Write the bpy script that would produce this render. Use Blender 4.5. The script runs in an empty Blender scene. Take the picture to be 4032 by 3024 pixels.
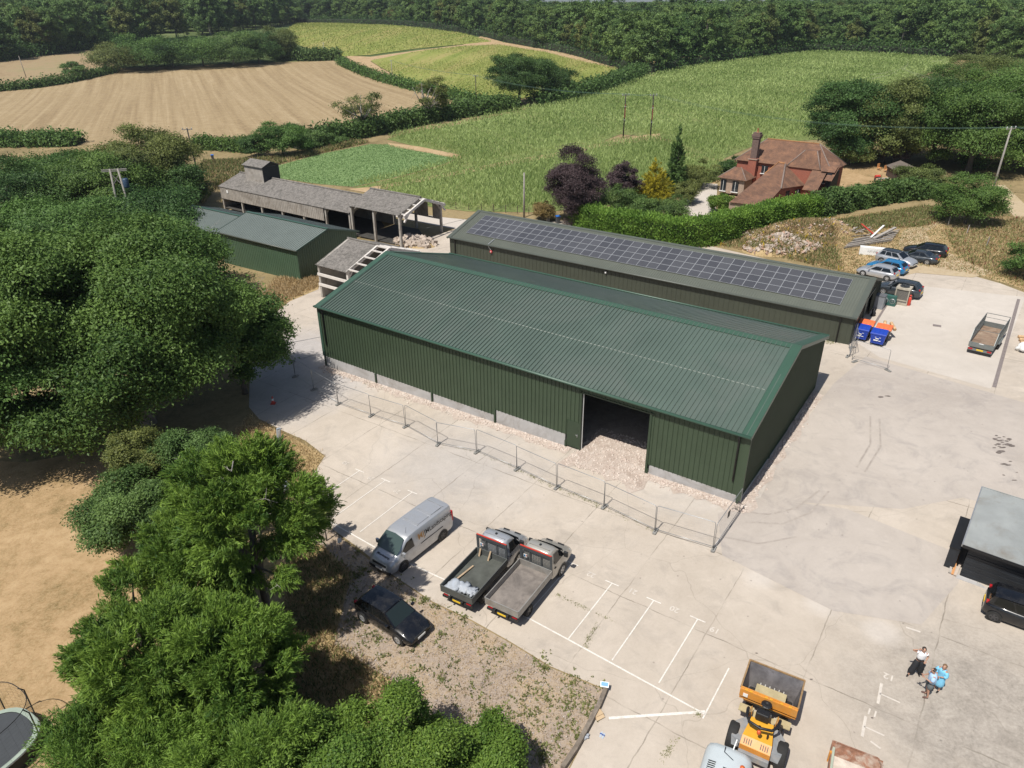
import bpy, bmesh, math, random
import numpy as np
from mathutils import Vector, Matrix, Euler
from mathutils.geometry import delaunay_2d_cdt

random.seed(7)
RNG = np.random.default_rng(7)
SC = bpy.context.scene
COL = SC.collection

# ---------------------------------------------------------------- camera, sky, sun, exposure
CAM_H, FPX, PITCH, ROLL = 28.0, 2831.94, math.radians(27.4745), math.radians(-0.3157)
SUN_ELEV, SUN_AZ = math.radians(60.0), math.radians(40.0 + 180.0)      # azimuth clockwise from +Y, where the sun stands
SKY_STRENGTH, SUN_STRENGTH, EXPOSURE = 0.07, 4.5, 0.25

cam_data = bpy.data.cameras.new('camera')
cam_data.sensor_fit = 'HORIZONTAL'
cam_data.sensor_width = 36.0
cam_data.lens = 36.0 * FPX / 4032.0
cam_data.clip_start, cam_data.clip_end = 0.5, 12000.0
cam = bpy.data.objects.new('camera', cam_data)
COL.objects.link(cam)
_f = Vector((0, math.cos(PITCH), -math.sin(PITCH)))
_r0 = Vector((1, 0, 0)); _u0 = _r0.cross(_f)
_rt = _r0 * math.cos(ROLL) + _u0 * math.sin(ROLL)
_up = _u0 * math.cos(ROLL) - _r0 * math.sin(ROLL)
_m = Matrix((_rt, _up, -_f)).transposed().to_4x4()
_m.translation = (0, 0, CAM_H)
cam.matrix_world = _m
SC.camera = cam

world = bpy.data.worlds.new('World'); SC.world = world; world.use_nodes = True
_nt = world.node_tree
_bg = _nt.nodes['Background']
_sky = _nt.nodes.new('ShaderNodeTexSky'); _sky.sky_type = 'NISHITA'; _sky.sun_disc = False
_sky.sun_elevation = SUN_ELEV; _sky.sun_rotation = SUN_AZ
_sky.altitude = 60; _sky.air_density = 1.0; _sky.dust_density = 1.4; _sky.ozone_density = 1.0
_nt.links.new(_sky.outputs[0], _bg.inputs[0]); _bg.inputs[1].default_value = SKY_STRENGTH
sun_data = bpy.data.lights.new('sun', 'SUN'); sun_data.energy = SUN_STRENGTH; sun_data.angle = math.radians(0.5)
sun_data.color = (1.0, 0.955, 0.88)
sun = bpy.data.objects.new('sun', sun_data); COL.objects.link(sun)
_sd = Vector((math.sin(SUN_AZ) * math.cos(SUN_ELEV), math.cos(SUN_AZ) * math.cos(SUN_ELEV), math.sin(SUN_ELEV)))
sun.rotation_euler = _sd.to_track_quat('Z', 'Y').to_euler(); sun.location = (0, 0, 80)
SC.view_settings.view_transform = 'Standard'; SC.view_settings.look = 'None'
SC.view_settings.exposure = EXPOSURE; SC.view_settings.gamma = 1.0; SC.view_settings.use_curve_mapping = False
SC.render.engine = 'CYCLES'
SC.cycles.max_bounces = 6; SC.cycles.diffuse_bounces = 2; SC.cycles.glossy_bounces = 2
SC.cycles.transmission_bounces = 3; SC.cycles.transparent_max_bounces = 6; SC.cycles.volume_bounces = 0
SC.cycles.use_denoising = True

# ---------------------------------------------------------------- the lie of the land
def ss(t):
    t = np.clip(t, 0, 1); return t * t * (3 - 2 * t)
def T(x, y):
    x = np.asarray(x, float); y = np.asarray(y, float)
    r = np.hypot(x, y)
    z = 0.03456 * 120 * np.tanh((x - 14.352) / 120) + 0.01033 * (np.clip(y, -200, 700) - 37.161)
    k = ss((110 - x) / 220)
    z = z + (2 + 13 * k) * ss((r - 330) / 290) + (2 + 12 * k) * ss((r - 700) / 900)
    return z
def Tz(x, y): return float(T(x, y))
def ray(px, py):                       # a sight line; picture coordinates on a 2212 x 1659 print of the photograph
    u, v = px * 4032 / 2212, py * 4032 / 2212
    d = _f + _rt * ((u - 2016) / FPX) - _up * ((v - 1512) / FPX)
    return np.array([0, 0, CAM_H]), np.array(d)
def at(px, py, h=0.0):                 # the point h metres over the ground met by that sight line
    o, d = ray(px, py)
    t = np.concatenate([np.arange(15, 200, 0.5), np.arange(200, 2500, 2.0)])
    P = o[None] + t[:, None] * d[None]
    g = P[:, 2] - T(P[:, 0], P[:, 1]) - h
    k = np.nonzero(g <= 0)[0]
    if len(k) == 0: p = P[-1]
    elif k[0] == 0: p = P[0]
    else:
        i = k[0]; a = g[i - 1] / (g[i - 1] - g[i]); p = P[i - 1] * (1 - a) + P[i] * a
    return Vector((float(p[0]), float(p[1]), Tz(p[0], p[1])))
def G(x, y, h=0.0): return Vector((x, y, Tz(x, y) + h))

# ---------------------------------------------------------------- mesh helpers
class MB:
    def __init__(s): s.v = []; s.f = []; s.m = []; s.mats = []
    def mi(s, mat):
        if mat not in s.mats: s.mats.append(mat)
        return s.mats.index(mat)
    def face(s, pts, mat):
        i = len(s.v); s.v += [tuple(p) for p in pts]; s.f.append(tuple(range(i, i + len(pts)))); s.m.append(s.mi(mat))
    def mesh(s, vs, fs, mat):
        i = len(s.v); s.v += [tuple(p) for p in vs]
        k = s.mi(mat)
        for f in fs: s.f.append(tuple(i + j for j in f)); s.m.append(k)
    def box(s, c, d, mat, rz=0.0, M=None):
        x, y, z = d[0] / 2, d[1] / 2, d[2] / 2
        vs = [Vector(p) for p in ((-x, -y, -z), (x, -y, -z), (x, y, -z), (-x, y, -z), (-x, -y, z), (x, -y, z), (x, y, z), (-x, y, z))]
        R = M if M is not None else Matrix.Rotation(rz, 3, 'Z')
        vs = [R @ p + Vector(c) for p in vs]
        s.mesh(vs, [(0, 3, 2, 1), (4, 5, 6, 7), (0, 1, 5, 4), (1, 2, 6, 5), (2, 3, 7, 6), (3, 0, 4, 7)], mat)
    def beam(s, a, b, w, h, mat, up=(0, 0, 1)):
        a = Vector(a); b = Vector(b); d = b - a; L = d.length
        x = d.normalized(); z = Vector(up); y = z.cross(x)
        if y.length < 1e-4: y = Vector((0, 1, 0)).cross(x)
        y.normalize(); z = x.cross(y)
        s.box((a + b) / 2, (L, w, h), mat, M=Matrix((x, y, z)).transposed())
    def tube(s, pts, r, mat, n=8, cap=True):
        pts = [Vector(p) for p in pts]; rs = r if isinstance(r, (list, tuple)) else [r] * len(pts)
        vs = []; fs = []
        prev = None
        for i, p in enumerate(pts):
            t = (pts[min(i + 1, len(pts) - 1)] - pts[max(i - 1, 0)]).normalized()
            if prev is None:
                a = Vector((0, 0, 1)) if abs(t.z) < .9 else Vector((1, 0, 0)); prev = t.cross(a).normalized()
            prev = (prev - t * prev.dot(t)).normalized(); q = t.cross(prev)
            for k in range(n):
                w = 2 * math.pi * k / n; vs.append(p + (prev * math.cos(w) + q * math.sin(w)) * rs[i])
        for i in range(len(pts) - 1):
            for k in range(n):
                a = i * n + k; b = i * n + (k + 1) % n; fs.append((a, b, b + n, a + n))
        if cap:
            fs.append(tuple(range(n))[::-1]); fs.append(tuple((len(pts) - 1) * n + k for k in range(n)))
        s.mesh(vs, fs, mat)
    def cyl(s, c, r, h, mat, axis='Z', n=16, r2=None):
        c = Vector(c); ax = {'X': Vector((1, 0, 0)), 'Y': Vector((0, 1, 0)), 'Z': Vector((0, 0, 1))}[axis]
        s.tube([c - ax * h / 2, c + ax * h / 2], [r, r if r2 is None else r2], mat, n)
    def lathe(s, c, prof, mat, n=16, axis='Z'):      # prof: (radius, height)
        c = Vector(c); vs = []; fs = []
        for r, h in prof:
            for k in range(n):
                w = 2 * math.pi * k / n; a, b = r * math.cos(w), r * math.sin(w)
                vs.append(c + (Vector((a, b, h)) if axis == 'Z' else Vector((a, h, b)) if axis == 'Y' else Vector((h, a, b))))
        for i in range(len(prof) - 1):
            for k in range(n):
                a = i * n + k; b = i * n + (k + 1) % n; fs.append((a, b, b + n, a + n))
        s.mesh(vs, fs, mat)
    def prism(s, outline, z0, z1, mat):                # outline: xy points, counter-clockwise
        n = len(outline)
        vs = [(x, y, z0) for x, y in outline] + [(x, y, z1) for x, y in outline]
        fs = [tuple(range(n))[::-1], tuple(range(n, 2 * n))] + [(i, (i + 1) % n, n + (i + 1) % n, n + i) for i in range(n)]
        s.mesh(vs, fs, mat)
    def slab(s, pts, th, mat):                         # a flat polygon given thickness below its plane
        pts = [Vector(p) for p in pts]; nrm = (pts[1] - pts[0]).cross(pts[2] - pts[0]).normalized()
        n = len(pts); vs = pts + [p - nrm * th for p in pts]
        s.mesh(vs, [tuple(range(n)), tuple(range(n, 2 * n))[::-1]] + [(i, n + i, n + (i + 1) % n, (i + 1) % n) for i in range(n)], mat)
    def loft(s, rings, mat, cap=True, closed=True):
        n = len(rings[0]); vs = [p for r in rings for p in r]; fs = []
        for i in range(len(rings) - 1):
            for k in range(n if closed else n - 1):
                a = i * n + k; b = i * n + (k + 1) % n; fs.append((a, b, b + n, a + n))
        if cap: fs.append(tuple(range(n))[::-1]); fs.append(tuple((len(rings) - 1) * n + k for k in range(n)))
        s.mesh(vs, fs, mat)
    def build(s, name, parent=None, smooth=False, bevel=0.0, auto=None, sub=0):
        me = bpy.data.meshes.new(name)
        me.from_pydata(s.v, [], s.f); me.validate(verbose=False)
        for mt in s.mats: me.materials.append(mt)
        if len(me.polygons) == len(s.m): me.polygons.foreach_set('material_index', s.m)
        bm = bmesh.new(); bm.from_mesh(me)
        bmesh.ops.remove_doubles(bm, verts=bm.verts, dist=1e-5)
        bmesh.ops.recalc_face_normals(bm, faces=bm.faces)
        bm.to_mesh(me); bm.free()
        if smooth: me.polygons.foreach_set('use_smooth', [True] * len(me.polygons))
        me.update()
        o = bpy.data.objects.new(name, me); COL.objects.link(o)
        if parent: o.parent = parent
        if bevel:
            b = o.modifiers.new('bevel', 'BEVEL'); b.width = bevel; b.segments = 2; b.limit_method = 'ANGLE'; b.angle_limit = math.radians(40)
        if sub:
            b = o.modifiers.new('subd', 'SUBSURF'); b.levels = sub; b.render_levels = sub
        if auto:
            try: me.set_sharp_from_angle(angle=math.radians(auto))
            except Exception: pass
        return o

def tag(o, label=None, cat=None, group=None, kind=None):
    if label: o['label'] = label
    if cat: o['category'] = cat
    if group: o['group'] = group
    if kind: o['kind'] = kind
    return o
def thing(name, label, cat, loc=(0, 0, 0), rz=0.0, group=None, tilt=None):
    o = bpy.data.objects.new(name, None); COL.objects.link(o); o.empty_display_size = 0.3
    o.location = loc; o.rotation_euler = (0, 0, rz)
    if tilt is not None:                                # lie with the slope of the ground
        x, y = loc[0], loc[1]; e = .8
        n = Vector((-(Tz(x + e, y) - Tz(x - e, y)) / (2 * e), -(Tz(x, y + e) - Tz(x, y - e)) / (2 * e), 1)).normalized()
        o.rotation_euler = (Vector((0, 0, 1)).rotation_difference(n).to_matrix() @ Matrix.Rotation(rz, 3, 'Z')).to_euler()
    return tag(o, label, cat, group)
def children(o): return [c for c in COL.objects if c.parent == o]
def copy_tree(o, loc=None, rz=None, label=None, parent=None, scale=None):
    c = o.copy(); COL.objects.link(c)
    if parent is not None: c.parent = parent
    for ch in KIDS.get(o.name) or children(o): copy_tree(ch, parent=c)
    if loc is not None: c.location = loc
    if rz is not None: c.rotation_euler = (0, 0, rz)
    if scale is not None: c.scale = scale
    if label: c['label'] = label
    return c
KIDS = {}
def poly_sheet(name, pts, mat, off=0.02, step=3.0, kind='structure', img=True, label=None):
    """a sheet that follows the ground inside an outline"""
    P = [at(*p) for p in pts] if img else [Vector((p[0], p[1], 0)) for p in pts]
    xy = np.array([(p.x, p.y) for p in P])
    # refine outline
    E = []
    for i in range(len(xy)):
        a, b = xy[i], xy[(i + 1) % len(xy)]; k = max(1, int(np.linalg.norm(b - a) / step))
        for j in range(k): E.append(a + (b - a) * j / k)
    E = np.array(E); n = len(E)
    lo, hi = xy.min(0), xy.max(0)
    gx, gy = np.meshgrid(np.arange(lo[0] + step / 2, hi[0], step), np.arange(lo[1] + step / 2, hi[1], step))
    Q = np.stack([gx.ravel(), gy.ravel()], 1)
    Q = Q[inside(Q, xy)]
    allp = [Vector((float(a), float(b))) for a, b in np.concatenate([E, Q])]
    r = delaunay_2d_cdt(allp, [(i, (i + 1) % n) for i in range(n)], [tuple(range(n))], 1, 1e-5)
    V = np.array([(p.x, p.y) for p in r[0]]); Z = T(V[:, 0], V[:, 1]) + off
    me = bpy.data.meshes.new(name)
    me.from_pydata([(x, y, z) for (x, y), z in zip(V, Z)], [], [tuple(f) for f in r[2]])
    me.materials.append(mat)
    bm = bmesh.new(); bm.from_mesh(me)
    for f in bm.faces:
        if f.normal.z < 0: f.normal_flip()
    bm.to_mesh(me); bm.free()
    me.polygons.foreach_set('use_smooth', [True] * len(me.polygons))
    o = bpy.data.objects.new(name, me); COL.objects.link(o); o['kind'] = kind
    if label: o['label'] = label
    return o
def inside(Q, poly):
    x, y = Q[:, 0], Q[:, 1]; c = np.zeros(len(Q), bool); n = len(poly)
    for i in range(n):
        x0, y0 = poly[i]; x1, y1 = poly[(i + 1) % n]
        if y0 == y1: continue
        k = ((y0 > y) != (y1 > y)) & (x < (x1 - x0) * (y - y0) / (y1 - y0) + x0)
        c ^= k
    return c
def scatter(pts, n, img=True):
    """n random ground points inside an outline"""
    xy = np.array([tuple(at(*p))[:2] for p in pts]) if img else np.array(pts, float)
    lo, hi = xy.min(0), xy.max(0); out = []
    tot = 0
    while tot < n:
        Q = RNG.uniform(lo, hi, (max(2000, n * 2), 2)); Q = Q[inside(Q, xy)]
        if len(Q) == 0: break
        out.append(Q); tot += len(Q)
    return np.concatenate(out)[:n]
def area(pts):
    xy = np.array([tuple(at(*p))[:2] for p in pts]); x, y = xy[:, 0], xy[:, 1]
    return 0.5 * abs(np.dot(x, np.roll(y, -1)) - np.dot(y, np.roll(x, -1)))

# ---------------------------------------------------------------- materials
def new_mat(name):
    m = bpy.data.materials.new(name); m.use_nodes = True
    nt = m.node_tree; b = nt.nodes['Principled BSDF']
    return m, nt, b
def N(nt, t, **kw):
    n = nt.nodes.new(t)
    for k, v in kw.items(): setattr(n, k, v)
    return n
def ramp(nt, src, stops):
    r = nt.nodes.new('ShaderNodeValToRGB'); e = r.color_ramp.elements
    while len(e) < len(stops): e.new(0.5)
    for k, (p, c) in zip(e, stops): k.position = p; k.color = (*c, 1) if len(c) == 3 else c
    nt.links.new(src, r.inputs[0]); return r.outputs[0]
def noise(nt, scale, detail=4, rough=.6, vec=None, dist=0.0):
    n = nt.nodes.new('ShaderNodeTexNoise'); n.inputs['Scale'].default_value = scale
    n.inputs['Detail'].default_value = detail; n.inputs['Roughness'].default_value = rough; n.inputs['Distortion'].default_value = dist
    if vec is None:
        g = nt.nodes.new('ShaderNodeNewGeometry'); vec = g.outputs['Position']
    nt.links.new(vec, n.inputs['Vector']); return n.outputs[0]
def mixc(nt, fac, a, b, mode='MIX'):
    m = nt.nodes.new('ShaderNodeMix'); m.data_type = 'RGBA'; m.blend_type = mode
    for k, v in ((0, fac), (6, a), (7, b)):
        if isinstance(v, (int, float)): m.inputs[k].default_value = v
        elif isinstance(v, tuple): m.inputs[k].default_value = (*v, 1)
        else: nt.links.new(v, m.inputs[k])
    return m.outputs[2]
def mth(nt, op, a, b=None, c=None):
    m = nt.nodes.new('ShaderNodeMath'); m.operation = op
    for i, v in enumerate((a, b, c)):
        if v is None: continue
        if isinstance(v, (int, float)): m.inputs[i].default_value = v
        else: nt.links.new(v, m.inputs[i])
    return m.outputs[0]
def bump(nt, b, h, strength=.4, dist=.02):
    n = nt.nodes.new('ShaderNodeBump'); n.inputs['Strength'].default_value = strength; n.inputs['Distance'].default_value = dist
    nt.links.new(h, n.inputs['Height']); nt.links.new(n.outputs[0], b.inputs['Normal'])
def mapped(nt, rz=0.0, scale=(1, 1, 1)):
    g = nt.nodes.new('ShaderNodeNewGeometry'); mp = nt.nodes.new('ShaderNodeMapping'); mp.vector_type = 'TEXTURE'
    mp.inputs['Rotation'].default_value = (0, 0, rz); mp.inputs['Scale'].default_value = scale
    nt.links.new(g.outputs['Position'], mp.inputs[0]); return mp.outputs[0]
def M(name, col, rough=.6, metal=0.0, var=.12, scale=2.5, spec=.5, bmp=0.0, coat=0.0, dirt=None):
    m, nt, b = new_mat(name)
    n = noise(nt, scale, 5)
    lo = tuple(c * (1 - var) for c in col); hi = tuple(min(1, c * (1 + var)) for c in col)
    c = ramp(nt, n, [(.3, lo), (.7, hi)])
    if dirt:
        d = noise(nt, scale * .35, 6, .7, dist=1.2)
        c = mixc(nt, ramp(nt, d, [(.48, (0, 0, 0)), (.68, (1, 1, 1))]), c, dirt)
    nt.links.new(c, b.inputs['Base Color'])
    b.inputs['Roughness'].default_value = rough; b.inputs['Metallic'].default_value = metal
    b.inputs['Specular IOR Level'].default_value = spec
    if coat: b.inputs['Coat Weight'].default_value = coat; b.inputs['Coat Roughness'].default_value = .05 if rough < .25 else .25
    if bmp: bump(nt, b, n, bmp)
    return m
def glass_mat(name, col=(.01, .012, .015)):
    m, nt, b = new_mat(name)
    b.inputs['Base Color'].default_value = (*col, 1); b.inputs['Roughness'].default_value = .05; b.inputs['Specular IOR Level'].default_value = .6
    return m
def leaf_mat(name, dark, light, trans=.25, hue=.0, rough=.55):
    m, nt, b = new_mat(name)
    a = N(nt, 'ShaderNodeAttribute', attribute_name='tint')
    oi = N(nt, 'ShaderNodeObjectInfo')
    c = ramp(nt, a.outputs['Fac'], [(0, dark), (1, light)])
    if hue:
        warm = tuple((light[0] * 1.5, light[1] * 1.02, light[2] * .8)); c2 = mixc(nt, a.outputs['Fac'], tuple(x * .75 for x in dark), warm)
        c = mixc(nt, mth(nt, 'MULTIPLY', oi.outputs['Random'], hue), c, c2)
    nt.links.new(c, b.inputs['Base Color']); b.inputs['Roughness'].default_value = rough; b.inputs['Specular IOR Level'].default_value = .25
    tr = N(nt, 'ShaderNodeBsdfTranslucent'); nt.links.new(c, tr.inputs[0])
    mx = N(nt, 'ShaderNodeMixShader'); mx.inputs[0].default_value = trans
    nt.links.new(b.outputs[0], mx.inputs[1]); nt.links.new(tr.outputs[0], mx.inputs[2])
    nt.links.new(mx.outputs[0], nt.nodes['Material Output'].inputs[0])
    return m
def cards(name, C, U, V, tint, mat, parent=None, fold=True):
    """many small leaf faces: centre C, half axes U, V (arrays n x 3)"""
    n = len(C)
    P = np.empty((n, 4, 3), np.float32)
    P[:, 0] = C - U; P[:, 1] = C - V * .8 + U * .1; P[:, 2] = C + U; P[:, 3] = C + V * .8 + U * .1
    me = bpy.data.meshes.new(name)
    me.vertices.add(4 * n); me.vertices.foreach_set('co', P.ravel())
    me.loops.add(4 * n); me.loops.foreach_set('vertex_index', np.arange(4 * n, dtype=np.int32))
    me.polygons.add(n); me.polygons.foreach_set('loop_start', np.arange(0, 4 * n, 4, dtype=np.int32))
    try: me.polygons.foreach_set('loop_total', np.full(n, 4, np.int32))
    except Exception: pass
    at_ = me.attributes.new('tint', 'FLOAT', 'FACE'); at_.data.foreach_set('value', np.asarray(tint, np.float32))
    me.materials.append(mat); me.update(calc_edges=True)
    o = bpy.data.objects.new(name, me); COL.objects.link(o)
    if parent: o.parent = parent
    return o
def unit(a): return a / np.maximum(np.linalg.norm(a, axis=1, keepdims=True), 1e-9)
def frame_axes(nrm, n):
    r = RNG.normal(size=(n, 3)); u = unit(r - nrm * np.sum(r * nrm, 1, keepdims=True)); v = np.cross(nrm, u); return u, v
# ---------------------------------------------------------------- ground materials
YAW = math.radians(-35.1)
def ground_mat(name, stops, s1, s2, rough=.95, fine=None, stretch=None, bmp=.3):
    m, nt, b = new_mat(name)
    vec = mapped(nt, *stretch) if stretch else None
    n1 = noise(nt, s1, 6, .65, vec, .6); n2 = noise(nt, s2, 5, .7)
    f = mth(nt, 'ADD', mth(nt, 'MULTIPLY', n1, .6), mth(nt, 'MULTIPLY', n2, .4))
    c = ramp(nt, f, stops)
    if fine:
        n3 = noise(nt, fine[0], 3, .8); c = mixc(nt, ramp(nt, n3, [(.4, (0, 0, 0)), (.75, (fine[2],) * 3)]), c, fine[1])
    nt.links.new(c, b.inputs['Base Color']); b.inputs['Roughness'].default_value = rough; b.inputs['Specular IOR Level'].default_value = .15
    if bmp: bump(nt, b, n2, bmp, .05)
    return m
def yard_mat(name, c0, c1, joint=True, zones=(), stain=(.22, .2, .18), rz=YAW, jx=4.85, jy=6.1, sa=.35):
    m, nt, b = new_mat(name)
    big = noise(nt, .07, 6, .65, None, .8); med = noise(nt, .55, 8, .7, None, .4); fin = noise(nt, 7, 4, .75)
    f = mth(nt, 'ADD', mth(nt, 'MULTIPLY', big, .55), mth(nt, 'ADD', mth(nt, 'MULTIPLY', med, .3), mth(nt, 'MULTIPLY', fin, .15)))
    c = ramp(nt, f, [(.36, c0), (.62, c1)])
    st = noise(nt, .33, 9, .72, None, 1.5)
    c = mixc(nt, ramp(nt, st, [(.5, (0, 0, 0)), (.7, (sa, sa, sa))]), c, stain)
    bl = noise(nt, .9, 4, .6, None, .5)
    c = mixc(nt, ramp(nt, bl, [(.6, (0, 0, 0)), (.78, (.35, .35, .35))]), c, tuple(min(1, x * 1.18) for x in c1))
    g = N(nt, 'ShaderNodeNewGeometry')
    for (zx, zy, rr, soft, zc, za, zs) in zones:          # worn areas of another surface, broken at their edges
        d = N(nt, 'ShaderNodeVectorMath', operation='DISTANCE'); d.inputs[1].default_value = (zx, zy, 0); fl = N(nt, 'ShaderNodeVectorMath', operation='MULTIPLY'); fl.inputs[1].default_value = (1, 1, 0)
        nt.links.new(g.outputs['Position'], fl.inputs[0]); nt.links.new(fl.outputs[0], d.inputs[0])
        dd = mth(nt, 'ADD', d.outputs['Value'], mth(nt, 'MULTIPLY', mth(nt, 'SUBTRACT', noise(nt, .35, 8, .7, None, 1.0), .5), soft * 2.4))
        mk = mth(nt, 'MULTIPLY', ramp(nt, mth(nt, 'DIVIDE', mth(nt, 'SUBTRACT', dd, rr - soft), soft * 2), [(0, (1, 1, 1)), (1, (0, 0, 0))]), za)
        tex = ramp(nt, mth(nt, 'ADD', mth(nt, 'MULTIPLY', noise(nt, 1.1, 9, .75, None, .6), .6), mth(nt, 'MULTIPLY', fin, .4)), [(.36, tuple(x * (1 - zs) for x in zc)), (.62, tuple(x * (1 + zs) for x in zc))])
        c = mixc(nt, mk, c, tex)
    sp = N(nt, 'ShaderNodeTexVoronoi'); sp.inputs['Scale'].default_value = .9
    g = N(nt, 'ShaderNodeNewGeometry'); nt.links.new(g.outputs['Position'], sp.inputs['Vector'])
    c = mixc(nt, ramp(nt, sp.outputs['Distance'], [(.03, (.45, .45, .45)), (.06, (0, 0, 0))]), c, (.12, .11, .1))
    if joint:
        v = mapped(nt, rz); s = N(nt, 'ShaderNodeSeparateXYZ'); nt.links.new(v, s.inputs[0])
        wob = mth(nt, 'MULTIPLY', mth(nt, 'SUBTRACT', noise(nt, .8, 4), .5), .22)
        def line(o, per, w):
            x = mth(nt, 'ADD', s.outputs[o], wob); fr = mth(nt, 'FRACT', mth(nt, 'DIVIDE', x, per))
            return mth(nt, 'LESS_THAN', mth(nt, 'ABSOLUTE', mth(nt, 'SUBTRACT', fr, .5)), w / per)
        l = mth(nt, 'MAXIMUM', line(0, jx, .028), line(1, jy, .03))
        l = mth(nt, 'MULTIPLY', l, ramp(nt, noise(nt, .6, 3), [(.38, (.08, .08, .08)), (.62, (.7, .7, .7))]))
        c = mixc(nt, l, c, (.16, .14, .11))
        # random cracks
        vo = N(nt, 'ShaderNodeTexVoronoi', feature='DISTANCE_TO_EDGE'); vo.inputs['Scale'].default_value = .11
        wv = N(nt, 'ShaderNodeVectorMath', operation='ADD')
        nz = N(nt, 'ShaderNodeTexNoise'); nz.inputs['Scale'].default_value = .5; nt.links.new(g.outputs['Position'], nz.inputs['Vector'])
        sc = N(nt, 'ShaderNodeVectorMath', operation='SCALE'); sc.inputs[3].default_value = 1.1; nt.links.new(nz.outputs['Color'], sc.inputs[0])
        nt.links.new(g.outputs['Position'], wv.inputs[0]); nt.links.new(sc.outputs[0], wv.inputs[1]); nt.links.new(wv.outputs[0], vo.inputs['Vector'])
        c = mixc(nt, mth(nt, 'MULTIPLY', mth(nt, 'LESS_THAN', vo.outputs['Distance'], .0016), .22), c, (.17, .15, .12))
    nt.links.new(c, b.inputs['Base Color']); b.inputs['Roughness'].default_value = .9; b.inputs['Specular IOR Level'].default_value = .2
    bump(nt, b, fin, .12, .01)
    return m
m_ground = ground_mat('rough_grass', [(.33, (.1, .085, .04)), (.48, (.2, .155, .075)), (.58, (.3, .225, .12)), (.68, (.14, .14, .055))], .12, 1.6, fine=(6, (.36, .28, .16), .6))
m_lawn = ground_mat('parched_lawn', [(.36, (.175, .125, .055)), (.46, (.295, .198, .1)), (.54, (.37, .25, .135)), (.64, (.435, .308, .175))], .3, 1.6, fine=(7, (.47, .35, .2), .6))
_z = lambda px, py: tuple(at(px, py).xy)
m_yard = yard_mat('yard_concrete', (.4, .345, .285), (.535, .47, .4), zones=((*_z(2170, 1570), 5.4, 2.6, (.27, .245, .215), .7, .45), (*_z(620, 800), 8.5, 2.5, (.40, .38, .375), .75, .15), (*_z(1640, 1248), .75, .35, (.55, .5, .45), .6, .06), (*_z(1775, 1306), .8, .35, (.55, .5, .45), .6, .06), (*_z(1903, 1364), .8, .35, (.55, .5, .45), .6, .06), (*_z(1000, 1000), 5, 3, (.42, .40, .39), .5, .12), (*_z(1560, 1040), 4, 3, (.47, .44, .42), .6, .1)))
m_tarmac = yard_mat('worn_tarmac', (.365, .322, .285), (.475, .425, .378), joint=False, stain=(.25, .23, .22), sa=.5)
m_tarmac_grey = yard_mat('grey_tarmac', (.34, .32, .32), (.45, .43, .425), joint=False, stain=(.27, .25, .25), sa=.45)
m_patch = yard_mat('pale_concrete', (.45, .405, .355), (.545, .495, .44), joint=False, stain=(.38, .34, .3), sa=.3)
m_dark_tarmac = yard_mat('dark_tarmac', (.17, .155, .14), (.40, .365, .33), joint=False, stain=(.11, .1, .09), sa=.75)
m_gravel = ground_mat('stony_waste', [(.34, (.17, .135, .1)), (.45, (.28, .22, .17)), (.55, (.35, .27, .185)), (.64, (.36, .255, .14))], .35, 5, fine=(14, (.46, .4, .36), .7), bmp=.6)
m_stubble = ground_mat('stubble', [(.38, (.225, .162, .088)), (.5, (.3, .225, .125)), (.62, (.375, .29, .175))], .16, .5, stretch=(math.radians(113.4), (25, .4, 1)), fine=(2.0, (.44, .33, .21), .4), bmp=0)
m_stubble_far = ground_mat('far_stubble', [(.36, (.24, .175, .1)), (.5, (.315, .235, .14)), (.64, (.24, .22, .11))], .03, .3, bmp=0)
m_soil = ground_mat('tan_soil', [(.36, (.33, .225, .12)), (.52, (.43, .31, .18)), (.66, (.5, .37, .23))], .3, 2.0, fine=(5, (.3, .22, .12), .4))
m_maize_floor = ground_mat('maize_floor', [(.36, (.11, .15, .045)), (.5, (.165, .21, .07)), (.66, (.25, .25, .11))], .1, .9, stretch=(math.radians(20), (.5, 5, 1)), bmp=0)
m_crop_floor = ground_mat('crop_floor', [(.34, (.15, .2, .04)), (.5, (.24, .26, .07)), (.6, (.33, .28, .11)), (.72, (.15, .2, .04))], .06, .7, stretch=(math.radians(-12), (.6, 7, 1)), bmp=0)
m_meadow = ground_mat('meadow', [(.34, (.12, .19, .07)), (.5, (.17, .25, .1)), (.66, (.22, .3, .13))], .08, 1.4, fine=(5, (.2, .27, .12), .35), bmp=0)
m_track = ground_mat('worn_track', [(.34, (.33, .25, .15)), (.5, (.44, .35, .23)), (.66, (.36, .28, .15))], .3, 2.6, fine=(6, (.5, .43, .33), .4))
m_verge = ground_mat('weedy_verge', [(.34, (.17, .155, .06)), (.45, (.33, .245, .12)), (.57, (.44, .33, .185)), (.68, (.25, .22, .085))], .3, 2.4, fine=(8, (.42, .31, .17), .6))
m_farland = ground_mat('far_land', [(.36, (.05, .085, .025)), (.52, (.085, .115, .04)), (.66, (.16, .19, .08))], .012, .06, bmp=0)
m_hillwood = ground_mat('far_woods', [(.38, (.02, .036, .014)), (.52, (.04, .062, .022)), (.66, (.07, .095, .035))], .05, .22, bmp=0)

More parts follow.
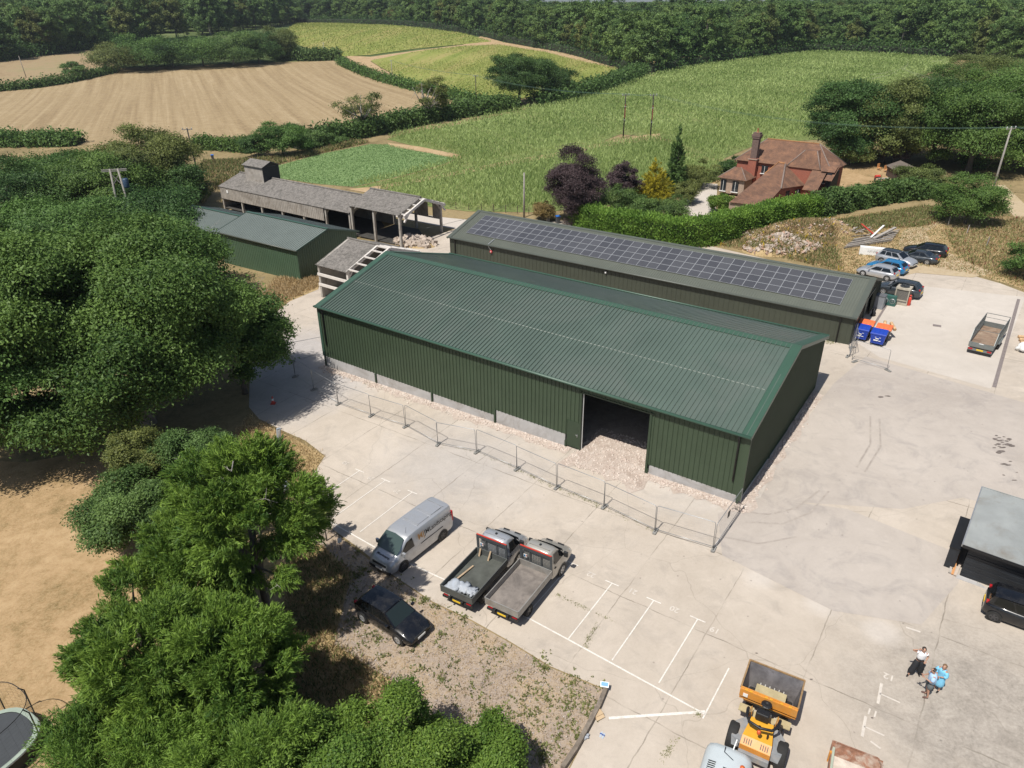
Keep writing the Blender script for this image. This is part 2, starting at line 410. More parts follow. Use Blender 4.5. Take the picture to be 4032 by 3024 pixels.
# ---------------------------------------------------------------- the ground: one sheet to the horizon
def build_ground():
    rs = [0.0] + list(np.geomspace(6, 9000, 150)); A = np.radians(np.concatenate([np.arange(-45, 225, 1.5), np.arange(225, 315, 6)]))
    vs = []; fs = []; n = len(A)
    for r in rs:
        for a in A:
            x, y = r * math.cos(a), r * math.sin(a); vs.append((x, y, Tz(x, y) - (0 if r < 250 else .12)))
    for i in range(len(rs) - 1):
        for k in range(n):
            a = i * n + k; b = i * n + (k + 1) % n; fs.append((a, a + n, b + n, b))
    me = bpy.data.meshes.new('ground'); me.from_pydata(vs, [], fs)
    for m in (m_ground, m_farland): me.materials.append(m)
    mi = []
    for f in fs:
        c = np.mean([vs[j] for j in f], 0); mi.append(1 if math.hypot(c[0], c[1]) > 420 else 0)
    me.polygons.foreach_set('material_index', mi)
    bm = bmesh.new(); bm.from_mesh(me); bmesh.ops.remove_doubles(bm, verts=bm.verts, dist=1e-4); bmesh.ops.recalc_face_normals(bm, faces=bm.faces)
    if sum(f.normal.z for f in bm.faces) < 0: bmesh.ops.reverse_faces(bm, faces=bm.faces)
    bm.to_mesh(me); bm.free(); me.polygons.foreach_set('use_smooth', [True] * len(me.polygons))
    o = bpy.data.objects.new('ground', me); COL.objects.link(o); o['kind'] = 'structure'
build_ground()
def hill(name, d0, d1, a0, a1, h0, seed, mat):
    rg = np.random.default_rng(seed); vs = []; fs = []; na, nr = 120, 10
    ph = rg.uniform(0, 6.28, 8)
    for j in range(nr):
        t = j / (nr - 1); r = d0 + (d1 - d0) * t
        for i in range(na):
            a = math.radians(a0 + (a1 - a0) * i / (na - 1)); x, y = r * math.sin(a), r * math.cos(a)
            e = sum(math.sin(a * (6 + 7 * k) + ph[k]) / (1.5 + k) for k in range(6)) * .25
            z = Tz(x, y) - .5 + h0 * math.sin(t * math.pi * .5) * (1 + e) * (1 if t < .99 else .96) + (rg.uniform(0, 3.5) if t > .3 else 0)
            vs.append((x, y, z))
    for j in range(nr - 1):
        for i in range(na - 1):
            k = j * na + i; fs.append((k, k + na, k + na + 1, k + 1))
    me = bpy.data.meshes.new(name); me.from_pydata(vs, [], fs); me.materials.append(mat)
    bm = bmesh.new(); bm.from_mesh(me); bmesh.ops.recalc_face_normals(bm, faces=bm.faces)
    if sum(f.normal.z for f in bm.faces) < 0: bmesh.ops.reverse_faces(bm, faces=bm.faces)
    bm.to_mesh(me); bm.free()
    o = bpy.data.objects.new(name, me); COL.objects.link(o); o['kind'] = 'structure'
hill('hills', 2300, 4200, -48, 48, 34, 3, m_hillwood)

# ---------------------------------------------------------------- fields (outlines given on the print, then laid on the land)
STUB1 = [(-60, 205), (120, 184), (250, 158), (420, 148), (600, 137), (722, 131), (740, 146), (800, 167), (870, 188), (930, 207), (985, 228), (985, 242), (900, 256), (800, 280), (700, 303), (640, 315), (560, 318), (430, 318), (300, 316), (150, 312), (-60, 300)]
STUB2 = [(-60, 138), (100, 118), (222, 104), (260, 118), (245, 150), (120, 178), (-60, 198)]
CROP_A = [(615, 78), (640, 51), (720, 50), (800, 54), (900, 60), (1000, 72), (1062, 90), (1000, 96), (900, 105), (800, 119), (745, 122), (690, 112), (640, 96)]
CROP_B = [(800, 131), (900, 111), (1000, 100), (1080, 97), (1180, 113), (1340, 150), (1345, 158), (1240, 190), (1120, 214), (1060, 224), (1000, 212), (920, 190), (850, 160)]
MAIZE = [(835, 301), (900, 284), (1000, 268), (1100, 245), (1200, 220), (1280, 205), (1350, 184), (1430, 158), (1530, 140), (1640, 126), (1760, 113), (1900, 118), (2070, 130), (2010, 155), (1900, 200), (1850, 250), (1800, 300), (1700, 306), (1640, 310), (1560, 345), (1480, 330), (1450, 300), (1400, 296), (1340, 290), (1290, 310), (1230, 326), (1100, 347), (980, 372), (880, 392), (800, 408), (762, 406), (870, 382), (960, 358), (998, 341), (920, 322)]
MAIZE2 = [(850, 404), (980, 380), (1100, 356), (1230, 333), (1300, 316), (1400, 306), (1450, 308), (1480, 338), (1560, 352), (1560, 385), (1500, 410), (1430, 430), (1250, 452), (1160, 459), (1010, 457), (930, 447), (860, 432), (815, 418)]
MEADOW = [(586, 362), (700, 332), (800, 312), (838, 313), (900, 326), (985, 343), (955, 355), (870, 379), (762, 404), (690, 398), (600, 385)]
poly_sheet('field', STUB1, m_stubble, .05, 9, label='large harvested stubble field with pale drill lines')
poly_sheet('field', STUB2, m_stubble_far, .06, 12, label='far harvested stubble field below the wood')
poly_sheet('field', CROP_A, m_crop_floor, .12, 10, label='far green crop field on the rise by the wood')
poly_sheet('field', CROP_B, m_crop_floor, .12, 9, label='patchy green and tan crop field behind the round oak')
poly_sheet('field', MAIZE, m_maize_floor, .06, 8, label='soil of the big maize field')
poly_sheet('field', MAIZE2, m_maize_floor, .05, 6, label='soil of the lower maize field')
poly_sheet('field', MEADOW, m_meadow, .05, 5, label='smooth green meadow beside the old concrete barn')
poly_sheet('path', [(740, 120), (800, 123), (1000, 97), (1040, 78), (1090, 92), (1200, 108), (1350, 146), (1345, 160), (1190, 118), (1080, 99), (1000, 103), (800, 133), (850, 162), (920, 192), (1000, 214), (1010, 226), (960, 222), (900, 200), (830, 170), (772, 136)], m_soil, .09, 7)
poly_sheet('path', [(838, 309), (905, 317), (998, 336), (996, 346), (930, 332), (842, 317)], m_soil, .075, 4)
poly_sheet('path', [(745, 409), (800, 405), (980, 372), (1100, 347), (1230, 326), (1300, 308), (1400, 291), (1425, 289), (1430, 305), (1400, 307), (1300, 318), (1230, 334), (1100, 357), (980, 380), (850, 405), (800, 418)], m_soil, .08, 4)
poly_sheet('path', [(2140, 400), (2170, 400), (2212, 440), (2260, 480), (2260, 520), (2200, 478), (2150, 425)], m_track, .04, 4)
poly_sheet('lawn', [(1500, 392), (1560, 385), (1610, 420), (1640, 455), (1800, 430), (1830, 400), (1950, 395), (1960, 375), (1870, 355), (1780, 355), (1600, 365), (1500, 425)], m_lawn, .03, 4)
poly_sheet('path', [(1470, 452), (1475, 470), (1545, 466), (1550, 398), (1520, 396), (1492, 420)], m_patch, .05, 4)
poly_sheet('lawn', [(-300, 980), (60, 1000), (260, 960), (360, 1010), (330, 1150), (330, 1400), (230, 1600), (120, 1800), (-400, 1800)], m_lawn, .03, 2.5)
poly_sheet('path', [(760, 438), (800, 442), (900, 462), (960, 470), (1060, 480), (1250, 505), (1330, 520), (1330, 540), (1150, 520), (1010, 500), (930, 485), (860, 470), (772, 452)], m_patch, .03, 3)
# ---------------------------------------------------------------- the yard
YARD = [(690, 618), (640, 640), (590, 680), (565, 730), (540, 800), (538, 880), (560, 905), (610, 930), (660, 952), (702, 985), (655, 1060), (690, 1110), (720, 1145), (770, 1180), (845, 1240), (935, 1300), (1020, 1340), (1100, 1385), (1190, 1440), (1310, 1490), (1296, 1510), (1262, 1600), (1180, 1760), (2420, 1760), (2420, 760), (2260, 650), (2160, 612), (2080, 590), (1990, 575), (1900, 575), (1820, 600), (1700, 570), (1400, 500), (1240, 475), (1000, 490), (930, 512), (880, 530), (800, 560)]
poly_sheet('yard', YARD, m_yard, .012, 2.5)
YB = .016
poly_sheet('yard', [(1800, 830), (1870, 770), (2212, 870), (2420, 930), (2420, 1180), (2212, 1110), (2080, 1075), (1950, 1100), (1800, 1090), (1640, 1080), (1700, 960)], m_tarmac, YB, 2.5)
poly_sheet('yard', [(1990, 618), (2215, 642), (2140, 840), (1900, 772), (1850, 740), (1880, 700), (1920, 660)], m_patch, YB, 2.5)
poly_sheet('yard', [(1550, 1110), (1640, 1075), (1830, 1100), (2080, 1200), (2070, 1260), (1990, 1350), (1800, 1320), (1560, 1200)], m_tarmac, YB + .004, 2.5)
# drainage channel and drive strip by the trailer
m_channel = M('drain_grating', (.2, .17, .16), .8, var=.3, scale=8)
poly_sheet('yard', [(2197, 646), (2204, 647), (2152, 838), (2143, 836)], m_channel, YB + .006, 1.5)
poly_sheet('yard', [(1915, 655), (1920, 655), (1880, 720), (1874, 719)], m_channel, YB + .006, 1.5)
poly_sheet('ground', [(690, 1120), (760, 1182), (845, 1243), (935, 1303), (1020, 1343), (1100, 1388), (1190, 1443), (1308, 1492), (1294, 1512), (1255, 1605), (1170, 1780), (560, 1780), (560, 1500), (600, 1300), (640, 1150)], m_gravel, .008, 2.0)
poly_sheet('ground', [(560, 1150), (700, 1180), (760, 1240), (720, 1390), (860, 1480), (820, 1560), (560, 1700)], m_verge, .010, 2.0)
poly_sheet('ground', [(640, 950), (700, 985), (650, 1062), (560, 1060), (490, 960), (540, 900)], m_verge, .014, 1.5)
poly_sheet('ground', [(556, 655), (600, 602), (690, 600), (688, 625), (600, 662), (570, 690)], m_verge, .018, 1.5)
poly_sheet('ground', [(1700, 520), (1800, 470), (2000, 445), (2140, 480), (2212, 480), (2260, 560), (2260, 640), (2100, 590), (1990, 574), (1900, 574), (1850, 590), (1750, 570)], m_verge, .018, 2.5)
poly_sheet('path', [(2030, 455), (2000, 470), (1950, 500), (1940, 530), (1990, 572), (2070, 588), (2075, 560), (2010, 520), (2000, 500), (2060, 470), (2070, 455)], m_track, .03, 1.5)
poly_sheet('path', [(1930, 540), (1990, 555), (2080, 560), (2150, 590), (2100, 600), (1980, 590), (1880, 610), (1860, 590)], m_track, .034, 1.5)
# ---------------------------------------------------------------- painted bay lines and numbers
m_paint = M('road_paint', (.7, .665, .61), .8, var=.06, scale=9, dirt=(.55, .5, .45))
m_paint_old = M('worn_road_paint', (.565, .515, .455), .85, var=.1, scale=6, dirt=(.5, .455, .41))
def stripe(mb, a, b, w, mat, off=.03):
    a = Vector(a); b = Vector(b); d = b - a; d.z = 0; n = max(1, int(d.length / 2)); s = Vector((-d.y, d.x, 0)).normalized() * w / 2
    for i in range(n):
        p = a + (b - a) * (i / n); q = a + (b - a) * ((i + 1) / n)
        mb.face([G(*(p - s).xy, off), G(*(q - s).xy, off), G(*(q + s).xy, off), G(*(p + s).xy, off)], mat)
lm = MB()
dirn = Vector((math.cos(math.radians(54.9)), math.sin(math.radians(54.9)), 0))
base = [((-14.6, 38.97), (-8.18, 33.92)), ((-8.18, 33.92), (.89, 27.96)), ((.89, 27.96), (2.78, 26.52)), ((2.78, 26.52), (8.69, 21.94))]
for a, b in base: stripe(lm, (*a, 0), (*b, 0), .085, m_paint)
bays = [(-13.55, 38.3, 4.8), (-11.48, 37.09, 4.75), (-9.52, 35.53, 4.85), (-6.9, 32.95, 4.75), (.62, 28.15, 4.85), (2.78, 26.52, 4.75), (4.85, 25.13, 4.75), (6.89, 23.72, 4.75), (8.5, 21.75, 3.3)]
side = Vector((-dirn.y, dirn.x, 0))
for x, y, L in bays:
    a = Vector((x, y, 0)); b = a + dirn * L
    stripe(lm, a, b, .065, m_paint)
    if L > 4: stripe(lm, b - side * .42, b + side * .42, .07, m_paint)
stripe(lm, (4.3, 21.91, 0), (8.7, 22.1, 0), .14, m_paint)
# the row of bays by the dark tarmac, very worn
for px, py in ((1922, 1507), (1888, 1578)):
    a = at(px - 22, py - 8); b = at(px + 22, py + 12); stripe(lm, a, b, .08, m_paint_old); c = at(px - 18, py - 30); d = at(px - 26, py + 14); stripe(lm, c, d, .12, m_paint_old)
a = at(1957, 1356); b = at(1988, 1366); stripe(lm, a, b, .12, m_paint_old)
a = at(1880, 1602); stripe(lm, a, at(1902, 1618), .09, m_paint_old)
o = lm.build('road_marking'); tag(o, kind='structure', label='white painted bay lines on the concrete yard')
def number(txt, px, py, size, rz, mat=m_paint_old):
    cu = bpy.data.curves.new('bay_number', 'FONT'); cu.body = txt; cu.size = size; cu.align_x = 'CENTER'; cu.align_y = 'CENTER'; cu.offset = .012
    t = bpy.data.objects.new('bay_number', cu); me = bpy.data.meshes.new_from_object(t); bpy.data.objects.remove(t)
    R = Matrix.Rotation(rz, 3, 'Z'); c = at(px, py)
    for v in me.vertices:
        p = R @ v.co; v.co = (*(G(c.x + p.x, c.y + p.y, .034)),)
    me.materials.append(mat)
    o = bpy.data.objects.new('bay_number', me); COL.objects.link(o); o['kind'] = 'structure'; o['label'] = 'painted bay number ' + txt
rzn = math.radians(54.9 + 90)
for txt, px, py in (('30', 747, 1001), ('29', 801, 1034), ('28', 858, 1062), ('26', 957, 1110), ('22', 1277, 1242), ('21', 1367, 1278), ('20', 1457, 1317), ('19', 1544, 1362), ('11', 1884, 1540)):
    number(txt, px, py, .5, rzn)
number('12', 1920, 1463, .5, rzn)

# tyre scuffs and oil spots on the concrete
m_scuff = M('tyre_scuff', (.34, .3, .265), .9, var=.15, scale=3, dirt=(.42, .375, .33)); m_oil = M('oil_stain', (.15, .125, .11), .7, var=.3, scale=4)
sm = MB()
for pts in ([(1600, 1105), (1660, 1112), (1720, 1098), (1770, 1060)], [(1610, 1128), (1690, 1132), (1750, 1108), (1790, 1062)], [(1560, 1160), (1640, 1175), (1720, 1160)], [(1880, 900), (1880, 960), (1850, 1010)], [(1900, 905), (1902, 965), (1868, 1020)]):
    P_ = [at(*p) for p in pts]
    for a_, b_ in zip(P_, P_[1:]): stripe(sm, a_, b_, .13, m_scuff, .029)
rgs = np.random.default_rng(12)
for px, py, n_ in ((2165, 945, 9), (2170, 960, 9), (2172, 1005, 3), (2180, 1030, 3), (2150, 970, 5), (1905, 850, 3), (1880, 1555, 1), (1760, 1465, 1), (1635, 1420, 1)):
    for k in range(n_):
        c_ = at(px + rgs.uniform(-18, 18), py + rgs.uniform(-9, 9)); q_ = rgs.uniform(.06, .26); e_ = rgs.uniform(.3, .8)
        sm.face([G(c_.x + q_ * math.cos(w) * rgs.uniform(.7, 1.2), c_.y + q_ * e_ * math.sin(w) * rgs.uniform(.7, 1.2), .031) for w in np.linspace(0, 5.6, 9)], m_oil)
tag(sm.build('yard_stains'), kind='structure', label='tyre scuffs and oil spots on the yard')
# ---------------------------------------------------------------- building materials
m_groof = M('green_sheet_roof', (.086, .118, .096), .3, var=.1, scale=.35, spec=.6, coat=.6, dirt=(.105, .13, .11))
m_gtrim = M('green_trim', (.042, .09, .062), .4, var=.05, scale=1)
m_gwall = M('green_sheet_wall', (.047, .07, .041), .5, var=.08, scale=.7, spec=.4)
m_gdark = M('dark_green_door', (.03, .05, .028), .5, var=.05)
m_fixing = M('pale_fixings', (.24, .27, .24), .6)
m_black = M('black_plastic', (.012, .012, .013), .5, var=.1)
m_conc = M('precast_concrete', (.40, .39, .385), .85, var=.1, scale=1.2, dirt=(.30, .28, .26))
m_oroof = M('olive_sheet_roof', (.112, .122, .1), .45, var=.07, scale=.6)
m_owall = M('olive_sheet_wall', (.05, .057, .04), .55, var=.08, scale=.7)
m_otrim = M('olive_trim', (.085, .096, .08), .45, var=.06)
m_white = M('white_paint', (.78, .78, .76), .5, var=.04)
m_steel = M('galvanised_steel', (.42, .43, .44), .42, .6, var=.12, scale=6)
m_fibre = M('fibre_cement', (.185, .17, .155), .95, var=.35, scale=3.5, dirt=(.09, .085, .075), bmp=.5)
m_cladding = M('weathered_boarding', (.33, .30, .265), .9, var=.18, scale=1.4, dirt=(.2, .17, .14))
m_oldconc = M('old_concrete_frame', (.36, .335, .30), .9, var=.15, scale=2.5, dirt=(.24, .21, .18))
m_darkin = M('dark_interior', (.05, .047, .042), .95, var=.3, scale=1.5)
m_rubble = ground_mat('crushed_rubble', [(.34, (.33, .26, .215)), (.5, (.5, .42, .36)), (.66, (.62, .56, .5))], 1.2, 9, fine=(22, (.28, .23, .2), .6), bmp=.9)
m_shedroof = M('grey_felt_roof', (.27, .285, .28), .75, var=.12, scale=.8, dirt=(.2, .185, .16))
m_blackboard = M('black_boarding', (.016, .019, .024), .6, var=.25, scale=2.0)

def ribs(mb, o, along, up, L, S, pitch, w, h, mat, off=0.0):
    """raised ribs of profiled sheet: o corner, along = unit vector across, up = unit vector along each rib"""
    o = Vector(o); a = Vector(along).normalized(); u = Vector(up).normalized(); n = a.cross(u)
    k = int((L - off) / pitch)
    for i in range(k + 1):
        p = o + a * (off + i * pitch)
        if off + i * pitch + w > L: break
        q = [p, p + a * w, p + a * w * .94 + n * h, p + a * w * .06 + n * h]
        r = [x + u * S for x in q]
        mb.mesh(q + r, [(0, 4, 5, 1), (1, 5, 6, 2), (2, 6, 7, 3), (3, 7, 4, 0), (0, 1, 2, 3), (4, 7, 6, 5)], mat)
def gable_frame(q):
    x, y, yaw, L = q[:4]
    return (x - math.cos(yaw) * L, y - math.sin(yaw) * L, yaw)
def slope(L, W, he, hr, ov, xo=.15, th=.05, x0=0.0):
    """front and back roof planes as corner lists; y=0 front eave"""
    s = (hr - he) / (W / 2)
    f = [(x0 - xo, -ov, he - s * ov), (L + xo, -ov, he - s * ov), (L + xo, W / 2, hr), (x0 - xo, W / 2, hr)]
    b = [(L + xo, W + ov, he - s * ov), (x0 - xo, W + ov, he - s * ov), (x0 - xo, W / 2, hr), (L + xo, W / 2, hr)]
    return f, b
def wall_ribs(mb, a, b, z0, z1, pitch, mat, w=.06, h=.03, skip=()):
    a = Vector(a); b = Vector(b); d = (b - a); L = d.length; d.normalize()
    x = .12
    while x < L - .1:
        top = z1(x) if callable(z1) else z1
        if not any(s0 <= x <= s1 for s0, s1 in skip):
            lo = z0(x) if callable(z0) else z0
            ribs(mb, a + d * x + Vector((0, 0, lo)), d, (0, 0, 1), w + .001, top - lo, 10, w, h, mat)
        x += pitch

# ---------------------------------------------------------------- main green barn
L, W, he, hr = 38.3, 18.02, 5.1, 7.61
bx, by, byaw = gable_frame((14.352, 37.161, YAW, L))
barn = thing('barn', 'big dark green steel barn with ribbed roof and open vehicle doorway', 'barn', (bx, by, 0), YAW)
f, b = slope(L, W, he, hr, .22)
mb = MB(); mb.slab(f, .05, m_groof); mb.slab(b, .05, m_groof)
sl = math.hypot(W / 2 + .22, (hr - he) * (1 + .22 / (W / 2))); up = (Vector(f[3]) - Vector(f[0])).normalized(); upb = (Vector(b[3]) - Vector(b[0])).normalized()
ribs(mb, f[0], (1, 0, 0), up, L + .3, sl - .05, 1 / 3, .055, .08, m_groof, .3)
ribs(mb, b[0], (-1, 0, 0), upb, L + .3, sl - .05, 1 / 3, .09, .028, m_groof, .3)
# lapped sheet joint: a faint pale line of fixings across the slope
s = (hr - he) / (W / 2)
for k in range(int(L * 3)):
    x = .1 + k / 3; mb.box((x + .2, 4.1, he + s * 4.1 + .012), (.22, .06, .014), m_fixing, M=Matrix.Rotation(math.atan(s), 3, 'X'))
mb.build('roof', barn)
mb = MB()
mb.slab([(-.16, W / 2 - .42, hr - s * .42 + .06), (L + .16, W / 2 - .42, hr - s * .42 + .06), (L + .16, W / 2, hr + .075), (-.16, W / 2, hr + .075)], .03, m_gtrim)
mb.slab([(L + .16, W / 2 + .42, hr - s * .42 + .06), (-.16, W / 2 + .42, hr - s * .42 + .06), (-.16, W / 2, hr + .075), (L + .16, W / 2, hr + .075)], .03, m_gtrim)
mb.build('ridge_cap', barn)
mb = MB()
for x in (-.2, L + .2):
    i = -1 if x > 1 else 1; mb = MB()
    for (y0, z0, y1, z1) in ((-.24, he - s * .24, W / 2, hr), (W + .24, he - s * .24, W / 2, hr)):
        A = Vector((x, y0, z0)); B = Vector((x, y1, z1)); w = Vector((i * .62, 0, 0))
        q = [A + Vector((0, 0, .07)), A + w + Vector((0, 0, .07)), B + w + Vector((0, 0, .09)), B + Vector((0, 0, .09))]
        mb.slab(q if (q[1] - q[0]).cross(q[2] - q[0]).z > 0 else q[::-1], .03, m_gtrim)
        mb.beam(A + Vector((0, 0, -.06)), B + Vector((0, 0, -.06)), .035, .26, m_gtrim)
    mb.build('verge_trim', barn)
mb = MB(); mb.tube([(-.2, -.33, he - .02), (L + .2, -.33, he - .02)], .085, m_gtrim, 8); mb.box((L / 2, -.27, he + .04), (L + .4, .1, .05), m_gtrim)
mb.tube([(-.2, W + .33, he - .02), (L + .2, W + .33, he - .02)], .085, m_gtrim, 8)
mb.build('gutter', barn, smooth=True)
for x in (.55, 37.79):
    mb = MB(); mb.tube([(x, -.33, he - .1), (x, -.12, he - .4), (x, -.1, 1.6 if x > 1 else 1.5)], .06, m_black, 8); mb.build('downpipe', barn, smooth=True)
# walls
def clad(x):
    return .24 if x < 19.2 else .74 if x < 25.55 else .58
OP0, OP1, OPT = 26.68, 31.85, 4.5
mb = MB()
for x0, x1, z0, z1 in ((0, 19.2, .24, he), (19.2, 25.55, .74, he), (25.55, 26.62, 2.02, he), (26.62, 31.9, OPT, he), (31.9, L, .58, he)):
    mb.box(((x0 + x1) / 2, .03, (z0 + z1) / 2), (x1 - x0, .06, z1 - z0), m_gwall)
wall_ribs(mb, (0, 0, 0), (L, 0, 0), lambda x: (OPT if 26.5 < x < 31.95 else 2.02 if 25.5 < x <= 26.5 else clad(x)), he - .02, 1 / 3, m_gwall, .045, .05)
for x, i in ((0, 1), (L, -1)):               # gable ends
    zl = .3
    pts = [(0, zl), (W, zl), (W, he), (W / 2, hr - .03), (0, he)]
    vs = [(x, y, z) for y, z in pts] + [(x + i * .06, y, z) for y, z in pts]
    mb.mesh(vs, [(0, 1, 2, 3, 4), (9, 8, 7, 6, 5)] + [(k, 5 + k, 5 + (k + 1) % 5, (k + 1) % 5) for k in range(5)], m_gwall)
gz = lambda y: he - .05 + (hr - he) * (1 - abs(y - W / 2) / (W / 2))
wall_ribs(mb, (L, 0, 0), (L, W, 0), .3, gz, 1 / 4, m_gwall, .06, .05)
wall_ribs(mb, (0, W, 0), (0, 0, 0), .3, gz, 1 / 3, m_gwall, .05, .032)
mb.box((L / 2, W - .03, he / 2 + .2), (L, .06, he - .4), m_gwall)
mb.build('wall', barn)
mb = MB()
for x in (-.012, L + .012):
    mb = MB(); mb.box((x, -.012, he / 2 + .1), (.3 if x < 1 else .34, .1, he - .3), m_gtrim if x < 1 else m_gwall); mb.build('corner_trim', barn)
mb = MB(); mb.box((L + .045, W / 2, .3), (.05, W, .06), m_gtrim); mb.build('base_flashing', barn)
mb = MB()
for i in range(6):                            # concrete panels between the stanchions
    x0, x1 = i * 6.383 + .13, (i + 1) * 6.383 - .13
    if i == 4: continue
    if i == 5: x0 = 32.1
    if i == 3: x1 = 25.45
    top = clad((x0 + x1) / 2) - .02; mb = MB(); mb.box(((x0 + x1) / 2, .06, (top - 1.4) / 2), (x1 - x0, .14, top + 1.4), m_conc); mb.build('plinth', barn)
for j in range(3):
    y0, y1 = j * 6.0 + .12, (j + 1) * 6.0 - .12; mb = MB(); mb.box((L - .01, (y0 + y1) / 2, -.25), (.16, y1 - y0, 1.08), m_conc); mb.build('plinth', barn)
    mb = MB(); mb.box((.01, (y0 + y1) / 2, -.35), (.16, y1 - y0, 1.28), m_conc); mb.build('plinth', barn)
mb = MB()
for i in range(7):
    x = min(max(i * 6.383, .05), L - .05); x = {4: 25.53, 5: 31.99}.get(i, x); mb = MB(); mb.box((x, -.02, -.25 if i != 3 else .0), (.16, .12, 1.0 if i != 3 else 1.6), m_gdark); mb.build('stanchion', barn)
for j in range(1, 4): mb = MB(); mb.box((L + .06, min(j * 6.0, W - .06), -.05), (.1, .14, .9), m_gdark); mb.build('stanchion', barn)
mb = MB(); mb.box(((25.6 + 26.6) / 2, -.015, .95), (1.0, .05, 2.14), m_gdark); dr = mb.build('door', barn)
mb = MB(); mb.box((26.48, -.075, .95), (.04, .05, .2), m_steel); mb.box((26.42, -.095, 1.0), (.16, .03, .03), m_steel); mb.build('handle', dr)
mb = MB()
mb.box((OP0 - .05, .1, OPT / 2 - .2), (.16, .3, OPT + .6), m_gdark); mb.box((OP0 + .05, .2, OPT / 2 - .2), (.05, .06, OPT + .4), m_white)
mb.box((OP1 - .03, .2, OPT / 2 - .3), (.05, .06, OPT + .4), m_white); mb.box((OP1 + .06, .06, OPT / 2 - .2), (.16, .26, OPT + .6), m_gdark); mb.box(((OP0 + OP1) / 2, .05, OPT + .02), (OP1 - OP0 + .5, .2, .1), m_gdark)
mb.build('doorway_frame', barn)
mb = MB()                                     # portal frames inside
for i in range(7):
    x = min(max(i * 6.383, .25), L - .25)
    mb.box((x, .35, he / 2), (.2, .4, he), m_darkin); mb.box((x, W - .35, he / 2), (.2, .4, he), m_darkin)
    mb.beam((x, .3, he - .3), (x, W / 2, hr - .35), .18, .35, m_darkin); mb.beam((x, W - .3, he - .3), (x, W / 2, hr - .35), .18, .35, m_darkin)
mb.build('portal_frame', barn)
# rubble floor within and around
def local(yawf, p, x, y):
    c, s_ = math.cos(yawf), math.sin(yawf); return (p[0] + c * x - s_ * y, p[1] + s_ * x + c * y)
BL = lambda x, y: local(YAW, (bx, by), x, y)
def rubble_sheet(pts, off): return poly_sheet('ground', [BL(*p) for p in pts], m_rubble, off, 1.5, img=False)
rubble_sheet([(.2, .2), (L - .2, .2), (L - .2, W - .2), (.2, W - .2)], .03)
rg = np.random.default_rng(3)
def wob(a, b, amp, n=14):
    return [(a[0] + (b[0] - a[0]) * i / n, a[1] + (b[1] - a[1]) * i / n - abs(rg.normal()) * amp) for i in range(n + 1)]
rubble_sheet(wob((26.2, -1.5), (32.6, -1.7), .35, 10) + [(32.2, .3), (26.6, .3)], .034)
rubble_sheet(wob((-.3, -.5), (26.0, -.7), .28, 40) + [(26, .1), (-.3, .1)], .03)
rubble_sheet(wob((32, -.6), (38.9, -.7), .25, 14) + [(38.9, .1), (32, .1)], .03)
rubble_sheet([(38.2, -.8)] + [(38.9 + abs(rg.normal()) * .3, y) for y in np.linspace(-.6, 17, 22)] + [(38.2, 17.4)], .03)

# ---------------------------------------------------------------- solar barn
L2, W2, he2, hr2, zb2 = 46.61, 12.361, 2.683, 4.586, .797
sx, sy, syaw = gable_frame((30.698, 59.649, math.radians(-34.89), L2))
sb = thing('barn', 'long low olive barn with rows of solar panels on its roof', 'barn', (sx, sy, zb2), syaw)
f, b = slope(L2, W2, he2, hr2, .22)
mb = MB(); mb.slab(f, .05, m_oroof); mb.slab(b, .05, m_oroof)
sl2 = (Vector(f[3]) - Vector(f[0])).length
ribs(mb, f[0], (1, 0, 0), Vector(f[3]) - Vector(f[0]), L2 + .3, sl2 - .05, .25, .09, .035, m_oroof, .5)
ribs(mb, b[0], (-1, 0, 0), Vector(b[3]) - Vector(b[0]), L2 + .3, sl2 - .05, .25, .09, .035, m_oroof, .5)
mb.build('roof', sb)
s2 = (hr2 - he2) / (W2 / 2)
mb = MB()
mb.slab([(-.16, W2 / 2 - .3, hr2 - s2 * .3 + .06), (L2 + .16, W2 / 2 - .3, hr2 - s2 * .3 + .06), (L2 + .16, W2 / 2, hr2 + .07), (-.16, W2 / 2, hr2 + .07)], .03, m_otrim)
mb.slab([(L2 + .16, W2 / 2 + .3, hr2 - s2 * .3 + .06), (-.16, W2 / 2 + .3, hr2 - s2 * .3 + .06), (-.16, W2 / 2, hr2 + .07), (L2 + .16, W2 / 2, hr2 + .07)], .03, m_otrim)
mb.build('ridge_cap', sb)
mb = MB()
for x, i in ((-.2, 1), (L2 + .2, -1)):
    mb = MB()
    for (y0, z0, y1, z1) in ((-.24, he2 - s2 * .24, W2 / 2, hr2), (W2 + .24, he2 - s2 * .24, W2 / 2, hr2)):
        A = Vector((x, y0, z0)); B = Vector((x, y1, z1)); w = Vector((i * .5, 0, 0))
        q = [A + Vector((0, 0, .06)), A + w + Vector((0, 0, .06)), B + w + Vector((0, 0, .085)), B + Vector((0, 0, .085))]
        mb.slab(q if (q[1] - q[0]).cross(q[2] - q[0]).z > 0 else q[::-1], .03, m_otrim); mb.beam(A - Vector((0, 0, .05)), B - Vector((0, 0, .05)), .035, .24, m_otrim)
    mb.build('verge_trim', sb)
mb = MB(); mb.tube([(-.2, -.32, he2 - .03), (L2 + .2, -.32, he2 - .03)], .08, m_otrim, 8); mb.box((L2 / 2, -.26, he2 + .02), (L2 + .4, .09, .06), m_otrim); mb.build('gutter', sb, smooth=True)
for x in (.87, 45.47):
    mb = MB(); mb.tube([(x, -.3, he2 - .1), (x, -.09, he2 - .35), (x, -.08, -.6)], .065, m_black, 8); mb.build('downpipe', sb, smooth=True)
mb = MB()
mb.box((L2 / 2, .03, he2 / 2 - .6), (L2, .06, he2 + 1.2), m_owall); mb.box((L2 / 2, W2 - .03, he2 / 2 - .6), (L2, .06, he2 + 1.2), m_owall)
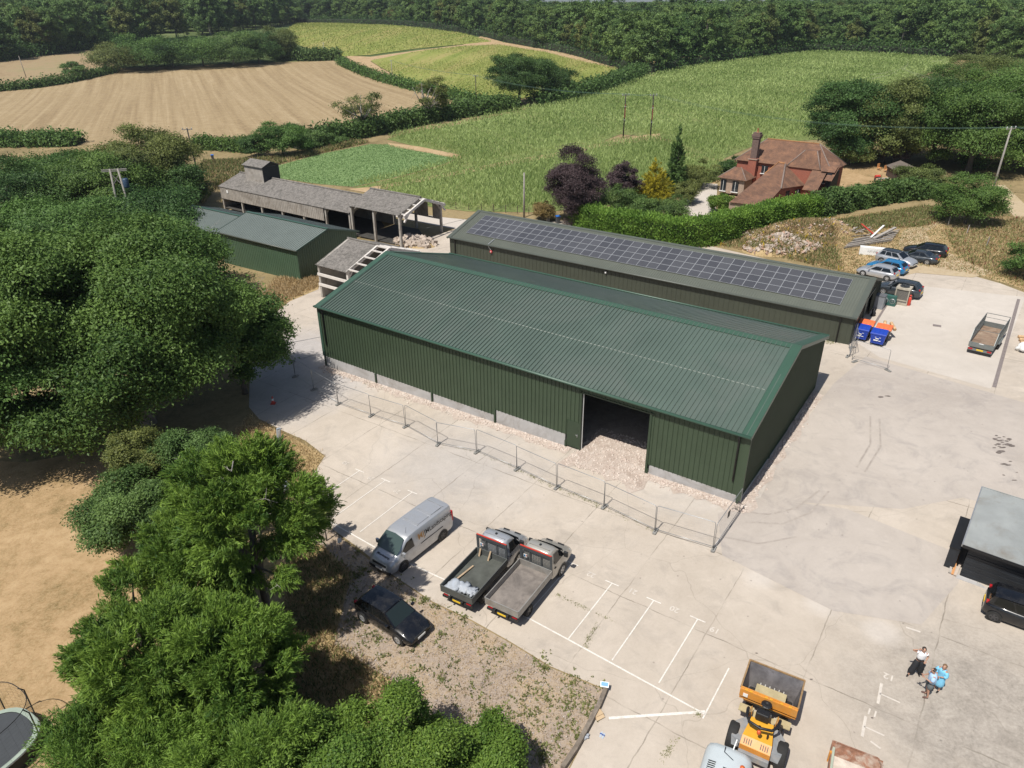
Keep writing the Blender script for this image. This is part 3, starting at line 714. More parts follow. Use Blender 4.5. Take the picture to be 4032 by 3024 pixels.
wall_ribs(mb, (0, 0, 0), (L2, 0, 0), -1.2, he2 - .02, .5, m_owall, .05, .03)
pts = [(0, -1.2), (W2, -1.2), (W2, he2), (W2 / 2, hr2 - .03), (0, he2)]
vs = [(0, y, z) for y, z in pts] + [(.06, y, z) for y, z in pts]
mb.mesh(vs, [(0, 1, 2, 3, 4), (9, 8, 7, 6, 5)] + [(k, 5 + k, 5 + (k + 1) % 5, (k + 1) % 5) for k in range(5)], m_owall)
gz2 = lambda y: he2 + (hr2 - he2) * (1 - abs(y - W2 / 2) / (W2 / 2))
def gslice(y0, y1, z0, z1f):                  # right gable with its doorway
    vs = []
    for x in (L2, L2 - .06): vs += [(x, y0, z0), (x, y1, z0), (x, y1, z1f(y1)), (x, y0, z1f(y0))]
    mb.mesh(vs, [(0, 1, 2, 3), (7, 6, 5, 4), (0, 4, 5, 1), (1, 5, 6, 2), (2, 6, 7, 3), (3, 7, 4, 0)], m_owall)
gslice(0, 4.0, -.6, gz2); gslice(4.0, W2 / 2, 2.95, gz2); gslice(W2 / 2, 8.3, 2.95, gz2); gslice(8.3, W2, -.6, gz2)
wall_ribs(mb, (L2, 0, 0), (L2, W2, 0), lambda y: 2.95 if 3.9 < y < 8.4 else -.6, lambda y: gz2(y) - .04, .333, m_owall, .05, .03)
mb.build('wall', sb)
mb = MB(); mb.box((L2 - .3, 7.6, 1.3), (.05, 1.3, 2.6), m_otrim); mb.box((L2 + .04, 6.15, 2.98), (.1, 4.5, .12), m_otrim); mb.build('sliding_door', sb)
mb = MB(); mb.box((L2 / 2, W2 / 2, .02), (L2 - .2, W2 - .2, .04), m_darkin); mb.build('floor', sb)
# solar panels: two rows of tall panels, each with its half line
m_cell, nt, bb = new_mat('solar_cells')
oc = N(nt, 'ShaderNodeTexCoord'); sp = N(nt, 'ShaderNodeSeparateXYZ'); nt.links.new(oc.outputs['Object'], sp.inputs[0])
def lines(o, per, w): return mth(nt, 'LESS_THAN', mth(nt, 'ABSOLUTE', mth(nt, 'SUBTRACT', mth(nt, 'FRACT', mth(nt, 'DIVIDE', sp.outputs[o], per)), .5)), w)
ln = mth(nt, 'MAXIMUM', lines(0, .186, .02), lines(1, .093, .03))
oi = N(nt, 'ShaderNodeObjectInfo')
cc = mixc(nt, oi.outputs['Random'], (.056, .057, .064), (.08, .081, .088))  # grey sky sheen of the panels put into the base colour
nt.links.new(mixc(nt, ln, cc, (.1, .105, .12)), bb.inputs['Base Color']); bb.inputs['Roughness'].default_value = .22; bb.inputs['Specular IOR Level'].default_value = .55
m_alu = M('panel_frame', (.56, .57, .58), .4, .5, var=.04)
mb = MB(); mb.box((0, 0, 0), (1.10, 2.08, .035), m_cell); mb.box((0, 0, .0185), (1.10, .045, .004), m_alu)
for sx_ in (-.56, .56): mb.box((sx_, 0, .004), (.025, 2.12, .042), m_alu)
for sy_ in (-1.05, 1.05): mb.box((0, sy_, .004), (1.10, .02, .042), m_alu)
proto = mb.build('solar_panel', sb)
ang = math.atan(s2); first = True
for r in range(2):
    for c in range(38):
        yy = 1.16 + (1.07 + r * 2.135) * math.cos(ang); x = 1.66 + .57 + c * 1.139 + (.0)
        o = proto if first else proto.copy()
        if not first: COL.objects.link(o)
        first = False
        o.location = (x, yy, he2 + s2 * yy + .11); o.rotation_euler = (ang, 0, 0)
mb = MB()
for r in range(4):
    yy = 1.5 + r * 1.08; mb.box((L2 / 2 - .0, yy, he2 + s2 * yy + .065), (43.2, .05, .05), m_alu, M=Matrix.Rotation(ang, 3, 'X'))
mb.build('panel_rail', sb)
mb = MB(); mb.beam((6.0, 1.1, he2 + s2 * 1.1 + .06), (6.0, -.2, he2 + .05), .07, .05, m_alu); mb.tube([(6.0, -.25, he2), (6.1, -.2, he2 - .3), (6.35, -.05, he2 - .7)], .025, m_white, 6); mb.build('conduit', sb)
m_red = M('red_plastic', (.45, .02, .025), .35, var=.05)
mb = MB(); mb.lathe((6.36, -.12, 1.88), [(0.0, -.08), (.17, -.07), (.19, .0), (.15, .05), (0, .06)], m_red, 12, 'Y'); mb.lathe((6.36, -.19, 1.88), [(0, -.02), (.06, -.015), (.07, .02)], m_white, 10, 'Y'); mb.build('alarm_bell', sb, smooth=True)
mb = MB(); mb.box((21.6, -.1, 2.25), (.2, .2, .18), m_steel); mb.box((21.6, -.2, 2.2), (.16, .05, .12), m_white); mb.build('flood_light', sb)

# ---------------------------------------------------------------- green sheds beyond
def small_shed(name, label, q, zb, roofm, wallm):
    x, y, yaw, L, W, he, hr = q; gx, gy, gyaw = gable_frame(q)
    t = thing(name, label, 'shed', (gx, gy, zb), yaw)
    f, b = slope(L, W, he, hr, .25, .3)
    mb = MB(); mb.slab(f, .05, roofm); mb.slab(b, .05, roofm); S = (Vector(f[3]) - Vector(f[0])).length
    ribs(mb, f[0], (1, 0, 0), Vector(f[3]) - Vector(f[0]), L + .6, S - .04, .35, .1, .04, roofm, .1); ribs(mb, b[0], (-1, 0, 0), Vector(b[3]) - Vector(b[0]), L + .6, S - .04, .35, .1, .04, roofm, .1)
    mb.build('roof', t)
    mb = MB(); mb.beam((-.3, W / 2, hr + .06), (L + .3, W / 2, hr + .06), .4, .05, m_gtrim)
    for xx in (-.3, L + .3):
        mb.beam((xx, -.25, he - .12), (xx, W / 2, hr - .05), .04, .2, m_gtrim); mb.beam((xx, W + .25, he - .12), (xx, W / 2, hr - .05), .04, .2, m_gtrim)
    mb.build('ridge_trim', t)
    mb = MB(); pts = [(0, -1.2), (W, -1.2), (W, he), (W / 2, hr - .03), (0, he)]
    vs = [(0, yy, z) for yy, z in pts] + [(L, yy, z) for yy, z in pts]
    mb.mesh(vs, [(0, 1, 2, 3, 4), (9, 8, 7, 6, 5), (0, 5, 6, 1), (1, 6, 7, 2), (4, 9, 5, 0)], wallm)
    wall_ribs(mb, (0, 0, 0), (L, 0, 0), -1.2, he - .02, .35, wallm, .06, .03)
    wall_ribs(mb, (L, 0, 0), (L, W, 0), -1.2, lambda v: he - .05 + (hr - he) * (1 - abs(v - W / 2) / (W / 2)), .35, wallm, .06, .03)
    mb.build('wall', t)
    mb = MB(); mb.tube([(-.3, -.33, he - .1), (L + .3, -.33, he - .1)], .08, m_otrim, 8); mb.build('gutter', t, smooth=True)
    return t
m_g2roof = M('grey_green_sheet', (.14, .165, .152), .5, var=.06, scale=.6)
m_g2wall = M('mid_green_sheet', (.06, .105, .062), .5, var=.08, scale=.6)
small_shed('shed', 'grey green gabled metal shed between the leafy trees and the old concrete barn', (-25.313, 82.505, math.radians(-34.4), 14.7, 9.766, 4.01, 5.375), -.9, m_g2roof, m_g2wall)
small_shed('shed', 'small green roofed shed peeping out behind the tall oak crown', (-38.2, 93.2, math.radians(-34.4), 12, 8.5, 3.4, 4.6), -1.3, m_g2roof, m_g2wall)

# ---------------------------------------------------------------- concrete framed annex behind the main barn
ax, ay, al, aw, ahe, ahr = -17.694, 74.269, 4.66, 9.83, 3.9, 5.56
gx, gy, gyaw = gable_frame((ax, ay, math.radians(-35.3), al))
an = thing('barn', 'grey fibre cement annex with bare concrete rafters butting the green barn', 'barn', (gx, gy, -.72), math.radians(-35.3))
f, b = slope(al, aw, ahe, ahr, .25, .15)
def corrugate(name, parent, f, b, L, mat, th=.04, amp=.025, per=.3):
    mb = MB()
    for pl in (f, b):
        A, B, C, D = [Vector(p) for p in pl]; n = max(8, int((B - A).length / per * 4)); nrm = (B - A).cross(D - A).normalized()
        up = []; 
        for i in range(n + 1):
            t = i / n; o_ = nrm * (amp * math.sin(t * (B - A).length / per * 2 * math.pi)); up.append((A.lerp(B, t) + o_, D.lerp(C, t) + o_))
        vs = [p for pr in up for p in pr] + [p - nrm * th for pr in up for p in pr]; k = len(up) * 2
        fs = [(2 * i, 2 * i + 2, 2 * i + 3, 2 * i + 1) for i in range(n)] + [(k + 2 * i, k + 2 * i + 1, k + 2 * i + 3, k + 2 * i + 2) for i in range(n)]
        fs += [(2 * i, k + 2 * i, k + 2 * i + 2, 2 * i + 2) for i in range(n)] + [(2 * i + 1, 2 * i + 3, k + 2 * i + 3, k + 2 * i + 1) for i in range(n)]
        fs += [(0, 1, k + 1, k), (2 * n, k + 2 * n, k + 2 * n + 1, 2 * n + 1)]
        mb.mesh(vs, fs, mat)
    return mb.build(name, parent)
corrugate('roof', an, f, b, al, m_fibre)
mb = MB(); mb.tube([(-.15, aw / 2, ahr + .05), (al + .15, aw / 2, ahr + .05)], .12, m_fibre, 8); mb.build('ridge_cap', an, smooth=True)
def portal(mb, x, W, he, hr, mat, w=.28, legs=True):
    for y, s_ in ((0.1, 1), (W - .1, -1)):
        if legs: mb.box((x, y, he / 2 - .6), (w, w, he + 1.2), mat)
        mb.beam((x, y, he - .15), (x, W / 2, hr - .12), w * .8, w * 1.1, mat)
        mb.beam((x, y, he - .9), (x, y + s_ * .8, he - .1 + (hr - he) / (W / 2) * .8 - .15), w * .7, w * .7, mat)
m_palebeam = M('pale_concrete_beam', (.62, .58, .54), .85, var=.08, scale=3)
mb = MB()
for x in (.1, al + .0, al + 1.75): portal(mb, x, aw, ahe, ahr, m_palebeam if x > 1 else m_oldconc)
mb.build('portal_frame', an)
mb = MB()
for t in (.06, .3, .55, .8, .97):
    for s_ in (0, 1):
        yy = t * aw / 2 if s_ == 0 else aw - t * aw / 2; z = ahe + (ahr - ahe) * t - .02
        mb.box((al + .9, yy, z), (1.9, .16, .14), m_palebeam)
mb.build('purlin', an)
mb = MB()
for z in (1.5, 2.7): mb.box((al / 2 + .2, -.06, z), (al + .6, .14, .3), m_palebeam)
mb.build('wall_rail', an)
mb = MB(); mb.box((.05, aw / 2, ahe / 2 - .5), (.08, aw - .4, ahe + .6), m_cladding); mb.box((al / 2, aw - .05, ahe / 2 - .5), (al, .08, ahe + .8), m_cladding); mb.build('wall', an)

# ---------------------------------------------------------------- old concrete barn, low range and tall open bays
oyaw = math.radians(-36.1)
hx, hy, hl, hw, hhe, hhr = -14.757, 94.541, 9.44, 8.4, 4.69, 6.15
gx, gy, _ = gable_frame((hx, hy, oyaw, hl))
ob = thing('barn', 'old grey concrete barn with open bays, boarded front and roof vent tower', 'barn', (gx, gy, -.55), oyaw)
f, b = slope(hl, hw, hhe, hhr, .25, .1)
corrugate('roof', ob, f, b, hl, m_fibre)
LL = 30.5; lhe, lhr = 3.6, 5.0
fl = [(-LL - .2, -.25, lhe - .07), (-.15, -.25, lhe - .07), (-.15, hw / 2, lhr), (-LL - .2, hw / 2, lhr)]
bl = [(-.15, hw + .25, lhe - .07), (-LL - .2, hw + .25, lhe - .07), (-LL - .2, hw / 2, lhr), (-.15, hw / 2, lhr)]
corrugate('roof', ob, fl, bl, LL, m_fibre)
mb = MB(); mb.tube([(-LL - .2, hw / 2, lhr + .05), (-.2, hw / 2, lhr + .05)], .13, m_fibre, 8); mb.tube([(-.1, hw / 2, hhr + .05), (hl + .1, hw / 2, hhr + .05)], .13, m_fibre, 8); mb.build('ridge_cap', ob, smooth=True)
mb = MB()
for x in (0.12, hl / 2 - .2, hl - .1): portal(mb, x, hw, hhe - .1, hhr - .1, m_oldconc, .3)
portal(mb, hl + .75, hw, hhe - .1, hhr - .1, m_palebeam, .3, False)
for i in range(7): portal(mb, -LL + .15 + i * 5.0, hw, lhe - .1, lhr - .1, m_oldconc, .28)
mb.build('portal_frame', ob)
mb = MB()
for t in (.08, .35, .62, .95):
    for s_ in (0, 1):
        yy = t * hw / 2 if s_ == 0 else hw - t * hw / 2; mb.box((hl + .4, yy, hhe + (hhr - hhe) * t - .12), (1.0, .14, .13), m_palebeam)
mb.build('purlin', ob)
mb = MB()
n = 5
for i in range(n):
    x0 = -LL + i * 4.98; mb.box((x0 + 2.49, -.12, 2.55), (4.94, .05, 1.85), m_cladding)
    for k in range(12): mb.box((x0 + .2 + k * .41, -.16, 2.55), (.05, .04, 1.85), m_cladding)
mb.box((-LL + 2.0, -.19, 2.9), (.4, .03, .45), m_white)
mb.build('front_boarding', ob)
mb = MB(); mb.box((-LL / 2, hw - .1, 1.2), (LL, .06, 4.4), m_cladding); mb.box((-LL + .02, hw / 2, 1.6), (.06, hw, 4.0), m_cladding)
mb.box((hl * .62, hw - .1, 3.4), (2.2, .06, 1.9), m_cladding); mb.box((hl - .9, hw - .1, 3.4), (1.4, .06, 1.9), m_cladding); mb.box((hl / 2 + 1.5, hw - .1, 2.35), (hl - 3, .08, .2), m_oldconc)
mb.build('wall', ob)
mb = MB(); cx = -LL + 5.7
cw, cl = 3.2, 4.6; cy = hw / 2 + .1
mb.box((cx, cy, lhr + .6), (cl, cw, 2.5), m_cladding); tw = mb.build('vent_tower', ob)
mb = MB(); zz = lhr + 1.85
mb.slab([(cx - cl / 2 - .25, cy - cw / 2 - .25, zz), (cx + cl / 2 + .25, cy - cw / 2 - .25, zz), (cx + cl / 2 + .25, cy, zz + .75), (cx - cl / 2 - .25, cy, zz + .75)], .08, m_fibre)
mb.slab([(cx + cl / 2 + .25, cy + cw / 2 + .25, zz), (cx - cl / 2 - .25, cy + cw / 2 + .25, zz), (cx - cl / 2 - .25, cy, zz + .75), (cx + cl / 2 + .25, cy, zz + .75)], .08, m_fibre)
for sx_ in (-1, 1):
    x = cx + sx_ * (cl / 2 - .0); mb.mesh([(x, cy - cw / 2, zz - .1), (x, cy + cw / 2, zz - .1), (x, cy, zz + .68)], [(0, 1, 2)], m_darkin)
mb.build('roof', tw)
mb = MB(); mb.box((cx + cl / 2 + .03, cy, lhr + .6), (.04, cw - .1, 2.4), m_blackboard); mb.build('louvre', tw)
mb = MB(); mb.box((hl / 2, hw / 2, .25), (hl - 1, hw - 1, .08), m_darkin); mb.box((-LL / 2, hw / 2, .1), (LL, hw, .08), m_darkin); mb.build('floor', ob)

# ---------------------------------------------------------------- black boarded shed by the yard
SP = [at(2065, 1238)]
kyaw = math.radians(-38.0)
k = thing('shed', 'black boarded flat roofed shed at the yard edge behind the black hatchback', 'shed', (24.6, 30.2, Tz(24.6, 30.2)), kyaw)
kl, kd = 9.0, 5.3
mb = MB(); q = [(-.35, -.45, 2.25), (kl + .3, -.45, 2.25), (kl + .3, kd + .2, 2.62), (-.35, kd + .2, 2.62)]; mb.slab(q, .05, m_shedroof); mb.build('roof', k)
mb = MB()
mb.beam((-.36, -.48, 2.2), (kl + .3, -.48, 2.2), .06, .16, m_black); mb.beam((-.38, -.45, 2.22), (-.38, kd + .2, 2.58), .06, .18, m_steel); mb.beam((-.36, kd + .22, 2.58), (kl + .3, kd + .22, 2.58), .05, .16, m_shedroof)
mb.build('fascia', k)
mb = MB()
for i in range(14): mb.box((kl / 2, -.0 - .012 * (i % 2), .0 + i * .158), (kl, .06, .15), m_blackboard, M=Matrix.Rotation(.1, 3, 'X'))
for i in range(14): mb.box((.0, kd / 2, .0 + i * .165), (.06, kd, .155), m_blackboard)
mb.box((kl / 2, kd, 1.1), (kl, .06, 2.6), m_blackboard); mb.box((kl, kd / 2, 1.1), (.06, kd, 2.6), m_blackboard); mb.box((kl / 2, kd / 2, 1.0), (kl - .12, kd - .12, 2.2), m_blackboard)
mb.build('wall', k)
mb = MB(); mb.box((-.62, 1.9, .62), (.5, 3.3, 1.5), m_blackboard); mb.box((-.62, 1.9, 1.4), (.56, 3.4, .05), m_black); mb.build('lean_to', k)
mb = MB(); mb.box((kl / 2, -.22, -.12), (kl + .3, .34, .3), m_conc); mb.build('footing', k)

# ---------------------------------------------------------------- the red house
m_tile, nt, bb = new_mat('clay_roof_tiles')
v = N(nt, 'ShaderNodeTexCoord'); n1 = noise(nt, 1.1, 6, .7, v.outputs['Object'], .5); n2 = noise(nt, 9, 4, .8, v.outputs['Object'])
c = ramp(nt, mth(nt, 'ADD', mth(nt, 'MULTIPLY', n1, .6), mth(nt, 'MULTIPLY', n2, .4)), [(.36, (.09, .052, .036)), (.5, (.165, .088, .056)), (.62, (.25, .13, .075))])
nt.links.new(c, bb.inputs['Base Color']); bb.inputs['Roughness'].default_value = .9
wv = N(nt, 'ShaderNodeTexWave', wave_type='BANDS', bands_direction='Z'); wv.inputs['Scale'].default_value = 5.5; nt.links.new(v.outputs['Object'], wv.inputs[0]); bump(nt, bb, wv.outputs['Fac'], .5, .03)
m_brick, nt, bb = new_mat('red_brick')
v = N(nt, 'ShaderNodeTexCoord'); mp = N(nt, 'ShaderNodeMapping'); mp.inputs['Rotation'].default_value = (math.radians(90), 0, 0); nt.links.new(v.outputs['Object'], mp.inputs[0])
bt = N(nt, 'ShaderNodeTexBrick'); bt.inputs['Scale'].default_value = 3.2; nt.links.new(v.outputs['Object'], bt.inputs[0]); nt.links.new(mp.outputs[0], bt.inputs[0])
bt.inputs['Color1'].default_value = (.35, .115, .07, 1); bt.inputs['Color2'].default_value = (.27, .085, .055, 1); bt.inputs['Mortar'].default_value = (.26, .13, .1, 1); bt.inputs['Mortar Size'].default_value = .012
nt.links.new(bt.outputs[0], bb.inputs['Base Color']); bb.inputs['Roughness'].default_value = .9
m_ridge_tile = M('orange_lichen_ridge', (.33, .16, .07), .9, var=.25, scale=4)
m_hip = M('grey_hip_tiles', (.22, .17, .145), .9, var=.25, scale=5)
m_wglass = glass_mat('window_glass', (.02, .025, .03)); m_chim = M('old_chimney_brick', (.15, .1, .085), .9, var=.25, scale=5)
m_stone = M('pale_stone', (.36, .27, .21), .9, var=.15, scale=3)
HY = math.radians(-40); hz = Tz(44, 115)
house = thing('house', 'red brick house with tiled hipped roofs and tall chimney among the garden trees', 'house', (36.6, 119.6, hz), HY)
# local frame: x along the main ridge, y away from the yard
HL, HD, HE, HR = 14.6, 6.4, 4.6, 7.75
def hipped(mb, x0, x1, y0, y1, he, hr, mat, inset=None, ov=.35):
    d = (y1 - y0) / 2; ins = d if inset is None else inset
    A = [(x0 - ov, y0 - ov, he), (x1 + ov, y0 - ov, he), (x1 + ov, y1 + ov, he), (x0 - ov, y1 + ov, he)]
    R0, R1 = (x0 + ins, (y0 + y1) / 2, hr), (x1 - ins, (y0 + y1) / 2, hr)
    mb.mesh(A + [R0, R1], [(0, 1, 5, 4), (2, 3, 4, 5), (1, 2, 5), (3, 0, 4), (3, 2, 1, 0)], mat)
    return A, R0, R1
rm = MB(); hp = MB(); wm = MB()
A, R0, R1 = hipped(rm, 0, HL, 0, HD, HE, HR, m_tile, 3.2)
for a_, r_ in ((A[0], R0), (A[1], R1), (A[2], R1), (A[3], R0)): hp.tube([a_, r_], .09, m_hip, 6)
hp.tube([R0, R1], .11, m_ridge_tile, 6)
wm.box((HL / 2, HD / 2, HE / 2), (HL, HD, HE), m_brick)
# cross wing towards the yard on the right, with its steep apron roof
rm.mesh([(8.2, -.6, HE), (13.4, -.6, HE), (12.0, .9, 7.0), (10.2, .9, 7.0), (10.2, HD / 2, 7.0), (12.0, HD / 2, 7.0)], [(0, 1, 2, 3), (0, 3, 4), (1, 5, 2), (2, 5, 4, 3)], m_tile)
hp.tube([(8.2, -.6, HE + .02), (10.2, .9, 7.02)], .09, m_hip, 6); hp.tube([(13.4, -.6, HE + .02), (12.0, .9, 7.02)], .09, m_hip, 6)
wm.box((10.8, .4, HE / 2), (4.6, 1.6, HE - .02), m_brick)
rm.slab([(12.2, -3.6, 2.1), (14.4, -3.6, 2.1), (14.4, -.2, 4.75), (12.2, -.2, 4.75)], .12, m_tile)     # catslide
wm.box((13.3, -1.6, 1.05), (1.9, 3.4, 2.1), m_brick)
rm.mesh([(13.6, -.9, 4.55), (15.6, -.9, 4.55), (15.6, 1.1, 5.7), (13.6, 1.1, 5.7)], [(0, 1, 2, 3)], m_tile)
rm.slab([(14.6, -1.9, 3.5), (15.7, -1.9, 3.5), (15.7, .6, 5.1), (14.6, .6, 5.1)], .12, m_tile)
wm.box((14.95, .8, 2.2), (.7, 3.4, 4.4), m_blackboard)
# low left wing
A, R0, R1 = hipped(rm, -.8, 3.4, -4.0, -.6, 2.35, 3.9, m_tile, 1.6, .3)
for a_, r_ in ((A[0], R0), (A[1], R1)): hp.tube([a_, r_], .08, m_hip, 6)
wm.box((1.3, -2.3, 1.17), (4.0, 3.2, 2.35), m_stone)
# big front wing swinging towards the hedge: long sweep of tiles
wl = house.matrix_world.inverted() if False else Matrix.Translation((36.6, 119.6, hz)) @ Matrix.Rotation(HY, 4, 'Z')
inv = wl.inverted()
def hw_(px, py, h): 
    o_, d_ = ray(px, py); t_ = (hz + h - o_[2]) / d_[2]; return inv @ Vector(o_ + d_ * t_)
Z = lambda x, y: ((2840 + x * 600 / 2212) * 2212 / 4032, (480 + y * 600 / 2212) * 2212 / 4032)
a1, a2, cC, cR, cE, cD = hw_(*Z(830, 588), 4.95), hw_(*Z(930, 612), 4.85), hw_(*Z(868, 970), 2.45), hw_(*Z(1300, 908), 2.05), hw_(*Z(118, 1165), 1.75), hw_(*Z(640, 1225), 1.55)
top = Vector((a1.x * .2 + a2.x * .8, max(a1.y, a2.y) + 3.0, a2.z - .3))
rm.mesh([a1, a2, cC, cD, cE], [(0, 4, 3, 2, 1)], m_tile); rm.mesh([a2, cC, cR], [(0, 1, 2)], m_tile); rm.mesh([a1, a2, cR, cE, top], [(0, 4, 3), (1, 2, 4), (0, 1, 4)], m_tile)
hp.tube([a2 + Vector((0, 0, .04)), cC + Vector((0, 0, .04))], .13, m_hip, 6); hp.tube([a1 + Vector((0, 0, .04)), a2 + Vector((0, 0, .04))], .16, m_ridge_tile, 6)
hp.tube([a1, a1.lerp(cE, .3)], .1, m_ridge_tile, 6)
def wallstrip(p, q, mat):
    wm.mesh([(p.x, p.y, -1.5), (q.x, q.y, -1.5), (q.x, q.y, q.z - .06), (p.x, p.y, p.z - .06)], [(0, 1, 2, 3)], mat)
ins = Vector((-.1, .25, 0))
wallstrip(cC + ins, cR + ins, m_brick); wallstrip(cD + ins, cC + ins, m_brick); wallstrip(cE + ins, cD + ins, m_stone)
rm.build('roof', house); hp.build('ridge_tiles', house, smooth=True); wm.build('wall', house)
ch = MB()
ch.box((2.9, -.55, 2.6), (1.3, .9, 5.2), m_brick); ch.box((2.9, -.5, 6.0), (1.0, .75, 4.8), m_chim); ch.box((2.9, -.5, 8.35), (1.2, .95, .3), m_chim); ch.box((2.9, -.5, 8.65), (1.35, 1.05, .32), m_chim); ch.box((2.9, -.5, 8.95), (1.1, .85, .3), m_chim)
ch.box((2.9, -.62, 5.1), (1.45, .95, .14), m_stone); chim = ch.build('chimney', house)
mb = MB(); mb.lathe((2.9, -.5, 9.1), [(.2, 0), (.17, .1), (.14, .55), (.18, .62), (.12, .62)], m_ridge_tile, 10); mb.build('chimney_pot', chim, smooth=True)
def hwin(p, w, h, ry=0.0, nm='window'):
    mb = MB(); R_ = Matrix.Rotation(ry, 3, 'Z'); mb.box(p, (w, .1, h), m_blackboard, M=R_); wf = mb.build(nm, house)
    mb = MB(); mb.box(Vector(p) + R_ @ Vector((0, -.06, 0)), (w - .12, .03, h - .12), m_wglass, M=R_); mb.box(Vector(p) + R_ @ Vector((0, -.08, 0)), (.05, .03, h - .1), m_white, M=R_); mb.build('pane', wf)
    mb = MB(); mb.box(Vector(p) + R_ @ Vector((0, -.12, -h / 2 - .06)), (w + .2, .2, .1), m_white, M=R_); mb.build('sill', wf)
hwin((4.7, -.06, 3.6), 1.0, 1.15); hwin((-.1, -3.96, 1.2), .9, 1.7); hwin((1.9, -3.96, 1.2), 1.0, 1.6)
dcr = (cR - cC); ang_ = math.atan2(dcr.y, dcr.x)
pw = cC.lerp(cR, .58) + ins; hwin((pw.x, pw.y - .04, 1.0), 1.35, 1.35, ang_); pw = cC.lerp(cR, .25) + ins
mb = MB(); mb.box((pw.x, pw.y - .03, .5), (.9, .08, 2.6), m_blackboard, rz=ang_); mb.build('door', house)
hwin((13.9, -.25, 3.4), .7, 1.2)
for x in (.6, 6.5, 9.6): pass
# garden shed
gs = at(1958, 392); g_ = thing('shed', 'small dark wooden garden shed with felt roof beyond the clipped hedge', 'shed', (gs.x, gs.y, gs.z), math.radians(-8))
m_dwood = M('dark_creosote_boards', (.075, .05, .042), .8, var=.2, scale=3); m_felt = M('brown_felt', (.14, .115, .095), .9, var=.15)
mb = MB(); pts = [(-1.9, 0), (1.9, 0), (1.9, 1.7), (0, 2.45), (-1.9, 1.7)]; n = 5
mb.mesh([(x, 0, z) for x, z in pts] + [(x, 4.5, z) for x, z in pts], [tuple(range(5)), tuple(range(9, 4, -1))] + [(i, (i + 1) % 5, 5 + (i + 1) % 5, 5 + i) for i in range(5)], m_dwood); mb.build('wall', g_)
mb = MB(); mb.slab([(0, -.25, 2.55), (0, 4.7, 2.55), (-2.15, 4.7, 1.68), (-2.15, -.25, 1.68)], .05, m_felt); mb.slab([(0, 4.7, 2.55), (0, -.25, 2.55), (2.15, -.25, 1.68), (2.15, 4.7, 1.68)], .05, m_felt); mb.build('roof', g_)
mb = MB(); mb.beam((0, -.28, 2.45), (-2.15, -.28, 1.58), .04, .16, m_stone); mb.beam((0, -.28, 2.45), (2.15, -.28, 1.58), .04, .16, m_stone); mb.build('barge_board', g_)
# ---------------------------------------------------------------- vehicles
def paint(name, col, metal=.3, rough=.28):
    m, nt, b = new_mat(name)
    b.inputs['Base Color'].default_value = (*col, 1); b.inputs['Metallic'].default_value = metal; b.inputs['Roughness'].default_value = rough
    b.inputs['Coat Weight'].default_value = .6; b.inputs['Coat Roughness'].default_value = .06
    n = noise(nt, 2.5, 4); c = mixc(nt, ramp(nt, n, [(.45, (0, 0, 0)), (.8, ((.25 if max(col) > .1 else .07),) * 3)]), tuple(col), (.3, .27, .22)); nt.links.new(c, b.inputs['Base Color'])
    r = ramp(nt, n, [(.4, (rough,) * 3), (.8, (rough + .2,) * 3)]); nt.links.new(r, b.inputs['Roughness'])
    return m
m_silver = paint('silver_paint', (.46, .475, .5), .45, .3)
m_blackp = paint('black_paint', (.008, .009, .012), .1, .18)
m_greyp = paint('dark_grey_paint', (.045, .055, .065), .3, .22)
m_bluep = paint('bright_blue_paint', (.012, .19, .42), .25, .22)
m_glass = glass_mat('car_glass', (.006, .008, .01)); m_glassl = glass_mat('pale_windscreen', (.05, .075, .07))
m_glassm = glass_mat('tinted_windscreen', (.016, .024, .024)); m_tyre = M('tyre_rubber', (.022, .021, .02), .85, var=.2, scale=6); m_rim = M('alloy_rim', (.5, .51, .52), .35, .6, var=.05); m_rimd = M('dark_rim', (.09, .09, .095), .4, .5, var=.05)
m_lamp = M('headlamp_glass', (.55, .58, .6), .15, .2, var=.05); m_tail = M('tail_lamp', (.38, .015, .02), .2, var=.05)
m_plate_w = M('white_plate', (.75, .75, .72), .5, var=.03); m_plate_y = M('yellow_plate', (.75, .5, .03), .5, var=.03)
m_trim = M('black_trim', (.02, .021, .022), .5, var=.1)

def ring(x, zt, zb, w, top=.86):
    h = zt - zb
    half = [(0, zt), (w * .55, zt - .012), (w * top, zt - .05), (w * .965, zt - .16 * min(1, h / .7)), (w, zb + h * .5), (w * .985, zb + h * .22), (w * .93, zb + .02), (0, zb)]
    return [(x, -y, z) for y, z in half] + [(x, y, z) for y, z in half[1:-1][::-1]]
def wheel(parent, x, y, r, w, rim, side):
    """tyre and rim; side = +1 when the outer face looks to +y"""
    mb = MB(); mb.lathe((x, y, r), [(r * .62, -w / 2), (r * .9, -w / 2), (r, -w * .36), (r, w * .36), (r * .9, w / 2), (r * .62, w / 2)], m_tyre, 20, 'Y'); t = mb.build('wheel', parent, smooth=True)
    mb = MB(); o = side * w * .5
    mb.lathe((x, y + o * .55, r), [(0, 0), (r * .3, 0), (r * .64, 0)], m_rimd, 16, 'Y')
    for k in range(5):
        a = k * 2 * math.pi / 5 + .3; d = Vector((math.cos(a), 0, math.sin(a)))
        mb.beam(Vector((x, y + o * .8, r)) + d * r * .06, Vector((x, y + o * .8, r)) + d * r * .62, r * .26, .03, rim, up=(0, 1, 0))
    mb.lathe((x, y + o * .75, r), [(r * .58, 0), (r * .66, 0), (r * .66, side * .03), (r * .58, side * .03)], rim, 20, 'Y'); mb.lathe((x, y + o * .9, r), [(0, 0), (r * .15, 0)], rim, 10, 'Y')
    mb.build('rim', t)
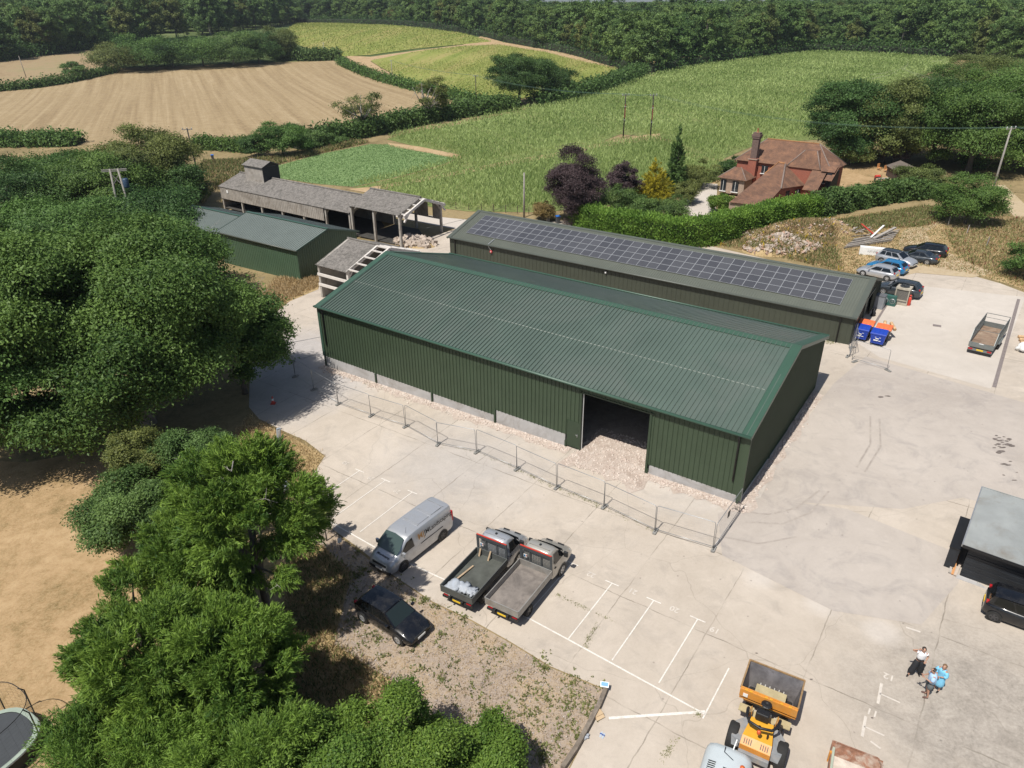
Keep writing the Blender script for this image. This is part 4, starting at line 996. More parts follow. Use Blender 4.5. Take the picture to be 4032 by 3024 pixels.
def car(name, label, cat, loc, heading, paintm, P, group=None):
    """P: L length, W width, wb wheelbase, fo front overhang, belt profile [(x from rear, z)], cabin (rear base, rear top, front top, front base), roof z, wheel radius"""
    t = thing(name, label, cat, loc, heading, group, tilt=True)
    L, Wd, wb, fo, r = P['L'], P['W'] / 2, P['wb'], P['fo'], P['r']
    xo = -(L - fo - wb / 2)                       # origin midway between the axles, nose to +x
    X = lambda x: x + xo
    prof = P['belt']; rings = []
    for x, z in prof:
        e = min(x, L - x); w = Wd * (1 - .2 * max(0, 1 - e / .5) ** 2.2)
        zb = .2 + .14 * max(0, 1 - e / .45)
        rings.append(ring(X(x), z, zb, w))
    mb = MB(); mb.loft(rings, paintm); body = mb.build('body', t, smooth=True, auto=50)
    a, b, c, d = P['cab']; zr = P['roof']; zb = lambda x: float(np.interp(x, [p[0] for p in prof], [p[1] for p in prof])) - .03
    wb_, wt = Wd * .93, Wd * P.get('tuck', .72)
    z0, z1 = zb(a), zb(d)
    C = lambda x, y, z: Vector((X(x), y, z))
    # roof with a slight crown
    mb = MB(); n = 6; vs = []
    for i in range(n + 1):
        u = i / n; x = b + (c - b) * u; zz = zr - .05 * (2 * u - 1) ** 2
        for y, dz in ((-wt, -.05), (-wt * .8, -.005), (0, .015), (wt * .8, -.005), (wt, -.05)): vs.append(C(x, y, zz + dz))
    fs = [(i * 5 + k, i * 5 + k + 1, (i + 1) * 5 + k + 1, (i + 1) * 5 + k) for i in range(n) for k in range(4)]
    mb.mesh(vs, fs, P.get('roofmat', paintm)); mb.build('roof', t, smooth=True)
    # pillars and sides as one shell
    mb = MB()
    zt = zr - .1
    for s in (-1, 1):
        q = [C(a, s * wb_ * .96, z0), C(d, s * wb_ * .96, z1), C(c, s * wt, zt), C(b, s * wt, zt)]
        mb.mesh(q, [(0, 1, 2, 3)], paintm)
    mb.mesh([C(a, -wb_ * .96, z0), C(a, wb_ * .96, z0), C(b, wt, zt), C(b, -wt, zt)], [(0, 1, 2, 3)], paintm)
    mb.mesh([C(d, -wb_ * .96, z1), C(d, wb_ * .96, z1), C(c, wt, zt), C(c, -wt, zt)], [(0, 1, 2, 3)], paintm)
    mb.build('cabin_shell', t)
    def panel(nm, q, k0, k1, m0, m1, mat, out):
        # a pane inside the quad q (bottom a,b; top b,a), moved outward
        A, B, C_, D = q; f = lambda u, v: (A.lerp(B, u)).lerp(D.lerp(C_, u), v) + out
        mb = MB(); g = [f(k0, m0), f(k1, m0), f(k1, m1), f(k0, m1)]; mb.mesh(g, [(0, 1, 2, 3)], mat); return mb.build(nm, t)
    gl = m_glass
    for s in (-1, 1):
        q = [C(a, s * wb_ * .96, z0), C(d, s * wb_ * .96, z1), C(c, s * wt, zt), C(b, s * wt, zt)]; o = Vector((0, s * .012, .002))
        for k0, k1 in P.get('side', [(.1, .47), (.5, .88)]): panel('side_window', q, k0, k1, .14, .93, gl, o)
    q = [C(d, -wb_ * .96, z1), C(d, wb_ * .96, z1), C(c, wt, zt), C(c, -wt, zt)]; panel('windscreen', q, .05, .95, .04, .96, P.get('screen', gl), Vector((.012, 0, .008)))
    q = [C(a, -wb_ * .96, z0), C(a, wb_ * .96, z0), C(b, wt, zt), C(b, -wt, zt)]; panel('rear_window', q, .1, .9, .2, .92, gl, Vector((-.012, 0, .006)))
    xf, xr = X(L - fo), X(L - fo - wb)
    for x in (xf, xr):
        for s in (-1, 1):
            mb = MB(); mb.lathe((x, s * (Wd - .02), r), [(0, 0), (r + .055, 0), (r + .055, s * .035), (r * .95, s * .035)], m_trim, 20, 'Y'); mb.build('wheel_arch', t)
            wheel(t, x, s * (Wd - .085), r, .2, P.get('rim', m_rim), s)
    for s in (-1, 1):
        zf = zb(L - .25) - .09; mb = MB(); mb.loft([[(X(L - .5), s * Wd * .9, zf + .02), (X(L - .5), s * Wd * .99, zf - .08), (X(L - .5), s * Wd * .8, zf - .1)], [(X(L - .13), s * Wd * .62, zf - .02), (X(L - .13), s * Wd * .82, zf - .1), (X(L - .1), s * Wd * .62, zf - .16)]], m_lamp); mb.build('headlight', t)
        zt_ = P.get('tailz', .85); mb = MB(); mb.box((X(.14), s * Wd * .74, zt_), (.16, .16, .17), m_tail); mb.build('tail_light', t, bevel=.03)
        mb = MB(); mb.box((X(d - .38), s * (Wd + .07), z1 + .1), (.16, .2, .13), paintm); mb.build('wing_mirror', t, bevel=.04)
    mb = MB(); mb.box((X(L - .045), 0, .48), (.08, Wd * 1.05, .22), m_trim); mb.build('grille', t, bevel=.02)
    mb = MB(); mb.box((X(L) + .005, 0, .42), (.03, .52, .11), m_plate_w); mb.build('number_plate', t)
    mb = MB(); mb.box((X(0) - .0, 0, P.get('platez', .62)), (.04, .52, .11), m_plate_y); mb.build('number_plate', t)
    mb = MB(); mb.box((X(.06), 0, .42), (.12, Wd * 1.5, .16), m_trim); mb.build('bumper', t, bevel=.04)
    return t
HATCH = dict(L=4.25, W=1.77, wb=2.62, fo=.88, r=.315, roof=1.46, cab=(.12, .55, 2.35, 3.15), tailz=.95,
    belt=[(0, .55), (.05, .92), (.2, .99), (1.0, .97), (2.2, .94), (3.1, .93), (3.6, .84), (4.0, .72), (4.2, .58), (4.25, .42)])
SUV = dict(L=4.35, W=1.82, wb=2.58, fo=.9, r=.35, roof=1.62, cab=(.15, .6, 2.45, 3.2), tailz=1.05, side=[(.08, .3), (.33, .58), (.61, .9)],
    belt=[(0, .6), (.05, 1.0), (.2, 1.1), (1.0, 1.08), (2.2, 1.05), (3.2, 1.03), (3.7, .95), (4.1, .82), (4.3, .65), (4.35, .45)])
COUPE = dict(L=4.65, W=1.82, wb=2.76, fo=.9, r=.335, roof=1.37, cab=(.75, 1.45, 2.5, 3.35), tailz=.85, side=[(.12, .46), (.5, .88)],
    belt=[(0, .5), (.05, .82), (.25, .92), (.8, .95), (2.2, .9), (3.3, .88), (3.9, .8), (4.4, .68), (4.6, .55), (4.65, .4)])
ESTATE = dict(L=4.7, W=1.83, wb=2.76, fo=.95, r=.33, roof=1.47, cab=(.12, .5, 2.55, 3.4), tailz=.95, side=[(.08, .3), (.33, .6), (.63, .9)],
    belt=[(0, .55), (.05, .92), (.25, 1.0), (1.0, .98), (2.2, .95), (3.4, .92), (3.9, .84), (4.4, .72), (4.65, .58), (4.7, .42)])
SMALL = dict(L=3.8, W=1.7, wb=2.46, fo=.78, r=.3, roof=1.52, cab=(.12, .35, 2.2, 3.05), tailz=1.0, rim=m_rimd, side=[(.08, .42), (.45, .9)],
    belt=[(0, .6), (.04, .95), (.15, 1.03), (1.0, 1.0), (2.2, .96), (3.0, .94), (3.4, .84), (3.65, .7), (3.77, .55), (3.8, .42)])
R_ = math.radians
def by_wheels(rear, front, side, half):           # vehicle origin from the visible tyre contacts
    a = Vector(rear); b = Vector(front); d = (b - a); d.z = 0; d.normalize(); n = Vector((-d.y, d.x, 0)) * side
    c = (a + b) / 2 - n * half; return (c.x, c.y, Tz(c.x, c.y) + .02), math.atan2(d.y, d.x)
loc, h = by_wheels((-8.11, 28.29, 0), (-5.68, 26.45, 0), -1, .8)
car('parked_car', 'black hatchback parked on the stony waste under the conifers', 'car', loc, h, m_blackp, dict(HATCH, screen=m_glassm))
g = 'cars parked by the rubble heap'
loc, h = by_wheels((41.26, 75.31, 0), (39.46, 77.27, 0), 1, .82); car('parked_car', 'pale silver hatchback with its nose behind the solar barn roof', 'car', loc, h, m_silver, HATCH, g)
car('parked_car', 'bright blue hatchback squeezed between silver hatchback and silver off-roader', 'car', (42.75, 78.45, Tz(42.7, 78.4)), h, m_bluep, HATCH, g)
loc, h2 = by_wheels((43.13, 81.3, 0), (45.05, 78.99, 0), -1, .85); car('parked_car', 'silver off-roader facing the opposite way to its neighbours', 'car', loc, h2, m_silver, dict(SUV, roofmat=m_greyp), g)
car('parked_car', 'dark grey coupe parked beside the silver off-roader', 'car', (47.6, 81.7, Tz(47, 81)), h + R_(6), m_greyp, COUPE, g)
car('parked_car', 'black estate car farthest along the row by the dry track', 'car', (49.75, 83.9, Tz(49, 83)), h + R_(10), m_blackp, ESTATE, g)
loc, h = by_wheels((41.16, 69.83, 0), (39.07, 71.62, 0), 1, .86); car('parked_car', 'dark off-roader parked close to the gable of the solar barn', 'car', loc, h, m_greyp, SUV)
hy = R_(-36); d = Vector((math.cos(hy), math.sin(hy), 0)); n = Vector((d.y, -d.x, 0))
c = Vector((24.44, 26.94, 0)) + d * 1.23 - n * .76
car('parked_car', 'black small hatchback with dark wheels in front of the black shed', 'car', (c.x, c.y, Tz(c.x, c.y)), hy, m_blackp, SMALL)

# ---- lettered silver van
def text_mesh(name, body, size, mat, parent, M4, bold=0.0, align='LEFT'):
    cu = bpy.data.curves.new(name, 'FONT'); cu.body = body; cu.size = size; cu.align_x = align; cu.align_y = 'CENTER'; cu.offset = bold
    t = bpy.data.objects.new(name, cu); me = bpy.data.meshes.new_from_object(t); bpy.data.objects.remove(t); me.name = name
    me.transform(M4); me.materials.append(mat); o = bpy.data.objects.new(name, me); COL.objects.link(o); o.parent = parent; return o
loc, h = by_wheels((-4.25, 34.6, 0), (-6.32, 31.94, 0), 1, .95)
van = thing('van', 'silver panel van with dark landscaping lettering parked nose to the trees', 'van', loc, h, tilt=True)
L, xo = 5.34, -(5.34 - 1.0 - 1.65)
X = lambda x: x + xo
st = [(0, 1.9, .5, .86), (.03, 1.94, .36, .93), (.25, 1.97, .3, .97), (1.5, 2.0, .28, .985), (3.0, 2.0, .28, .985), (3.55, 1.97, .28, .985), (3.75, 1.9, .28, .985), (4.1, 1.64, .28, .985), (4.45, 1.32, .28, .98), (4.62, 1.16, .28, .975), (4.9, 1.06, .28, .96), (5.15, .95, .28, .9), (5.28, .8, .3, .82), (5.34, .62, .36, .72)]
rings = []
for x, zt, zb, w in st:
    tk = .80 if x < 4.5 else .86
    hgt = zt - zb
    half = [(0, zt), (w * tk * .75, zt - .015), (w * tk, zt - .07), (w * (tk + .07), zt - .2), (w * .97, zb + hgt * .52), (w, zb + hgt * .4), (w, zb + hgt * .2), (w * .95, zb), (0, zb)]
    if x > 4.5: half = [(0, zt), (w * .6, zt - .01), (w * .85, zt - .05), (w * .95, zt - .13), (w, zb + hgt * .55), (w, zb + hgt * .4), (w, zb + hgt * .2), (w * .95, zb), (0, zb)]
    rings.append([(X(x), -y, z) for y, z in half] + [(X(x), y, z) for y, z in half[1:-1][::-1]])
mb = MB(); mb.loft(rings, m_silver); mb.build('body', van, smooth=True, auto=45)
mb = MB(); mb.mesh([(X(4.60), -.80, 1.18), (X(4.60), .80, 1.18), (X(4.33), .86, 1.42), (X(3.83), .72, 1.865), (X(3.78), 0, 1.915), (X(3.83), -.72, 1.865), (X(4.33), -.86, 1.42)], [(0, 1, 2, 3, 4, 5, 6)], m_glassl)
for v_ in range(len(mb.v)): mb.v[v_] = (mb.v[v_][0] + .035, mb.v[v_][1], mb.v[v_][2] + .03)
mb.build('windscreen', van)
for s in (-1, 1):
    mb = MB(); mb.mesh([(X(3.35), s * .965, 1.14), (X(4.42), s * .965, 1.14), (X(4.25), s * .93, 1.38), (X(3.85), s * .86, 1.68), (X(3.4), s * .855, 1.74)], [(0, 1, 2, 3, 4)], m_glass)
    for v_ in range(len(mb.v)): mb.v[v_] = (mb.v[v_][0], mb.v[v_][1] + s * .02, mb.v[v_][2])
    mb.build('side_window', van)
    mb = MB(); mb.box((X(4.3), s * 1.1, 1.2), (.14, .24, .28), m_silver); mb.box((X(4.32), s * 1.0, 1.1), (.08, .2, .06), m_trim); mb.build('wing_mirror', van, bevel=.03)
    mb = MB(); mb.loft([[(X(4.82), s * .93, .98), (X(4.85), s * .96, .82), (X(4.82), s * .8, .9)], [(X(5.2), s * .6, .86), (X(5.22), s * .8, .74), (X(5.28), s * .62, .7)]], m_lamp); mb.build('headlight', van)
    mb = MB(); mb.box((X(.02), s * .9, 1.2), (.06, .12, .7), m_tail); mb.build('tail_light', van)
    mb = MB(); mb.box((X(1.9), s * .985, .98), (1.9, .025, .04), m_trim); mb.build('sliding_rail', van)
    for xx in (1.0, 4.34):
        mb = MB(); mb.lathe((X(xx), s * .965, .34), [(0, 0), (.4, 0), (.4, s * .035), (.3, s * .035)], m_trim, 20, 'Y'); mb.build('wheel_arch', van); wheel(van, X(xx), s * .9, .34, .22, m_rimd, s)
mb = MB()
for xx in (.45, 1.55, 2.65): mb.box((X(xx), 0, 2.0), (.06, 1.25, .03), m_silver)
mb.box((X(2.1), 0, 2.01), (.9, 1.2, .015), m_silver); mb.box((X(1.0), 0, 2.01), (.9, 1.2, .015), m_silver); mb.build('roof_rib', van)
mb = MB(); mb.box((X(5.29), 0, .66), (.08, 1.1, .26), m_trim); mb.build('grille', van, bevel=.03)
mb = MB(); mb.box((X(5.28), 0, .36), (.18, 1.7, .22), m_trim); mb.build('bumper', van, bevel=.05)
mb = MB(); mb.box((X(5.38), 0, .45), (.02, .52, .11), m_plate_w); mb.build('number_plate', van)
mb = MB(); mb.tube([(X(3.5), .5, 1.98), (X(3.42), .52, 2.35)], .008, m_trim, 5); mb.build('aerial', van)
m_let = M('dark_lettering', (.025, .025, .028), .5, var=.05); m_gold = M('gold_lettering', (.35, .19, .07), .5, var=.05)
tl = math.atan2(.14, .75)
side4 = Matrix.Translation((X(3.05), .965, 1.52)) @ Matrix.Rotation(R_(180), 4, 'Z') @ Matrix.Rotation(R_(90) - tl, 4, 'X')
text_mesh('lettering', 'JMLandscaping', .4, m_let, van, side4 @ Matrix.Translation((.55, 0, .03)), .007)
text_mesh('emblem', 'M|', .5, m_gold, van, side4 @ Matrix.Translation((.02, 0, .03)), .012)
text_mesh('lettering', 'JMLandscaping', .17, m_let, van, Matrix.Translation((X(4.93), 0, 1.075)) @ Matrix.Rotation(R_(90), 4, 'Z') @ Matrix.Rotation(R_(21), 4, 'X'), .004, 'CENTER')

# ---- tipper pickups
m_bedfloor = M('muddy_bed_floor', (.2, .175, .155), .9, var=.3, scale=1.6, dirt=(.12, .105, .095)); m_bedside = M('dropside_alloy', (.33, .32, .30), .5, .35, var=.15, scale=2, dirt=(.25, .22, .19))
m_beddark = M('dark_dirty_bed', (.075, .08, .07), .85, var=.3, scale=1.5, dirt=(.05, .055, .045)); m_head = M('grey_headboard', (.07, .078, .085), .55, .2, var=.1); m_redtape = M('red_stripe', (.5, .05, .03), .5, var=.05)
def pickup(label, loc, h, cabpaint, floor, sides):
    t = thing('pickup_truck', label, 'pickup truck', loc, h, 'dropside pickups side by side', tilt=True)
    # origin midway between the axles; nose +x
    f, r = 1.8, -1.8
    st = [(.7, 2.14, .5, .92), (.76, 2.2, .42, .96), (1.05, 2.24, .4, .99), (1.38, 2.2, .4, 1.0), (1.55, 2.08, .4, 1.0), (1.85, 1.74, .4, 1.0), (2.1, 1.48, .4, 1.0), (2.3, 1.38, .4, .99), (2.75, 1.24, .4, .96), (3.05, 1.02, .42, .9), (3.15, .75, .46, .8)]
    f += 0.0; rings = []
    for x, zt, zb, w in st:
        hgt = zt - zb; w *= .98
        if x < 2.05: half = [(0, zt), (w * .6, zt - .02), (w * .8, zt - .08), (w * .86, zt - .2), (w * .97, zb + hgt * .52), (w, zb + hgt * .4), (w, zb + hgt * .2), (w * .96, zb), (0, zb)]
        else: half = [(0, zt), (w * .6, zt - .01), (w * .85, zt - .05), (w * .95, zt - .13), (w, zb + hgt * .55), (w, zb + hgt * .4), (w, zb + hgt * .2), (w * .95, zb), (0, zb)]
        rings.append([(x, -y, z) for y, z in half] + [(x, y, z) for y, z in half[1:-1][::-1]])
    mb = MB(); mb.loft(rings, cabpaint); mb.build('cab', t, smooth=True, auto=45)
    mb = MB(); mb.mesh([(2.13, -.8, 1.5), (2.13, .8, 1.5), (1.93, .86, 1.7), (1.6, .72, 2.08), (1.56, 0, 2.13), (1.6, -.72, 2.08), (1.93, -.86, 1.7)], [(0, 1, 2, 3, 4, 5, 6)], m_glass); mb.build('windscreen', t)
    mb = MB(); mb.tube([(2.12, -.78, 1.5), (2.2, 0, 1.47), (2.12, .78, 1.5)], .05, m_trim, 6); mb.box((2.72, .38, 1.26), (.1, .4, .03), m_trim); mb.box((2.72, -.38, 1.26), (.1, .4, .03), m_trim); mb.build('bonnet_vent', t)
    for s in (-1, 1):
        mb = MB(); mb.mesh([(.95, s * .985, 1.34), (2.0, s * .985, 1.34), (1.84, s * .95, 1.62), (1.58, s * .89, 1.95), (1.0, s * .875, 2.0)], [(0, 1, 2, 3, 4)], m_glass); mb.build('side_window', t)
        mb = MB(); mb.box((1.92, s * 1.14, 1.45), (.14, .26, .34), m_trim); mb.box((1.95, s * 1.02, 1.35), (.08, .16, .06), m_trim); mb.build('wing_mirror', t, bevel=.03)
        mb = MB(); mb.loft([[(2.8, s * .93, 1.08), (2.82, s * .96, .95), (2.8, s * .8, 1.0)], [(3.05, s * .62, .98), (3.07, s * .8, .86), (3.1, s * .62, .82)]], m_lamp); mb.build('headlight', t)
        mb = MB(); mb.box((1.02, s * .99, 1.1), (.16, .03, .05), m_trim); mb.build('door_handle', t)
        for x in (1.8, -1.8):
            if x > 0: mb = MB(); mb.lathe((x, s * .95, .36), [(0, 0), (.42, 0), (.42, s * .045), (.32, s * .045)], m_trim, 20, 'Y'); mb.build('wheel_arch', t)
            wheel(t, x, s * (.89 if x > 0 else .84), .36, .22 if x > 0 else .34, m_rim if x > 0 else m_rimd, s)
        mb = MB(); mb.box((-2.88, s * .75, .62), (.06, .3, .12), m_tail); mb.build('tail_light', t)
    mb = MB(); mb.box((.95, 0, 2.25), (.05, 1.3, .02), cabpaint); mb.box((1.1, .0, 2.27), (.12, .1, .07), m_trim); mb.build('roof_marker', t)
    # bed
    b0, b1, bw, fz = -2.95, .5, 1.03, .86
    mb = MB(); mb.box(((b0 + b1) / 2, 0, fz), (b1 - b0, 2 * bw, .06), floor); mb.build('bed_floor', t)
    for s in (-1, 1):
        mb = MB(); mb.box(((b0 + b1) / 2, s * bw, fz + .2), (b1 - b0, .035, .42), sides); mb.box(((b0 + b1) / 2, s * (bw + .005), fz + .41), (b1 - b0, .05, .03), sides); mb.build('dropside', t)
    mb = MB(); mb.box((b0, 0, fz + .2), (.035, 2 * bw, .42), sides); mb.box((b0, 0, fz + .41), (.05, 2 * bw, .03), sides); mb.build('tailboard', t)
    mb = MB(); mb.box((b1 + .02, 0, fz + .2), (.04, 2 * bw, .44), sides); mb.build('bulkhead', t)
    mb = MB(); x = b1 + .08
    for s in (-1, 1): mb.box((x, s * .98, 1.55), (.08, .08, 1.35), m_head)
    mb.box((x, 0, 1.14), (.06, 2.0, .26), m_head); mb.box((x, 0, 2.12), (.06, 2.0, .2), m_head)
    for s, w in ((-.66, .5), (0, .62), (.66, .5)):
        mb.box((x, s - w / 2 - .03, 1.63), (.05, .06, .9), m_head)
        for k in range(8): mb.box((x, s, 1.3 + k * .095), (.015, w, .015), m_head)
        for k in range(6): mb.box((x, s - w / 2 + (k + .5) * w / 6, 1.63), (.012, .012, .75), m_head)
    mb.box((x, .93, 1.63), (.05, .1, .9), m_head); mb.build('headboard', t)
    mb = MB(); mb.box((x - .0, 0, 2.235), (.075, 2.0, .035), m_redtape); mb.build('red_stripe', t)
    mb = MB(); mb.box((x - .045, .66, 1.62), (.02, .22, .2), m_plate_w); mb.box((x - .058, .70, 1.62), (.01, .1, .14), m_bluep); mb.box((x - .058, .585, 1.65), (.01, .05, .1), m_tail); mb.build('badge', t)
    mb = MB()
    for s in (-.4, .4): mb.box((-.6, s, .68), (5.0, .1, .2), m_trim)
    mb.box((-2.9, 0, .56), (.1, 1.9, .14), m_trim); mb.build('chassis', t)
    mb = MB(); mb.box((-2.97, -.0, .58), (.02, .52, .11), m_plate_y); mb.build('number_plate', t)
    mb = MB(); mb.box((3.1, 0, .6), (.1, 1.7, .3), m_trim); mb.build('bumper', t, bevel=.04)
    return t
loc, h = by_wheels((.82, 28.24, 0), (2.77, 31.28, 0), -1, .93)
m_tan = paint('pale_gold_paint', (.42, .4, .36), .35, .3)
p2 = pickup('dropside pickup with empty muddy bed, beside the free parking bays', loc, h, m_tan, m_bedfloor, m_bedside)
loc1 = (loc[0] - 2.45, loc[1] + 1.05); p1 = pickup('dropside pickup with crumpled sacks in its dark bed', (*loc1, Tz(*loc1) + .02), h + .01, m_silver, m_beddark, M('dark_dropside', (.1, .105, .1), .6, .2, var=.2, scale=2))
P1 = Matrix.Translation((*loc1, Tz(*loc1) + .02)) @ Matrix.Rotation(h, 4, 'Z')
def lump(name, mat, dims, seed, sub=3, amp=.35, freq=2.0):
    """a crumpled closed lump"""
    bm = bmesh.new(); bmesh.ops.create_icosphere(bm, subdivisions=sub, radius=.5)
    rg = np.random.default_rng(seed); K = rg.normal(size=(7, 3)) * freq * 2; ph = rg.uniform(0, 6.28, 7)
    for v in bm.verts:
        p = np.array(v.co); s = sum(math.sin(K[i] @ p * 2 + ph[i]) for i in range(7)) / 7
        v.co = v.co * (1 + amp * s * 1.6)
        v.co = Vector((v.co.x * dims[0], v.co.y * dims[1], max(-.35, v.co.z) * dims[2]))
    me = bpy.data.meshes.new(name); bm.to_mesh(me); bm.free(); me.materials.append(mat); me.polygons.foreach_set('use_smooth', [True] * len(me.polygons))
    o = bpy.data.objects.new(name, me); COL.objects.link(o); return o
m_sack = M('white_woven_sack', (.36, .385, .42), .6, var=.12, scale=5, dirt=(.38, .42, .48))
for i, (x, y, sx_, sy_, lab) in enumerate(((-2.45, .55, .9, .8, 'crumpled white builders sack at the bed corner of the pickup'), (-2.3, -.1, .9, .75, 'crumpled white builders sack in the middle of the pickup tail'), (-2.35, -.55, .65, .6, 'bundled pale sack nearest the pickup tail edge'))):
    o = lump('rubble_sack', m_sack, (sx_, sy_, .3), 20 + i, 3, .45, 2.5); p = P1 @ Vector((x, y, .98)); o.location = p; o.rotation_euler = (0, 0, h + i); tag(o, lab, 'sack', 'sacks in the dark pickup bed')
m_stick = M('raw_timber', (.42, .31, .2), .8, var=.2)
for i, (a, b, lab) in enumerate((((-1.9, .7, .93), (-.6, .55, .93), 'long plank lying along the dark pickup bed'), ((.2, .1, .9), (.42, .05, 1.45), 'short timber stake leaning on the pickup headboard'), ((.25, .75, .9), (.42, .75, 1.35), 'thin timber stake at the corner of the pickup headboard'))):
    mb = MB(); mb.beam(P1 @ Vector(a), P1 @ Vector(b), .1, .04, m_stick); tag(mb.build('timber_stake', None), lab, 'timber')

# ---- mesh sided trailer
tc = [Vector(v) for v in ((39.92, 57.3), (41.34, 56.01), (44.91, 60.16), (43.8, 61.4))]
c = sum(tc, Vector((0, 0))) / 4; dv = ((tc[2] + tc[3]) - (tc[0] + tc[1])).normalized(); th = math.atan2(dv.y, dv.x)
tr = thing('trailer', 'grey twin axle trailer with tall mesh sides and brown wooden floor', 'trailer', (c.x, c.y, Tz(c.x, c.y)), th, tilt=True)
m_tgrey = M('galvanised_grey', (.2, .22, .215), .5, .4, var=.12, scale=4); m_tfloor = M('worn_ply_floor', (.22, .15, .105), .85, var=.3, scale=1.8, dirt=(.34, .26, .19))
TL, TW = 5.4, 1.86
mb = MB(); mb.box((0, 0, .66), (TL, TW, .06), m_tfloor); mb.build('floor', tr)
for s in (-1, 1):
    mb = MB(); mb.box((0, s * TW / 2, .86), (TL, .04, .42), m_tgrey); mb.build('side_panel', tr)
    mb = MB(); y = s * TW / 2; h0, h1 = 1.08, 1.95
    for k in range(9):
        x = -TL / 2 + .9 + k * (TL - .9) / 8; mb.box((x, y, (h0 + h1) / 2), (.04, .03, h1 - h0), m_tgrey)
    mb.beam((-TL / 2 + .9, y, h1), (TL / 2, y, h1), .04, .04, m_tgrey); mb.beam((-TL / 2, y, h0), (-TL / 2 + .9, y, h1), .04, .04, m_tgrey); mb.box((0, y, h0), (TL, .05, .04), m_tgrey)
    for k in range(70): mb.box((-TL / 2 + .2 + k * (TL - .25) / 69, y, (h0 + (h1 if k > 9 else h0 + .1 + k * .085)) / 2 + .0), (.008, .008, (h1 if k > 9 else h0 + .1 + k * .085) - h0), m_tgrey)
    for k in range(7): mb.box((.4, y, h0 + .12 + k * .12), (TL - 1.0, .008, .008), m_tgrey)
    mb.build('mesh_side', tr)
    for x in (-.45, .35): wheel(tr, x, s * (TW / 2 + .02), .3, .18, m_rimd, s)
    mb = MB(); mb.box((-.05, s * (TW / 2 + .03), .66), (1.7, .26, .05), m_tgrey); mb.build('mudguard', tr)
    mb = MB(); mb.box((-TL / 2 - .05, s * .72, .48), (.05, .34, .13), m_tail); mb.build('tail_light', tr)
mb = MB(); mb.box((-TL / 2, 0, .88), (.04, TW, .42), m_tgrey); mb.box((-TL / 2 - .03, 0, 1.05), (.02, .35, .06), m_white); mb.build('tailboard', tr)
mb = MB(); mb.box((TL / 2, 0, .9), (.04, TW, .5), m_tgrey); mb.beam((TL / 2, -TW / 2, 1.95), (TL / 2, TW / 2, 1.95), .04, .04, m_tgrey); mb.beam((TL / 2, -TW / 2, 1.55), (TL / 2, TW / 2, 1.55), .03, .03, m_tgrey); mb.build('headboard', tr)
mb = MB(); mb.beam((-TL / 2 + .9, -TW / 2, 1.95), (-TL / 2 + .9, TW / 2, 1.95), .03, .03, m_tgrey); mb.build('cross_bar', tr)
mb = MB(); mb.box((-TL / 2 - .03, 0, .44), (.04, TW, .22), m_tgrey); mb.box((-TL / 2 - .03, 0, .24), (.03, TW, .18), m_black); mb.build('light_board', tr)
mb = MB(); mb.box((-TL / 2 - .06, 0, .46), (.02, .52, .12), m_plate_y); mb.build('number_plate', tr)
mb = MB(); mb.beam((TL / 2, .5, .5), (TL / 2 + 1.3, 0, .5), .08, .1, m_tgrey); mb.beam((TL / 2, -.5, .5), (TL / 2 + 1.3, 0, .5), .08, .1, m_tgrey); mb.build('drawbar', tr)

# ---- site dumper
m_or = M('dumper_orange', (.58, .235, .035), .45, var=.12, scale=3, dirt=(.48, .26, .08), spec=.5); m_yel = M('dumper_yellow', (.66, .33, .03), .4, var=.08, scale=3)
m_skipin = M('worn_steel', (.22, .205, .205), .38, .6, var=.3, scale=2.2, dirt=(.11, .095, .09)); m_rust = M('rusty_edge', (.27, .17, .08), .85, var=.3, scale=6); m_mudgrey = M('grey_mudguard', (.23, .24, .25), .7, var=.15, scale=3, dirt=(.33, .28, .23)); m_buff = M('buff_paint', (.42, .35, .2), .6, var=.15)
dh = R_(60.5); dc = Vector((10.95, 21.15, 0))
dm = thing('dumper', 'orange site dumper with its empty tipping skip and black roll bar', 'dumper', (dc.x, dc.y, Tz(dc.x, dc.y)), dh)
# skip: open hopper at the front (+x)
def hopper(x0, x1, w0, w1, z0, z1):
    o = [(x0 - .12, -w1, z1), (x1, -w1, z1 - .02), (x1, w1, z1 - .02), (x0 - .12, w1, z1)]; i = [(x0 + .16, -w0, z0), (x1 - .55, -w0, z0), (x1 - .55, w0, z0), (x0 + .16, w0, z0)]
    return o, i
o_, i_ = hopper(.42, 2.0, .98, 1.2, .72, 1.72)
mb = MB()
mb.mesh(o_ + i_, [(4, 5, 6, 7), (0, 1, 5, 4), (1, 2, 6, 5), (2, 3, 7, 6), (3, 0, 4, 7)], m_skipin); mb.build('skip_lining', dm)
mb = MB(); e = .035; oo = [(a + (-e if a < 1 else e), b + (-e if b < 0 else e), z) for a, b, z in o_]; ii = [(a + (-e if a < 1 else e), b + (-e if b < 0 else e), z - .04) for a, b, z in i_]
mb.mesh(oo + ii, [(7, 6, 5, 4), (4, 5, 1, 0), (5, 6, 2, 1), (6, 7, 3, 2), (7, 4, 0, 3)], m_or)
for a, b in ((0, 1), (1, 2), (2, 3), (3, 0)): mb.beam(Vector(o_[a]), Vector(o_[b]), .07, .06, m_or if (a, b) == (3, 0) else m_rust)
mb.box((.24, 0, 1.5), (.1, 2.42, .42), m_or); mb.beam((.3, -1.2, 1.1), (.3, 1.2, 1.1), .05, .06, m_or)
for y in (-.9, -.55, -.1, .1, .75, .95): mb.box((.235, y, 1.73), (.1, .12, .012), m_yel)
sk = mb.build('skip', dm)
mb = MB(); mb.box((.17, .95, 1.45), (.02, .2, .18), m_plate_w); mb.build('warning_sign', dm)
mb = MB()
